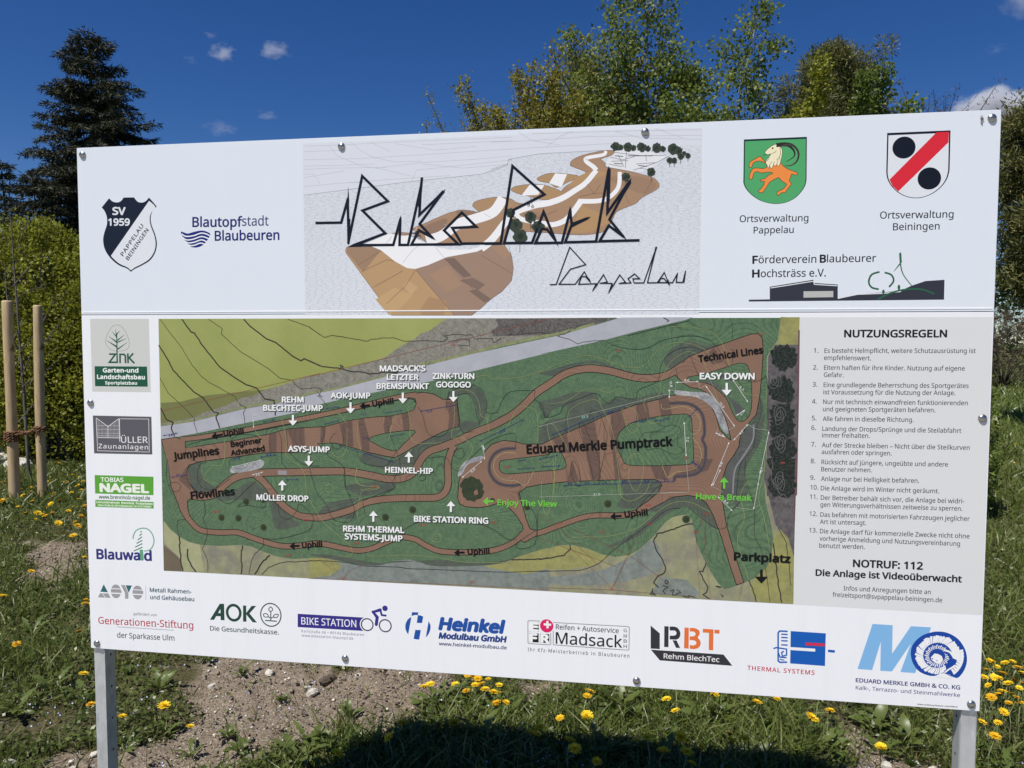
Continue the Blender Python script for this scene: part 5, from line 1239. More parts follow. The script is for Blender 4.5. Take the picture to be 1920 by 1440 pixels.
soilc = nt.mix(nt.math('MULTIPLY', nt.ramp(n1, [(0.4, (0, 0, 0)), (0.7, (1, 1, 1))]), 0.45), soilc, (0.22, 0.165, 0.115))
under = nt.ramp(n2, [(0.3, (0.05, 0.05, 0.022)), (0.55, (0.11, 0.10, 0.045)), (0.75, (0.20, 0.16, 0.10))])
far = nt.ramp(nt.noise(v, 0.6, 6, 0.7), [(0.35, (0.07, 0.115, 0.025)), (0.65, (0.12, 0.17, 0.04))])
geo = nt.new('ShaderNodeVectorMath', operation='LENGTH'); nt.l.new(v, geo.inputs[0])
ff = nt.math('MULTIPLY', nt.math('SUBTRACT', geo.outputs['Value'], 8.0), 0.08); ff2 = nt.new('ShaderNodeClamp'); nt.l.new(ff, ff2.inputs[0])
under = nt.mix(ff2.outputs[0], under, far)
att2 = nt.new('ShaderNodeAttribute'); att2.attribute_name = 'path'
bounce_pathc = nt.ramp(n3, [(0.3, (0.36, 0.33, 0.28)), (0.6, (0.58, 0.55, 0.49))])
nt.color(nt.mix(att2.outputs['Fac'], nt.mix(att.outputs['Fac'], under, soilc), bounce_pathc))
nt.bump(nt.math('ADD', n2, nt.math('MULTIPLY', n3, 0.5)), 0.9, 0.02)
me = mesh_np('ground', V, F, [m_ground], smooth=True)
a_ = me.attributes.new('soil', 'FLOAT', 'POINT')
a_.data.foreach_set('value', SM.ravel().astype(np.float32))
a_ = me.attributes.new('path', 'FLOAT', 'POINT')
BOUNCE_PTH = np.clip((-0.35-GY+0.25*(fbm(GX, GY, 3, 1.5)-0.5))/0.15, 0, 1)*np.clip((GY+9.0)/0.3, 0, 1)  # unseen pale ground added before the board, bounces light up onto it
a_.data.foreach_set('value', BOUNCE_PTH.ravel().astype(np.float32))
tag(new_obj('ground', me), kind='structure', label='unseen pale gravel path added to bounce light, bare stony soil and weedy meadow around the board')

# ================================================================== plant building blocks
def unit(a): return a/np.maximum(np.linalg.norm(a, axis=-1, keepdims=True), 1e-9)
def kites(P, D, length, width, rs, fold=0.12, droop=0.0):
    """leaf-like four point faces: base points P, directions D"""
    n = len(P); D = unit(D)
    rnd = rs.normal(size=(n, 3)); S = unit(np.cross(D, rnd)); N = np.cross(S, D)
    L = (np.ones(n)*length)[:, None]; W = (np.ones(n)*width)[:, None]
    a = P; b = P+D*L*0.45+S*W*0.5+N*W*fold; c = P+D*L; d = P+D*L*0.45-S*W*0.5+N*W*fold
    if droop: c = c-np.array([0, 0, 1.0])*L*droop
    V = np.stack([a, b, c, d], 1).reshape(-1, 3)
    F = np.arange(4*n).reshape(n, 4)
    return V, F
def tubes(segs, k=5):
    """segs: rows p0(3) p1(3) r0 r1"""
    S = np.asarray(segs, float); n = len(S)
    p0, p1, r0, r1 = S[:, :3], S[:, 3:6], S[:, 6], S[:, 7]
    d = unit(p1-p0); up = np.where(np.abs(d[:, 2:3]) > 0.9, [[1.0, 0, 0]], [[0, 0, 1.0]])
    u = unit(np.cross(d, up)); w = np.cross(d, u)
    t = np.arange(k)*2*math.pi/k
    c, s = np.cos(t)[None, :, None], np.sin(t)[None, :, None]
    A = p0[:, None]+(u[:, None]*c+w[:, None]*s)*r0[:, None, None]
    Bq = p1[:, None]+(u[:, None]*c+w[:, None]*s)*r1[:, None, None]
    V = np.concatenate([A, Bq], 1).reshape(-1, 3)
    base = (np.arange(n)*2*k)[:, None, None]
    i = np.arange(k); j = (i+1) % k
    F = (np.stack([i, i+k, j+k, j], -1)[None]+base).reshape(-1, 4)
    return V, F
def join(parts):
    Vs, Fs, o = [], [], 0
    for V, F in parts: Vs.append(V); Fs.append(F+o); o += len(V)
    return np.concatenate(Vs), np.concatenate(Fs)

def leaf_mat(name, c1, c2, c3=None, trans=0.35, rough=0.5, nscale=0.9, spec=0.4):
    m = bpy.data.materials.new(name); m.use_nodes = True
    nt = NT(m); b = nt.b
    gi = nt.new('ShaderNodeNewGeometry')
    col = nt.ramp(gi.outputs['Random Per Island'], [(0.0, c1), (0.6, c2), (1.0, c3 or c2)])
    n = nt.noise(nt.coord('Object'), nscale, 2)
    col = nt.mix(nt.math('MULTIPLY', nt.ramp(n, [(0.4, (0, 0, 0)), (0.6, (1, 1, 1))]), 0.5), col, c1)
    nt.color(col)
    b.inputs['Roughness'].default_value = rough
    b.inputs['Specular IOR Level'].default_value = spec
    tr = nt.new('ShaderNodeBsdfTranslucent'); nt.l.new(col, tr.inputs['Color'])
    mx = nt.new('ShaderNodeMixShader'); mx.inputs[0].default_value = trans
    out = nt.n['Material Output']
    nt.l.new(b.outputs[0], mx.inputs[1]); nt.l.new(tr.outputs[0], mx.inputs[2]); nt.l.new(mx.outputs[0], out.inputs['Surface'])
    return m
def bark_mat(name, c1, c2, scale=18, stretch=0.15):
    m = mat(name, c1, 0.9, 0, 0.2); nt = NT(m)
    n = nt.noise(nt.coord('Object', (1, 1, stretch)), scale, 5, 0.65)
    nt.color(nt.ramp(n, [(0.35, c1), (0.65, c2)])); nt.bump(n, 0.6, 0.02)
    return m
M_SPRUCE = leaf_mat('spruce_needles', (0.016, 0.022, 0.011), (0.034, 0.042, 0.018), (0.070, 0.062, 0.028), 0.15, 0.65, 0.5)
M_PINE = leaf_mat('pine_needles', (0.08, 0.095, 0.03), (0.17, 0.17, 0.05), (0.27, 0.24, 0.07), 0.3, 0.6, 0.9)
M_BIRCH = leaf_mat('birch_leaves', (0.10, 0.14, 0.025), (0.20, 0.26, 0.045), (0.32, 0.37, 0.09), 0.5, 0.48, 1.2, 0.45)
M_BUD = leaf_mat('budding_leaves', (0.17, 0.15, 0.024), (0.30, 0.27, 0.038), (0.40, 0.37, 0.08), 0.4, 0.5, 1.0)
M_HEDGE = leaf_mat('hedge_leaves', (0.15, 0.17, 0.018), (0.28, 0.30, 0.030), (0.46, 0.45, 0.07), 0.5, 0.5, 1.6)
M_GREEN = leaf_mat('fresh_green_leaves', (0.08, 0.12, 0.018), (0.15, 0.21, 0.035), (0.24, 0.29, 0.06), 0.4, 0.45, 1.2)
M_WEED = leaf_mat('weed_leaves', (0.07, 0.10, 0.022), (0.13, 0.17, 0.04), (0.22, 0.24, 0.07), 0.35, 0.4, 3.0, 0.5)
M_GRASS = leaf_mat('grass_blades', (0.09, 0.13, 0.022), (0.17, 0.22, 0.05), (0.32, 0.31, 0.13), 0.4, 0.4, 1.3, 0.5)
M_BROWN = leaf_mat('dry_twigs', (0.07, 0.055, 0.035), (0.14, 0.11, 0.07), (0.2, 0.15, 0.1), 0.2, 0.8, 1.0)
B_DARK = bark_mat('dark_bark', (0.035, 0.028, 0.022), (0.10, 0.08, 0.06))
B_GREY = bark_mat('grey_bark', (0.09, 0.075, 0.06), (0.20, 0.17, 0.14))
B_BIRCH = bark_mat('birch_bark', (0.06, 0.05, 0.045), (0.42, 0.40, 0.37), 6, 0.6)
B_PINE = bark_mat('pine_bark', (0.06, 0.045, 0.035), (0.20, 0.13, 0.09))

def finish_tree(name, x, y, segs, leafVF, lm, bm_, label, cat, group=None, rz=0, z=None, trunk='trunk', crown='crown', k=5):
    root = empty(name, (x, y, gh1(x, y)-0.03 if z is None else z), rz, label, cat, group)
    V, F = tubes(segs, k)
    st = new_obj(trunk, mesh_np(trunk, V, F, [bm_], smooth=True), root)
    if trunk == 'stems': tag(st, kind='stuff')
    if leafVF is not None:
        V, F = leafVF
        new_obj(crown, mesh_np(crown, V, F, [lm]), root)
    return root

def path_pts(p, d, L, n, rs, curve=(0, 0, 0), wob=0.08):
    pts = [np.array(p, float)]; d = np.array(d, float)
    for i in range(n):
        d = d+np.array(curve)/n+rs.normal(size=3)*wob; d = d/np.linalg.norm(d)
        pts.append(pts[-1]+d*L/n)
    return pts

def spruce(x, y, H, R, seed, label, rz=0, prof=None, dens=1.0, name='spruce_tree', group=None, zmin=0.06):
    rs = np.random.RandomState(seed); segs = []; P = []; D = []
    tr = path_pts((0, 0, 0), (0, 0, 1), H, 14, rs, wob=0.012)
    for i in range(14): segs.append([*tr[i], *tr[i+1], 0.022*H*(1-i/14.5), 0.022*H*(1-(i+1)/14.5)])
    t = zmin
    while t < 0.99:
        c = tr[min(13, int(t*14))]*(1-(t*14 % 1))+tr[min(14, int(t*14)+1)]*(t*14 % 1)
        Rt = R*(prof(t) if prof else (1-t)**0.8)
        nb = rs.randint(6, 9)
        for b in range(nb):
            az = 2*math.pi*(b+rs.rand()*0.7)/nb+t*37
            L = max(0.25, Rt*(0.62+0.55*rs.rand()))
            el = rad(-16+34*t**7+rs.normal()*7)
            pts = path_pts(c, (math.cos(az)*math.cos(el), math.sin(az)*math.cos(el), math.sin(el)), L, 6, rs, (0, 0, 0.25), 0.07)
            for i in range(6): segs.append([*pts[i], *pts[i+1], 0.012+0.006*L*(1-i/6), 0.008+0.006*L*(1-(i+1)/6)])
            nt_ = max(4, int(L*6.5*dens))
            for j in range(nt_):
                s = 0.12+0.88*(j+rs.rand())/nt_; q = s*6; i = min(5, int(q)); p = pts[i]+(pts[i+1]-pts[i])*(q-i)
                d0 = unit(pts[i+1]-pts[i]); side = unit(np.cross(d0, [0, 0, 1.0]))
                tl = 0.14+0.30*L*(1-s)*0.6+0.06
                for sg in (-1, 1):
                    dd = d0*0.55+side*sg*0.75+np.array([0, 0, -0.32])+rs.normal(size=3)*0.12; dd = unit(dd)
                    m = int((5+tl*16)*dens)
                    u = rs.rand(m)
                    P.append(p+dd*(u[:, None])*tl+rs.normal(size=(m, 3))*0.015); D.append(dd*0.8+rs.normal(size=(m, 3))*0.45+np.array([0, 0, -0.15]))
                m = 3
                P.append(p+rs.normal(size=(m, 3))*0.02); D.append(d0+rs.normal(size=(m, 3))*0.5)
        t += (0.022+0.010*rs.rand())*(1.0 if H > 9 else 1.5)
    P = np.concatenate(P); D = np.concatenate(D)
    VF = kites(P, D, rs.uniform(0.10, 0.19, len(P)), rs.uniform(0.02, 0.036, len(P)), rs)
    return finish_tree(name, x, y, segs, VF, M_SPRUCE, B_DARK, label, 'tree', group, rz)

def clump_cloud(centers, rad_, per, rs, leaf=(0.04, 0.07), wid=(0.02, 0.035), up=0.2):
    n = len(centers); c = np.repeat(centers, per, axis=0); r = np.repeat(np.ones(n)*rad_, per)
    o = rs.normal(size=(n*per, 3)); o = unit(o)*(rs.rand(n*per, 1)**0.5)*r[:, None]
    D = unit(o+rs.normal(size=o.shape)*0.6*r[:, None])+np.array([0, 0, up])
    return kites(c+o, D, rs.uniform(*leaf, n*per), rs.uniform(*wid, n*per), rs)

def pine(x, y, H, R, seed, label, z0=0.25, rz=0, group=None, lobes=None, per=120, nb=46, crad=0.30, name='pine_tree', leaf=(0.08, 0.15), prof=None):
    rs = np.random.RandomState(seed); segs = []; C = []
    tr = path_pts((0, 0, 0), (0, 0, 1), H, 12, rs, wob=0.03)
    for i in range(12): segs.append([*tr[i], *tr[i+1], 0.02*H*(1-i/13), 0.02*H*(1-(i+1)/13)])
    for b in range(nb):
        t = z0+(0.98-z0)*((b+rs.rand()*0.6)/nb)
        q = t*12; i = min(11, int(q)); c = tr[i]+(tr[i+1]-tr[i])*(q-i)
        az = b*2.39996+rs.rand()*0.5
        pr = prof(t) if prof else math.sin(math.pi*min(1, (1-t)/(1-z0)*0.62+0.12))**0.8
        L = R*pr*(0.6+0.5*rs.rand()); el = rad(12+50*t**4+rs.normal()*10)
        pts = path_pts(c, (math.cos(az)*math.cos(el), math.sin(az)*math.cos(el), math.sin(el)), L, 6, rs, (0, 0, 0.35), 0.12)
        for i in range(6): segs.append([*pts[i], *pts[i+1], 0.008+0.012*L*(1-i/6), 0.006+0.012*L*(1-(i+1)/6)])
        for j in range(int(3+L*3.4)):
            s = 0.35+0.65*rs.rand(); q = s*6; i = min(5, int(q)); p = pts[i]+(pts[i+1]-pts[i])*(q-i)
            e = p+rs.normal(size=3)*np.array([0.30, 0.30, 0.12])*min(1, L)
            segs.append([*p, *e, 0.008, 0.005]); C.append(e)
        C.append(pts[-1])
    C.append(tr[-1]); C = np.array(C)
    VF = clump_cloud(C, crad*rs.uniform(0.7, 1.15, len(C)), per, rs, leaf, (0.018, 0.034), 0.35)
    return finish_tree(name, x, y, segs, VF, M_PINE, B_PINE, label, 'tree', group, rz)

def broadleaf(name, x, y, H, seed, label, stems=3, spread=1.3, z0=0.15, lm=None, bark=None, nleaf=16000, leaf=(0.045, 0.07), wid=(0.035, 0.05), droop=0.5, cat='tree', group=None, nb=26, up=55, clump=0.12, shoots=0, rz=0, gap=0.0):
    rs = np.random.RandomState(seed); segs = []; TP = []; TD = []
    for s_ in range(stems):
        a = s_*6.283/stems+rs.rand(); lean = 0.0 if stems == 1 else 0.02+0.06*rs.rand()
        Hs = H*(1 if s_ == 0 else rs.uniform(0.72, 0.95))
        tr = path_pts((0.05*math.cos(a), 0.05*math.sin(a), 0), (lean*math.cos(a), lean*math.sin(a), 1), Hs, 12, rs, (0, 0, 0.15), 0.04)
        for i in range(12): segs.append([*tr[i], *tr[i+1], 0.012*Hs*(1-i/12.6), 0.012*Hs*(1-(i+1)/12.6)])
        for b in range(nb):
            t = z0+(0.97-z0)*(b+rs.rand())/nb; q = t*12; i = min(11, int(q)); c = tr[i]+(tr[i+1]-tr[i])*(q-i)
            az = b*2.4+rs.rand(); L = spread*(0.35+0.65*math.sin(math.pi*min(1, (1-t)*0.75+0.1)))*(0.6+0.6*rs.rand())
            el = rad(up+rs.normal()*10)
            pts = path_pts(c, (math.cos(az)*math.cos(el), math.sin(az)*math.cos(el), math.sin(el)), L, 6, rs, (0, 0, -0.5*droop), 0.10)
            for i in range(6): segs.append([*pts[i], *pts[i+1], 0.004+0.009*L*(1-i/6), 0.003+0.009*L*(1-(i+1)/6)])
            for j in range(int(4+L*5)):
                s = 0.2+0.8*rs.rand(); q = s*6; i = min(5, int(q)); p = pts[i]+(pts[i+1]-pts[i])*(q-i)
                d = unit((pts[i+1]-pts[i]))+rs.normal(size=3)*0.6+np.array([0, 0, -droop])
                e = path_pts(p, unit(d), 0.25+0.25*rs.rand()*min(1.5, L+0.3), 3, rs, (0, 0, -droop), 0.15)
                for i in range(3): segs.append([*e[i], *e[i+1], 0.004, 0.0025])
                if rs.rand() < gap: continue
                for i in range(1, 4): TP.append(e[i]); TD.append(e[i]-e[i-1])
    for s_ in range(shoots):
        a = rs.rand()*6.283; r = spread*rs.uniform(0.1, 0.8)
        p0 = np.array([r*math.cos(a), r*math.sin(a), H*rs.uniform(0.72, 0.88)]); L = H*rs.uniform(0.14, 0.26)
        e = path_pts(p0, (0.35*math.cos(a), 0.35*math.sin(a), 1), L, 6, rs, (0, 0, 0.1), 0.06)
        for i in range(6):
            segs.append([*e[i], *e[i+1], 0.016*(1-i/8), 0.016*(1-(i+1)/8)])
            TP += [e[i+1]]*12; TD += [e[i+1]-e[i]]*12
            TP.append(e[i+1]+rs.normal(size=3)*0.03); TD.append(e[i+1]-e[i])
    TP = np.array(TP); TD = unit(np.array(TD))
    k = rs.randint(0, len(TP), nleaf)
    P = TP[k]+rs.normal(size=(nleaf, 3))*clump; D = rs.normal(size=(nleaf, 3))*0.8+TD[k]*0.5+np.array([0, 0, -0.6*droop])
    VF = kites(P, D, rs.uniform(*leaf, nleaf), rs.uniform(*wid, nleaf), rs)
    return finish_tree(name, x, y, segs, VF, lm, bark, label, cat, group, rz)

def bush(name, x, y, rx, ry, H, seed, label, lm, nclump=420, per=70, crad=0.16, leaf=(0.03, 0.055), wid=(0.02, 0.035), bark=None, cat='bush', group=None, z0=0.05, shoots=10):
    rs = np.random.RandomState(seed); segs = []
    n = nclump
    a = rs.rand(n)*6.283; u = rs.rand(n)
    zz = z0+(1-z0)*rs.rand(n)**0.8; rr = np.sqrt(np.clip(1-((zz-0.42)/0.60)**2, 0.03, 1))*(0.55+0.45*rs.rand(n)**0.4)
    lump = 0.82+0.42*fbm(a*1.2+seed, zz*4+seed, 3, 1.0)
    C = np.stack([np.cos(a)*rr*rx*lump, np.sin(a)*rr*ry*lump, zz*H*(0.86+0.22*fbm(a+3+seed, zz, 2, 1.3))], -1)
    for i in range(0, n, 5):
        p = C[i]*np.array([0.12, 0.12, 0.0]); m_ = C[i]*np.array([0.5, 0.5, 0.6])
        segs.append([0, 0, 0, *m_, 0.02, 0.012]); segs.append([*m_, *C[i], 0.012, 0.004])
    for i in range(shoots):
        j = rs.randint(n); p = C[j]; e = path_pts(p, unit(p*np.array([0.3, 0.3, 1.0])+np.array([0, 0, 0.5])), 0.35+0.3*rs.rand(), 4, rs, (0, 0, 0.2), 0.1)
        for q in range(4): segs.append([*e[q], *e[q+1], 0.005, 0.003])
        C = np.concatenate([C, np.array(e[2:])])
    rad_ = crad*rs.uniform(0.7, 1.2, len(C)); rad_[n:] *= 0.4
    VF = clump_cloud(C, rad_, per, rs, leaf, wid, 0.25)
    return finish_tree(name, x, y, segs, VF, lm, bark or B_GREY, label, cat, group, 0, trunk='stems', crown='foliage', k=4)

# ================================================================== trees
x, y = spot(200, 22)
def _p1(t): return min(1.0, ((1-t)/0.5)**0.66)
spruce(x, y, hgt(64, 22), 2.35, 11, 'tall dark spruce with a broad shaggy crown behind the left end of the board', prof=_p1, dens=1.7)
x, y = spot(22, 25); spruce(x, y, hgt(305, 25), 2.0, 12, 'smaller dark spruce at the far left edge, lower than the tall one', dens=1.0)
x, y = spot(-60, 21); spruce(x, y, hgt(325, 21), 2.4, 13, 'low broad dark spruce left of the tall spruce, half out of the picture', dens=1.0)
x, y = spot(85, 20); spruce(x, y, hgt(335, 20), 2.0, 15, 'low dark spruce in front of the foot of the tall one, above the bushes', dens=1.0)
x, y = spot(-260, 24); spruce(x, y, 8.5, 2.6, 14, 'dark spruce just outside the left edge of the picture', dens=0.6)

x, y = spot(1030, 15); broadleaf('budding_tree', x, y, hgt(175, 15), 21, 'yellowish budding tree with bare shoots sticking up above the middle of the board', 5, 1.45, 0.2, M_BUD, B_DARK, 30000, (0.045, 0.075), (0.035, 0.055), 0.1, nb=22, up=55, clump=0.075, shoots=16)
x, y = spot(955, 14.2); broadleaf('budding_tree', x, y, hgt(195, 14.2), 22, 'thin budding shrub tree at the left end of the tree group, twigs spreading left', 4, 1.0, 0.2, M_BUD, B_DARK, 9000, (0.04, 0.07), (0.03, 0.05), 0.1, nb=14, up=45, clump=0.06, shoots=12)
x, y = spot(880, 13.5); broadleaf('budding_tree', x, y, hgt(208, 13.5), 23, 'low sparse budding twigs just showing over the board left of the tree group', 3, 0.8, 0.3, M_BUD, B_DARK, 2200, (0.03, 0.05), (0.02, 0.035), 0.1, nb=12, up=50, clump=0.05, shoots=8)
x, y = spot(1040, 20); pine(x, y, hgt(120, 20), 1.3, 24, 'dark narrow pine standing behind the yellowish budding tree', per=90, nb=36)
x, y = spot(1215, 14.5); broadleaf('birch_tree', x, y, hgt(-35, 14.5), 31, 'tall airy birch with fluttering leaves rising out of the picture', 2, 1.25, 0.25, M_BIRCH, B_BIRCH, 19000, (0.06, 0.09), (0.045, 0.07), 0.55, nb=32, up=50, clump=0.09)
x, y = spot(1322, 15); broadleaf('birch_tree', x, y, hgt(15, 15), 32, 'slimmer birch to the right of the tall one, its tip at the upper edge', 2, 0.85, 0.25, M_BIRCH, B_BIRCH, 14000, (0.06, 0.09), (0.045, 0.07), 0.55, nb=26, up=55, clump=0.09)
x, y = spot(1285, 17); broadleaf('leafy_tree', x, y, hgt(190, 17), 33, 'low green tree filling the gap between the two birches', 4, 1.4, 0.2, M_GREEN, B_DARK, 24000, (0.07, 0.10), (0.04, 0.05), 0.2, nb=18, up=45, clump=0.12)
x, y = spot(1150, 16.5); broadleaf('leafy_tree', x, y, hgt(200, 16.5), 34, 'low yellow green tree at the foot of the tall birch', 4, 1.5, 0.2, M_HEDGE, B_DARK, 24000, (0.07, 0.10), (0.04, 0.05), 0.2, nb=18, up=45, clump=0.12)
x, y = spot(1572, 18)
pine(x, y, hgt(118, 18), 1.9, 41, 'bushy pine with a rounded stepped crown right of the birches', z0=0.58, per=190, nb=62, crad=0.30, prof=lambda t: min(1.0, 0.10+0.72*((1-t)/0.25)**0.75*(0.85+0.3*math.sin(t*47))))
x, y = spot(1480, 15.5); broadleaf('leafy_tree', x, y, hgt(185, 15.5), 42, 'yellow green young tree in front of the bushy pine, on its left', 4, 0.75, 0.2, M_HEDGE, B_GREY, 16000, (0.06, 0.09), (0.05, 0.07), 0.2, nb=16, up=55, clump=0.10, shoots=4)
x, y = spot(1606, 15.5); broadleaf('leafy_tree', x, y, hgt(215, 15.5), 43, 'light green young tree in front of the bushy pine, on its right', 3, 0.6, 0.2, M_GREEN, B_GREY, 13000, (0.06, 0.09), (0.05, 0.07), 0.2, nb=14, up=55, clump=0.10, shoots=3)
x, y = spot(1728, 16.5); broadleaf('bare_shrub', x, y, hgt(180, 16.5), 44, 'bare reddish twigged shrub peeping over the right part of the board', 6, 0.7, 0.35, M_BROWN, B_DARK, 3000, (0.03, 0.05), (0.015, 0.025), 0.0, 'shrub', nb=20, up=62, clump=0.05, shoots=8)
x, y = spot(1950, 15); pine(x, y, hgt(245, 15), 1.15, 51, 'dark pine behind the right edge of the board', z0=0.42, per=130, nb=70, crad=0.27, prof=lambda t: 0.8+0.2*math.sin(t*9))
x, y = spot(2120, 17); pine(x, y, hgt(235, 17), 1.7, 52, 'dark pine just outside the right edge of the picture', z0=0.42, per=70, nb=40)
# bushes behind the stakes and along the back of the site
hb = 'leafy bushes along the back of the site'
for i, (u, dpt, rx, ry, top, lab) in enumerate(((40, 11.3, 1.45, 0.9, 430, 'dense yellow green bush behind the two stakes'), (-150, 11.6, 1.3, 0.9, 405, 'dense yellow green bush at the left edge, beyond the leftmost stake'), (125, 10.9, 1.0, 0.6, 560, 'lower yellow green bush between the right stake and the board edge'), (215, 11.8, 1.4, 0.9, 450, 'dense yellow green bush half hidden behind the left edge of the board'))):
    x, y = spot(u, dpt); bush('leafy_bush', x, y, rx, ry, hgt(top, dpt), 60+i, lab, M_HEDGE, 620, 62, 0.19, (0.035, 0.065), (0.025, 0.042), group=hb)
for i, (u, dpt, H) in enumerate(((480, 13.5, 2.6), (760, 14, 2.9), (1000, 13, 2.4), (1330, 12.5, 2.6), (1620, 13, 2.7))):
    x, y = spot(u, dpt); bush('leafy_bush', x, y, 1.7, 1.2, H, 70+i, 'yellow green bush hidden behind the board', M_HEDGE, 240, 40, 0.26, (0.05, 0.08), (0.035, 0.05), group='bushes hidden behind the board')
x, y = spot(1816, 7.4); bush('leafy_bush', x, y, 0.20, 0.30, hgt(720, 7.4), 80, 'upright dark green bush close behind the right edge of the board', M_GREEN, 190, 42, 0.11, (0.03, 0.05), (0.02, 0.032), shoots=6)
x, y = spot(1690, 8.2); bush('leafy_bush', x, y, 0.7, 0.6, 1.7, 81, 'green bush hidden behind the right end of the board', M_GREEN, 200, 45, 0.16, (0.035, 0.06), (0.025, 0.04))
# brushwood and far wood
for i, (u, dpt) in enumerate(((1880, 30), (1990, 31), (2110, 30), (1790, 31))):
    x, y = spot(u, dpt); bush('brushwood', x, y, 1.7, 1.4, hgt(585, dpt), 90+i, 'brown leafless brushwood far behind the right edge of the board', M_BROWN, 200, 40, 0.3, (0.10, 0.2), (0.015, 0.03), B_DARK, 'shrub', 'leafless brushwood at the edge of the meadow', shoots=14)
rs = np.random.RandomState(77); C = []
for i in range(1500):
    u = rs.uniform(-1500, 3600); dpt = rs.uniform(52, 66); x, y = spot(u, dpt)
    C.append((x, y, rs.rand()**0.7*(5.5+3*fbm(np.array([u/300.0]), np.array([2.0]), 3)[0])))
V, F = clump_cloud(np.array(C), 1.1*rs.uniform(0.7, 1.2, len(C)), 40, rs, (0.3, 0.6), (0.2, 0.4), 0.2)
tag(new_obj('distant_wood', mesh_np('distant_wood', V, F, [leaf_mat('distant_foliage', (0.03, 0.045, 0.02), (0.06, 0.085, 0.03), (0.10, 0.11, 0.04), 0.3, 0.6, 0.15)])), 'dark mixed wood closing off the far side of the meadow', kind='stuff')

# ================================================================== stakes and sapling
m_wood = mat('peeled_wood', (0.5, 0.36, 0.2), 0.6, 0, 0.3)
nt = NT(m_wood); v = nt.coord('Object', (1, 1, 0.12))
n = nt.noise(v, 30, 5, 0.6, 0.4); kn = nt.noise(nt.coord('Object', (1, 1, 0.6)), 9, 2)
c = nt.ramp(n, [(0.3, (0.36, 0.245, 0.125)), (0.55, (0.52, 0.38, 0.215)), (0.75, (0.60, 0.46, 0.28))])
c = nt.mix(nt.ramp(kn, [(0.68, (0, 0, 0)), (0.76, (1, 1, 1))]), c, (0.16, 0.09, 0.045))
nt.color(c); nt.bump(n, 0.35, 0.004)
m_cut = mat('cut_wood', (0.62, 0.48, 0.30), 0.7)
def stake(u, v, vtop, r, label):
    x, y = gp(u, v); depth = (Vector((x, y, 0))-CAM).dot(Fv); H = hgt(vtop, depth)
    bm = bmesh.new(); n = 20; rings = []
    rs = np.random.RandomState(int(u))
    zs = [-0.3]+list(np.linspace(0, H-0.02, 14))+[H-0.006, H]
    for z in zs:
        rr = r*(1+0.05*math.sin(z*3+u)-0.02*z/H)*(1 if z < H-0.01 else (0.97 if z < H else 0.86))
        bx, by = 0.006*math.sin(z*1.7+u), 0.005*math.cos(z*2.1)
        rings.append([bm.verts.new((bx+rr*math.cos(t)*(1+0.02*math.sin(3*t+u)), by+rr*math.sin(t), z)) for t in [2*math.pi*i/n for i in range(n)]])
    for a, b in zip(rings, rings[1:]):
        for i in range(n): bm.faces.new((a[i], a[(i+1) % n], b[(i+1) % n], b[i])).smooth = True
    bm.faces.new(rings[-1]).material_index = 1
    o = bm_obj('wooden_stake', bm, [m_wood, m_cut]); o.location = (x, y, gh1(x, y)); o.rotation_euler = (0, rad(0.3), 0)
    tag(o, label, 'stake', 'stakes holding the young tree')
    return x, y, r, depth
s1 = stake(26, 940, 566, 0.052, 'thick peeled wooden stake at the left edge of the picture')
s2 = stake(80, 938, 576, 0.047, 'slightly shorter peeled wooden stake beside the left edge of the board')
# young tree between them
x, y = gp(55, 910); dep = (Vector((x, y, 0))-CAM).dot(Fv)
rs = np.random.RandomState(4); segs = []
def rel(u, v): return ((u-55)/FPX*dep, 0.0, CAM.z+(640-v)/FPX*dep)
pts = [rel(*q) for q in ((55, 912), (54, 860), (52, 800), (50, 740), (47, 680), (44, 620), (41, 560), (38, 500), (36, 450), (33, 400))]
for i, (a, b) in enumerate(zip(pts, pts[1:])): segs.append([*a, *b, 0.020-0.0017*i, 0.020-0.0017*(i+1)])
for q in (((48, 700), (62, 660), (90, 600), (122, 545)), ((50, 720), (75, 665), (110, 610), (150, 570)), ((49, 735), (70, 700), (95, 660), (115, 635)), ((44, 640), (36, 600), (20, 580), (0, 562)), ((46, 690), (30, 660), (8, 625), (-12, 600)), ((47, 680), (38, 640), (24, 610), (10, 560)),
          ((51, 750), (62, 725), (78, 700), (100, 690)), ((42, 600), (60, 560), (80, 540), (92, 500)), ((43, 620), (20, 560), (5, 500), (-6, 470)), ((40, 540), (55, 500), (62, 460), (75, 420)), ((52, 790), (60, 760), (72, 720), (82, 680))):
    P_ = [np.array(rel(*a))+np.array([0, 0.12*math.sin(i*2.1+q[0][1]), 0]) for i, a in enumerate(q)]
    for i, (a, b) in enumerate(zip(P_, P_[1:])):
        m_ = (a+b)/2+rs.normal(size=3)*0.01
        segs.append([*a, *m_, 0.0065-0.0015*i, 0.006-0.0015*i]); segs.append([*m_, *b, 0.006-0.0015*i, 0.005-0.0015*i])
        if i:
            e = b+unit(b-a)*0.15+rs.normal(size=3)*0.10; segs.append([*m_, *e, 0.003, 0.0018])
segs = [[*s] for s in segs]
k = np.array([s[3:6] for s in segs if s[6] < 0.005]); k = k[rs.randint(0, len(k), 60)]
finish_tree('young_tree', x, y, segs, kites(k+rs.normal(size=k.shape)*0.01, rs.normal(size=k.shape), 0.035, 0.018, rs), M_BROWN, bark_mat('sapling_bark', (0.05, 0.044, 0.038), (0.20, 0.18, 0.16), 30), 'thin leafless young tree tied between the two stakes', 'tree', k=6, crown='buds')
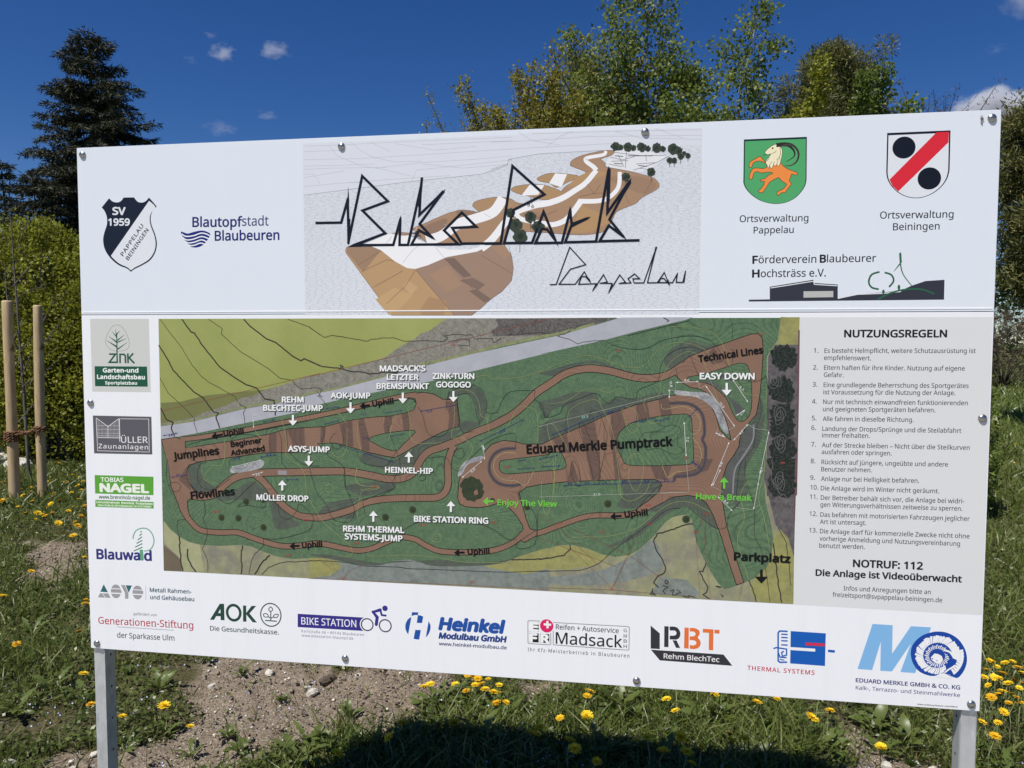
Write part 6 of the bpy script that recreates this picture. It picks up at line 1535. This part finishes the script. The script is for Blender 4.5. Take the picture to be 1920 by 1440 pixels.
# coir tie: a twisted rope wound round both stakes in a figure of eight
bm = bmesh.new()
m_rope = mat('coir_rope', (0.22, 0.11, 0.05), 0.9); nt = NT(m_rope); n = nt.noise(nt.coord('Object', (1, 1, 3)), 60, 3); nt.color(nt.ramp(n, [(0.35, (0.10, 0.045, 0.02)), (0.65, (0.30, 0.16, 0.08))])); nt.bump(n, 0.8, 0.01)
zt = hgt(812, s1[3])
c1 = np.array([s1[0], s1[1]]); c2 = np.array([s2[0], s2[1]]); mid = np.array([x, y])
ex = unit(c2-c1); ey = np.array([-ex[1], ex[0]])
if np.dot(ey, [CAM.x-c1[0], CAM.y-c1[1]]) < 0: ey = -ey
segs = []
rs = np.random.RandomState(9)
def rope(pts, r):
    for strand in range(3):
        q = []
        tot = 0
        for i, p in enumerate(pts):
            tot += 0.9
            q.append(np.array(p)+np.array([0, 0, 1])*r*0.7*math.cos(tot+strand*2.1)+np.array([*ey, 0])*r*0.7*math.sin(tot+strand*2.1))
        for a, b in zip(q, q[1:]): segs.append([*a, *b, r*0.62, r*0.62])
def ring_pts(c, r, z, a0, a1, n=18):
    return [(c[0]+r*(math.cos(t)*ex[0]+math.sin(t)*ey[0]), c[1]+r*(math.cos(t)*ex[1]+math.sin(t)*ey[1]), z+dz) for t, dz in [(a0+(a1-a0)*i/n, rs.normal()*0.003) for i in range(n+1)]]
for k_, dz in enumerate((-0.045, -0.02, 0.01, 0.03)): rope(ring_pts(c1, s1[2]+0.012, zt-0.03+dz, 0, 6.3, 22), 0.016)
for k_, dz in enumerate((-0.02, 0.008)): rope(ring_pts(c2, s2[2]+0.012, zt+0.04+dz, 0, 6.3, 22), 0.014)
for dz, off in ((0.0, 0.05), (0.03, 0.02), (0.015, -0.03)):
    a = c1+ex*s1[2]; b = c2-ex*s2[2]
    rope([(*(a*(1-t)+b*t+ey*(off*math.cos(t*3.1))), zt-0.02+0.07*t+dz*math.cos(3.1*t)-0.02*math.sin(t*3.1)) for t in np.linspace(0, 1, 12)], 0.013)
for dx, dz in ((0.02, -0.10), (-0.02, -0.08)): rope([(*(c2+ey*(s2[2]+0.02)+ex*dx*t), zt+0.03+dz*t) for t in np.linspace(0, 1, 5)], 0.006)
V, F = tubes(segs, 6)
tag(new_obj('coir_tie', mesh_np('coir_tie', V, F, [m_rope], smooth=True)), 'brown coir rope wound round both stakes and the young tree', 'rope')

# ================================================================== stones
m_stone = mat('limestone', (0.5, 0.47, 0.4), 0.9, 0, 0.2); nt = NT(m_stone); n = nt.noise(nt.coord('Object'), 14, 5, 0.6); nt.color(nt.ramp(n, [(0.3, (0.42, 0.38, 0.31)), (0.6, (0.70, 0.67, 0.60))])); nt.bump(n, 0.5, 0.02)
def stone_mesh(seed, sub=3):
    bm = bmesh.new(); bmesh.ops.create_icosphere(bm, subdivisions=sub, radius=1.0)
    rs = np.random.RandomState(seed); d = unit(rs.normal(size=(7, 3))); o = rs.uniform(0.55, 0.9, 7)
    for v in bm.verts:
        p = np.array(v.co)
        for a, b in zip(d, o):
            k = p @ a
            if k > b: p = p-a*(k-b)*0.85
        from mathutils import noise as _ns
        p = p*(1+0.16*_ns.noise(Vector(p*2.2)+Vector((seed*5.0, 0, 0)))+0.07*_ns.noise(Vector(p*6.0)))
        v.co = p*np.array([1, 0.8, 0.6])
    me = bpy.data.meshes.new('stone'); bm.to_mesh(me); bm.free(); me.materials.append(m_stone); return me
ST = [stone_mesh(i) for i in range(6)]
rs = np.random.RandomState(5)
named = [((20, 1430), 0.045, 'white limestone lump in the bottom left corner'), ((178, 1408), 0.030, 'white stone beside the foot of the left post'), ((137, 1436), 0.03, 'pale stone at the lower edge left of the left post'), ((398, 1290), 0.03, 'small white stone on bare soil right of the left post'),
         ((505, 1265), 0.035, 'flat white stone just under the board, near the left post'), ((577, 1292), 0.03, 'pale round stone on the bare soil beside the dark molehill clod'), ((583, 1302), 0.045, 'larger beige stone on the bare soil left of centre'), ((672, 1276), 0.028, 'white stone on bare soil under the middle of the board'),
         ((704, 1289), 0.026, 'second white stone on bare soil under the middle of the board, further right'), ((1755, 1399), 0.042, 'white round stone left of the right post'), ((1718, 1388), 0.028, 'small white stone near the right post'), ((1548, 1342), 0.025, 'white stone among weeds under the right part of the board'),
         ((1209, 1324), 0.028, 'white stone in the weeds below the bolt right of centre'), ((1663, 1408), 0.035, 'pale stone next to a lone dandelion left of the right post'), ((1870, 1430), 0.04, 'pale stone right of the right post')]
for i, (q, s, lab) in enumerate(named):
    s *= 0.78; x, y = gp(*q); o = new_obj('limestone_piece', ST[i % 6], None, (x, y, gh1(x, y)+s*0.35), (rs.rand()*0.5, rs.rand()*0.5, rs.rand()*6), (s, s, s)); tag(o, lab, 'stone')
for i, (u, v, s) in enumerate(((8, 862, 0.30), (38, 880, 0.22), (-30, 872, 0.35))):
    x, y = gp(u, v); o = new_obj('limestone_boulder', ST[i], None, (x, y, 0.02), (0.1, 0.2, i*1.7), (s, s, s)); tag(o, ('pale boulder behind the left stake', 'lower pale boulder between the two stakes', 'pale boulder just outside the left edge')[i], 'boulder')
# gravel
def rocks(P, S, rs, squash=0.6):
    n = len(P)
    oc = np.array([[1, 0, 0], [-1, 0, 0], [0, 1, 0], [0, -1, 0], [0, 0, 1], [0, 0, -1.0]])
    fc = np.array([[0, 2, 4], [2, 1, 4], [1, 3, 4], [3, 0, 4], [2, 0, 5], [1, 2, 5], [3, 1, 5], [0, 3, 5]])
    a = rs.rand(n)*6.283; c, s = np.cos(a), np.sin(a)
    V = oc[None]*(0.65+0.6*rs.rand(n, 6, 1))*S[:, None, None]*np.array([1, 1, squash])
    X = V[..., 0]*c[:, None]-V[..., 1]*s[:, None]; Y = V[..., 0]*s[:, None]+V[..., 1]*c[:, None]
    V = np.stack([X, Y, V[..., 2]], -1)+P[:, None]
    return V.reshape(-1, 3), (fc[None]+(np.arange(n)*6)[:, None, None]).reshape(-1, 3)
n = 110000
X = rs.uniform(-3.2, 4.6, n); Y = rs.uniform(0.3, 4.2, n); sm = soil_mask(X, Y)
k = rs.rand(n) < np.clip(sm, 0.05, 1)**1.0*0.75; X, Y, sm = X[k], Y[k], sm[k]
S = rs.uniform(0.0018, 0.0045, len(X))*(1+1.8*(rs.rand(len(X)) < 0.05))
P = np.stack([X, Y, gh(X, Y)+0.006+0.012*sm*rs.rand(len(X))], -1)
half = rs.rand(len(X)) < 0.45
for kk, mm, nm, lab in ((half, m_stone, 'gravel', 'small white limestone grit scattered over the bare soil'), (~half, mat('clods', (0.24, 0.19, 0.14), 0.95), 'soil_crumbs', 'brown crumbs of soil on the bare ground')):
    V, F = rocks(P[kk], S[kk]*(1.0 if nm == 'gravel' else 1.5), rs)
    tag(new_obj(nm, mesh_np(nm, V, F, [mm])), lab, kind='stuff')
# larger dark clods by the hole in the bare soil
x, y = gp(615, 1282)
tag(new_obj('soil_clod', ST[3], None, (x, y, 0.02), (0, 0, 1), (0.05, 0.035, 0.035)), 'dark lump of earth on the bare soil left of centre', 'clod').data = ST[3].copy()
bpy.data.objects['soil_clod'].data.materials[0] = mat('dark_soil', (0.09, 0.066, 0.048), 0.95)

# ================================================================== ground cover
rs = np.random.RandomState(21)
def polar(n, r0, r1, half=56, p=1.0):
    r = np.exp(rs.uniform(math.log(r0), math.log(r1), n)); a = rad(90-9+0)+rad(1)*rs.uniform(-half, half, n)*-1
    # facing direction of the site
    X = CAM.x+r*np.cos(a); Y = CAM.y+r*np.sin(a)
    return X, Y, r
def grass(name, n, r0, r1, hl, label, m, w=(0.003, 0.006), soilkeep=0.03, patch=0.40, lean=0.45):
    X, Y, r = polar(n, r0, r1)
    sm = soil_mask(X, Y); pt = fbm(X+11, Y+5, 3, 1.7)
    keep = (rs.rand(n) < np.where(sm > 0.5, soilkeep, 1.0)) & (pt > patch-0.25*rs.rand(n)) & (Y > 0.12)
    X, Y, r = X[keep], Y[keep], r[keep]; n = len(X)
    # tufting
    T = 0.05*np.sqrt(r/3); X = X+rs.normal(size=n)*0.01; Y = Y+rs.normal(size=n)*0.01
    h = rs.uniform(*hl, n)*(0.6+0.8*fbm(X+3, Y+8, 2, 2.5))*(1+0.04*r)
    P = np.stack([X, Y, gh(X, Y)-0.002], -1)
    D = np.stack([rs.normal(size=n)*lean, rs.normal(size=n)*lean, np.ones(n)], -1); D = unit(D)
    wd = rs.uniform(*w, n)*(1+0.10*r)
    S = unit(np.cross(D, rs.normal(size=(n, 3)))); b = np.stack([D[:, 0], D[:, 1], np.zeros(n)], -1)
    m1 = P+D*h[:, None]*0.55; tip = P+D*h[:, None]*0.95+b*h[:, None]*0.5
    V = np.stack([P-S*wd[:, None]/2, P+S*wd[:, None]/2, m1+S*wd[:, None]/2.4, m1-S*wd[:, None]/2.4, tip], 1).reshape(-1, 3)
    i = (np.arange(n)*5)[:, None]
    me = mesh_np(name, V, [np.concatenate([i, i+1, i+2, i+3], 1), np.concatenate([i+3, i+2, i+4], 1)], [m])
    return tag(new_obj(name, me), label, kind='stuff')
grass('short_grass', 200000, 2.3, 14, (0.035, 0.095), 'short green grass between the weeds', M_GRASS, patch=0.47)
grass('meadow_grass', 110000, 9, 45, (0.06, 0.13), 'green meadow grass further back', M_GRASS, (0.006, 0.012), patch=0.2)
grass('tall_grass_tufts', 60000, 2.4, 11, (0.08, 0.17), 'scattered taller tufts of green grass', M_GRASS, (0.003, 0.006), 0.02, 0.60, 0.6)
m_dry = leaf_mat('dry_grass', (0.16, 0.12, 0.06), (0.26, 0.21, 0.12), (0.36, 0.31, 0.2), 0.2, 0.7, 2.0)
grass('dry_stalks', 34000, 2.3, 12, (0.03, 0.09), 'dry straw coloured stalks among the green', m_dry, (0.0015, 0.003), 0.25, 0.2, 1.2)
# low broad leaved cover (clover, speedwell, young weeds)
n = 230000
X, Y, r = polar(n, 2.3, 12)
sm = soil_mask(X, Y); pt = fbm(X+51, Y+75, 4, 2.2)
keep = (rs.rand(n) < np.where(sm > 0.5, 0.025, 1.0)) & (pt > 0.455-0.18*rs.rand(n)) & (Y > 0.12)
X, Y, r = X[keep], Y[keep], r[keep]; n = len(X)
hh = 0.006+0.06*rs.rand(n)**1.5*(0.3+1.2*fbm(X+5, Y+5, 2, 3.0))
P = np.stack([X, Y, gh(X, Y)+hh], -1); D = np.stack([rs.normal(size=n), rs.normal(size=n), rs.normal(size=n)*0.35+0.25], -1)
V, F = kites(P, D, rs.uniform(0.012, 0.026, n)*(1+0.07*r), rs.uniform(0.007, 0.014, n)*(1+0.07*r), rs)
tag(new_obj('low_weeds', mesh_np('low_weeds', V, F, [M_WEED])), 'carpet of small leaved green weeds', kind='stuff')
# purple-brown dead-nettle tint
n = 9000; X, Y, r = polar(n, 2.4, 7); pt = fbm(X+151, Y+175, 3, 1.6); k = (pt > 0.56) & (Y > 0.15); X, Y = X[k], Y[k]; n = len(X)
P = np.stack([X, Y, gh(X, Y)+0.02+0.04*rs.rand(n)], -1); V, F = kites(P, np.stack([rs.normal(size=n), rs.normal(size=n), 0.3*np.ones(n)], -1), 0.02, 0.013, rs)
tag(new_obj('purple_weeds', mesh_np('purple_weeds', V, F, [leaf_mat('purple_leaves', (0.06, 0.035, 0.04), (0.11, 0.06, 0.06), (0.10, 0.10, 0.05), 0.2)])), 'purplish dead nettle patches', kind='stuff')
# tiny pale blue flowers
n = 3800; X, Y, r = polar(n, 2.4, 9); pt = fbm(X+251, Y+15, 3, 1.2); k = (pt > 0.47) & (Y > 0.15); X, Y = X[k], Y[k]; n = len(X)
P = np.stack([X, Y, gh(X, Y)+0.035+0.03*rs.rand(n)], -1); V, F = kites(P, np.stack([rs.normal(size=n), rs.normal(size=n), 0.2*np.ones(n)], -1), 0.009, 0.008, rs)
tag(new_obj('speedwell_flowers', mesh_np('speedwell_flowers', V, F, [mat('pale_blue_petals', (0.45, 0.5, 0.8), 0.6)])), 'tiny pale blue speedwell flowers in the weeds', kind='stuff')
# far dandelions as specks of yellow in the meadow
m_yel = mat('dandelion_petals', (0.80, 0.50, 0.015), 0.6, 0, 0.2)
nt = NT(m_yel); oi = nt.new('ShaderNodeObjectInfo')
nt.color(nt.ramp(oi.outputs['Random'], [(0.0, (0.62, 0.33, 0.010)), (0.3, (0.80, 0.50, 0.015)), (1.0, (0.86, 0.62, 0.03))]))
n = 700; X, Y, r = polar(n, 9, 45); P = np.stack([X, Y, gh(X, Y)+0.08+0.06*rs.rand(n)], -1); V, F = rocks(P, np.full(n, 0.019), rs, 0.4)
tag(new_obj('meadow_dandelions', mesh_np('meadow_dandelions', V, F, [m_yel])), 'far yellow dandelions dotted over the meadow', kind='stuff')

# ---- larger plants, one by one
def toothed_leaf(seed, L=0.16, W=0.035, teeth=5):
    rs = np.random.RandomState(seed); V = []; F = []
    n = teeth*2+1
    for i in range(n+1):
        t = i/n; env = W*(0.25+1.0*math.sin(math.pi*min(1, t**1.25))**0.9)
        w = env*(1.0 if i % 2 else 0.45) if i < n else 0.002
        z = 0.35*L*math.sin(t*2.3)*0.8; xx = t*L-(0.12*L if (i % 2 and i < n) else 0)*0.5
        V += [(xx, w*(1+0.2*rs.rand()), z+0.15*w), (t*L, 0, z), (xx, -w*(1+0.2*rs.rand()), z+0.15*w)]
    for i in range(n):
        a = i*3; F += [(a, a+1, a+4, a+3), (a+1, a+2, a+5, a+4)]
    V = np.array(V); V[:, 2] -= V[0, 2]
    return mesh_np('leaf', V, np.array(F), [M_WEED], smooth=False)
def oval_leaf(seed, L=0.10, W=0.03):
    rs = np.random.RandomState(seed); V = []; F = []
    for i in range(7):
        t = i/6; w = W*math.sin(math.pi*min(1, max(0.05, t**0.85)))**0.8 if i < 6 else 0.001
        z = 0.5*L*math.sin(t*2.0)*0.8
        V += [(t*L, w, z+0.25*w), (t*L, 0, z), (t*L, -w, z+0.25*w)]
    for i in range(6):
        a = i*3; F += [(a, a+1, a+4, a+3), (a+1, a+2, a+5, a+4)]
    return mesh_np('leaf', np.array(V), np.array(F), [M_WEED], smooth=True)
TL = [toothed_leaf(i, 0.11+0.015*i, 0.013+0.002*(i % 3)) for i in range(4)]
OL = [oval_leaf(i, 0.06+0.015*i, 0.012+0.003*i) for i in range(3)]
def rosette(parent, nl, kinds, rs, s=1.0, upright=0.5):
    for i in range(nl):
        a = i*2.4+rs.rand()*0.6; k = s*rs.uniform(0.65, 1.1)
        new_obj('leaf', kinds[rs.randint(len(kinds))], parent, (0.006*math.cos(a), 0.006*math.sin(a), 0), (rs.normal()*0.25, -rs.uniform(0.0, upright), a), (k, k, k))
def flower_mesh(seed):
    rs = np.random.RandomState(seed); P = []; D = []; Ls = []
    for r0, n, L, el in ((0.0035, 24, 0.0155, 0.12), (0.003, 22, 0.012, 0.45), (0.002, 18, 0.008, 0.85), (0.001, 10, 0.005, 1.3)):
        for i in range(n):
            a = 2*math.pi*(i+rs.rand()*0.5)/n; e = el+rs.normal()*0.1
            P.append((r0*math.cos(a), r0*math.sin(a), 0.001)); D.append((math.cos(a)*math.cos(e), math.sin(a)*math.cos(e), math.sin(e))); Ls.append(L*rs.uniform(0.85, 1.1))
    P, D, Ls = np.array(P), np.array(D), np.array(Ls); S = unit(np.cross(D, [0, 0, 1.0])); w = 0.0026
    V = np.stack([P-S*w*0.3, P+S*w*0.3, P+D*Ls[:, None]+S*w*0.55, P+D*Ls[:, None]-S*w*0.55], 1).reshape(-1, 3)
    n = len(P); F1 = np.arange(4*n).reshape(n, 4)
    # green bracts cup below
    k = 10; t = np.arange(k)*2*math.pi/k
    rings = np.concatenate([np.stack([r*np.cos(t), r*np.sin(t), np.full(k, z)], -1) for r, z in ((0.0025, -0.010), (0.0055, -0.006), (0.006, 0.0))])
    i = np.arange(k); j = (i+1) % k; F2 = np.concatenate([np.stack([i, j, j+k, i+k], -1), np.stack([i+k, j+k, j+2*k, i+2*k], -1)])+4*n
    V = np.concatenate([V, rings])
    return mesh_np('flower_head', V, np.concatenate([F1, F2]), [m_yel, M_WEED], midx=[0]*n+[1]*(2*k))
FM = [flower_mesh(i) for i in range(4)]
m_stem = mat('dandelion_stem', (0.22, 0.24, 0.11), 0.5)
def stem_mesh():
    V, F = tubes([[0, 0, 0, 0.03, 0, 0.34, 0.0016, 0.0016], [0.03, 0, 0.34, 0.035, 0, 0.68, 0.0016, 0.0015], [0.035, 0, 0.68, 0, 0, 1.0, 0.0015, 0.0014]], 6)
    return mesh_np('stem', V, F, [m_stem], smooth=True)
SM_ = stem_mesh()
def dandelion(u, v, label, group, leaves=0, size=1.0, up=0.0):
    rs = np.random.RandomState(int(u*7+v*13) % 100000)
    far = v < 1120
    hz = rs.uniform(0.07, 0.13) if v > 1240 else rs.uniform(0.05, 0.11)
    hz += up
    x, y = gp(u, v, hz)
    r = empty('dandelion', (x, y, gh1(x, y)), rs.rand()*6.28, label, 'flower', group)
    hz = hz-gh1(x, y)
    tilt = (rs.normal()*0.22+0.12*math.sin(u), rs.normal()*0.22, rs.rand()*6)
    k = size*rs.uniform(0.8, 1.3)*(1.5 if far else 1.0)
    new_obj('flower_head', FM[rs.randint(4)], r, (0, 0, hz), tilt, (k, k, k*rs.uniform(0.6, 1.1)))
    new_obj('stem', SM_, r, (0, 0, 0), None, (1, 1, hz-0.006))
    if leaves: rosette(r, leaves, TL, rs, rs.uniform(0.6, 0.95), 0.55)
    return r
sun_ = 'dandelions in front of the stakes'
clus = [
 ('yellow dandelion at the feet of the two stakes', 'dandelions at the feet of the stakes', 0, ((57.5, 915), (43, 929), (57, 923), (37.7, 917), (89.5, 952), (78, 965), (70, 962), (48, 962), (14, 936), (8, 904), (3, 939), (85, 968), (66, 974), (30, 905), (22, 926), (95, 945), (60, 940), (34, 950), (100, 925), (98, 962), (50, 897))),
 ('yellow dandelion between the right stake and the edge of the board', 'dandelions between stake and board', 0, ((145, 910), (121, 920), (152, 919), (149, 936), (112, 939), (158, 949), (110, 981), (141, 979), (118, 892), (145, 985), (137, 1004), (148, 989), (125, 903), (130, 875), (108, 868), (104, 930), (133, 925), (140, 950), (155, 903), (128, 958), (116, 905), (152, 968), (136, 890), (120, 1000), (100, 900))),
 ('yellow dandelion beside the left edge of the board, lower half', 'dandelions beside the lower left edge of the board', 0, ((159, 1045), (162, 1125), (158, 1131), (165, 1133), (149, 1183))),
 ('yellow dandelion in the dense cluster under the middle of the board', 'dense dandelion cluster under the board', 5, ((875.7, 1267), (886.5, 1268), (891, 1284), (903, 1282), (910, 1293), (915, 1273), (936, 1285), (925, 1298), (931, 1318), (949, 1317), (854.5, 1283), (874, 1295), (896, 1272), (942, 1300))),
 ('yellow dandelion glowing dimly inside the shadow of the board', 'dandelions in the shadow of the board', 7, ((1012, 1364), (998, 1375), (1068, 1387), (1078, 1404), (1119, 1428), (1244, 1408), (1288, 1409), (1315, 1400), (1297, 1431), (1372, 1389), (1276, 1382), (1214, 1382), (1396, 1384))),
 ('yellow dandelion right of the board near the right post', 'dandelion patch right of the board', 3, ((1859, 1307), (1874, 1272), (1862, 1241), (1846, 1270), (1842, 1354), (1871, 1355), (1866, 1380), (1880, 1262), (1890, 1281), (1902, 1275), (1911, 1290), (1896, 1300), (1868, 1250), (1885, 1243), (1899, 1240), (1908, 1252), (1915, 1262), (1853, 1285), (1879, 1296), (1891, 1318), (1857, 1240), (1873, 1302), (1906, 1308), (1850, 1256), (1917, 1281), (1865, 1270), (1912, 1318), (1882, 1335))),
]
for lab, grp, nl, pts in clus:
    where = lab.replace('yellow dandelion ', '')
    own = {}
    for key, word in ((lambda q: q[0], 'leftmost'), (lambda q: -q[0], 'rightmost'), (lambda q: q[1], 'highest'), (lambda q: -q[1], 'lowest')):
        for q in sorted(pts, key=key):
            if q not in own: own[q] = '%s yellow dandelion %s' % (word, where); break
    sh = 'shadow' in grp
    for q in pts: dandelion(q[0], q[1], own.get(q, lab), grp, nl if len(pts) < 20 else 0, 1.25 if sh else 1.0, 0.05 if sh else 0.0)
single = [((308, 1323), 'lone dandelion right of the left post, the highest of three'), ((229, 1343), 'dandelion touching the left post on its right side'), ((357, 1362), 'dandelion on the bare soil, lowest of three right of the left post'), ((157, 1263), 'dandelion left of the left post just below the board corner'), ((31, 1208), 'small orange yellow dandelion near the left edge of the picture'),
          ((59, 1071), 'dandelion in the grass at the left, level with the lower logos'), ((5, 1117), 'dandelion cut by the left edge of the picture'), ((170, 1321), 'dandelion close to the left post on its left side'), ((797, 1339), 'dandelion among grass left of the dense cluster, upper one'), ((756, 1356), 'dandelion among grass left of the dense cluster, lower one'),
          ((729, 1383), 'flat open dandelion at the border of bare soil and weeds'), ((633, 1413), 'dandelion on a broad leaved plant at the bottom, at the shadow edge'), ((796, 1287), 'pair of dandelions left of the dense cluster, left one'), ((806, 1283), 'pair of dandelions left of the dense cluster, right one'), ((851, 1356), 'half shaded dandelion below the dense cluster'),
          ((1106, 1296), 'small dandelion just under the board right of the dense cluster, upper one'), ((1101, 1305), 'small dandelion just under the board right of the dense cluster, lower one'), ((1050, 1346), 'dandelion standing at the upper edge of the board shadow'), ((1266, 1332), 'tall dandelion in front of sunlit weeds under the right bolt'), ((1101, 1342), 'closed small dandelion in the weeds right of centre'),
          ((1250, 1311), 'tiny dandelion in front of the long green leaves'), ((1338, 1300), 'dandelion directly under the board edge between bolt and right post'), ((1420, 1316), 'bright dandelion left of two close to the board edge'), ((1456, 1310), 'bright dandelion right of two close to the board edge'), ((1368, 1376), 'bright dandelion at the right end of the board shadow'), ((1521, 1345), 'dandelion in the weeds with a drooping head'), ((1557, 1333), 'small dandelion left of the bare soil near the right post'), ((1652, 1401), 'round dandelion on bare soil left of the right post'), ((1708, 1433), 'small dandelion at the bottom edge left of the right post'), ((1528, 1350), 'half hidden dandelion next to the drooping one')]
for q, lab in single: dandelion(*q, lab, None, 8 if q[1] > 1300 else 5, 1.15 if q[1] > 1270 else 1.0, 0.02)
# leafy weeds without flowers
weeds = [((300, 1285), 11, 'T', 1.1, 'dandelion rosette with upright leaves right of the left post'), ((530, 1308), 16, 'O', 0.55, 'dark green round tuft on the bare soil'), ((430, 1370), 10, 'O', 0.9, 'leafy weed on bare soil at the lower left'), ((450, 1400), 9, 'O', 1.0, 'broad leaved weed at the lower left, below another'), ((580, 1390), 9, 'T', 1.0, 'pointed rosette at the bottom, left of the shadow'), ((655, 1340), 9, 'O', 0.9, 'light green broad leaved weed left of centre'),
         ((610, 1405), 10, 'O', 1.25, 'broad leaved plant under the dandelion at the bottom'), ((680, 1395), 9, 'O', 1.0, 'leafy weed at the shadow edge left of centre'), ((560, 1425), 8, 'T', 1.2, 'spiky rosette at the bottom edge left of centre'), ((390, 1240), 10, 'O', 0.7, 'small leafy weed under the board near the left post'), ((455, 1262), 8, 'T', 0.7, 'small rosette on the bare soil under the health insurer logo'),
         ((1155, 1335), 12, 'T', 1.3, 'tuft of long upright leaves right of centre'), ((1190, 1350), 10, 'T', 1.2, 'second tuft of long upright leaves in the half shade'), ((1340, 1345), 12, 'T', 1.25, 'star shaped dandelion rosette in the sun under the board'), ((1290, 1320), 9, 'O', 0.9, 'leafy weed just under the board'), ((1640, 1330), 9, 'O', 1.5, 'dock plant with large dark leaves under the ammonite logo'), ((1700, 1350), 7, 'O', 1.6, 'dock plant with broad drooping leaves left of the right post'),
         ((1650, 1375), 8, 'T', 0.9, 'small rosette beside the round dandelion'), ((820, 1320), 12, 'T', 1.2, 'grassy rosette left of the dense dandelion cluster'), ((760, 1385), 10, 'O', 1.0, 'leafy weed right of the flat open dandelion'), ((1460, 1350), 12, 'T', 1.1, 'toothed rosette in the sunlit weeds'), ((1540, 1390), 10, 'T', 1.1, 'toothed rosette at the right of the shadow'), ((240, 1255), 8, 'O', 0.8, 'weed behind the left post'),
         ((100, 1290), 10, 'T', 0.9, 'rosette in the weeds left of the left post'), ((60, 1180), 9, 'T', 0.9, 'rosette half way up the left edge'), ((30, 1330), 10, 'T', 0.9, 'rosette near the bottom left corner'), ((1000, 1335), 9, 'O', 1.0, 'dark leafy weed at the rim of the shadow'), ((960, 1345), 9, 'O', 1.1, 'upright dark leaves at the rim of the shadow, left'), ((1040, 1330), 8, 'O', 1.2, 'upright dark leaves at the rim of the shadow, right'),
         ((900, 1390), 10, 'T', 1.0, 'rosette in the shadow of the board, left'), ((1150, 1410), 10, 'T', 1.1, 'rosette in the shadow of the board, middle'), ((1240, 1430), 10, 'T', 1.1, 'rosette in the shadow of the board, right'), ((1430, 1425), 10, 'O', 1.0, 'leafy weed at the bottom right of the shadow'), ((1390, 1330), 9, 'O', 0.8, 'leafy weed beside the star shaped rosette'), ((1890, 1400), 10, 'T', 1.0, 'rosette right of the right post')]
for (u, v), nl, kd, s, lab in weeds:
    rs = np.random.RandomState(int(u+v)); x, y = gp(u, v, 0.02)
    r = empty('leafy_weed', (x, y, gh1(x, y)+0.002), rs.rand()*6, lab, 'weed')
    rosette(r, nl, TL if kd == 'T' else OL, rs, s, 1.0 if 'upright' in lab or 'tuft' in lab else 0.6)

# ================================================================== clouds: small bodies of vapour, far off
def cloud_mat(dens, scale, seed, cut):
    m = bpy.data.materials.new('cloud_vapour'); m.use_nodes = True
    nt = NT(m); nt.n.remove(nt.b)
    pv = nt.new('ShaderNodeVolumePrincipled'); pv.inputs['Color'].default_value = (0.95, 0.96, 1, 1); pv.inputs['Anisotropy'].default_value = 0.2
    v = nt.coord('Object')
    ln = nt.new('ShaderNodeVectorMath', operation='LENGTH'); nt.l.new(v, ln.inputs[0])
    mp = nt.new('ShaderNodeMapping'); mp.inputs['Location'].default_value = (seed*3.1, seed*1.7, 0); nt.l.new(v, mp.inputs[0])
    n = nt.noise(mp.outputs[0], scale, 5, 0.62)
    f = nt.math('SUBTRACT', nt.math('SUBTRACT', n, cut), nt.math('MULTIPLY', nt.math('POWER', ln.outputs['Value'], 2.0), 0.30))
    d = nt.math('MULTIPLY', nt.math('MAXIMUM', f, 0.0), dens)
    nt.l.new(d, pv.inputs['Density']); nt.l.new(pv.outputs[0], nt.n['Material Output'].inputs['Volume'])
    return m
bm = bmesh.new(); bmesh.ops.create_icosphere(bm, subdivisions=3, radius=1.0); cme = bpy.data.meshes.new('cloud'); bm.to_mesh(cme); bm.free()
for i, (u, v, wpx, hpx, depth, dens, sc, cut, lab) in enumerate((
        (417, 97, 34, 22, 800, 1.0, 1.5, 0.36, 'small ragged white cloud with a hole in its middle, left of its neighbour'),
        (516, 94, 38, 20, 820, 0.8, 1.6, 0.36, 'small flat white cloud right of the one with a hole'),
        (502, 216, 26, 14, 850, 0.35, 1.8, 0.38, 'faint wisp of cloud above the left part of the board'),
        (412, 240, 40, 18, 860, 0.35, 1.8, 0.38, 'faint double wisp of cloud low over the board'),
        (357, 112, 18, 12, 860, 0.15, 1.8, 0.38, 'barely visible wisp left of the small clouds'),
        (395, 66, 18, 9, 860, 0.2, 1.8, 0.38, 'tiny wisp above the cloud with a hole'),
        (1868, 92, 34, 12, 900, 0.12, 1.8, 0.40, 'faint slanting wisp high on the right'),
        (1875, 218, 115, 60, 1200, 5.0, 1.7, 0.30, 'large bright cumulus cloud behind the top right corner of the board'),
        (1945, -12, 85, 45, 1200, 0.6, 1.6, 0.32, 'pale cloud cut off by the upper right corner'))):
    d = ray_dir(u, v); p = CAM+d*depth; k = depth/FPX
    o = new_obj('cloud', cme.copy(), None, p, (0, 0, 0.1*i), (wpx*k, wpx*k*0.8, hpx*k)); o.data.materials.append(cloud_mat(dens*0.5/(hpx*k)*6, sc, i+1, cut))
    tag(o, lab, 'cloud')
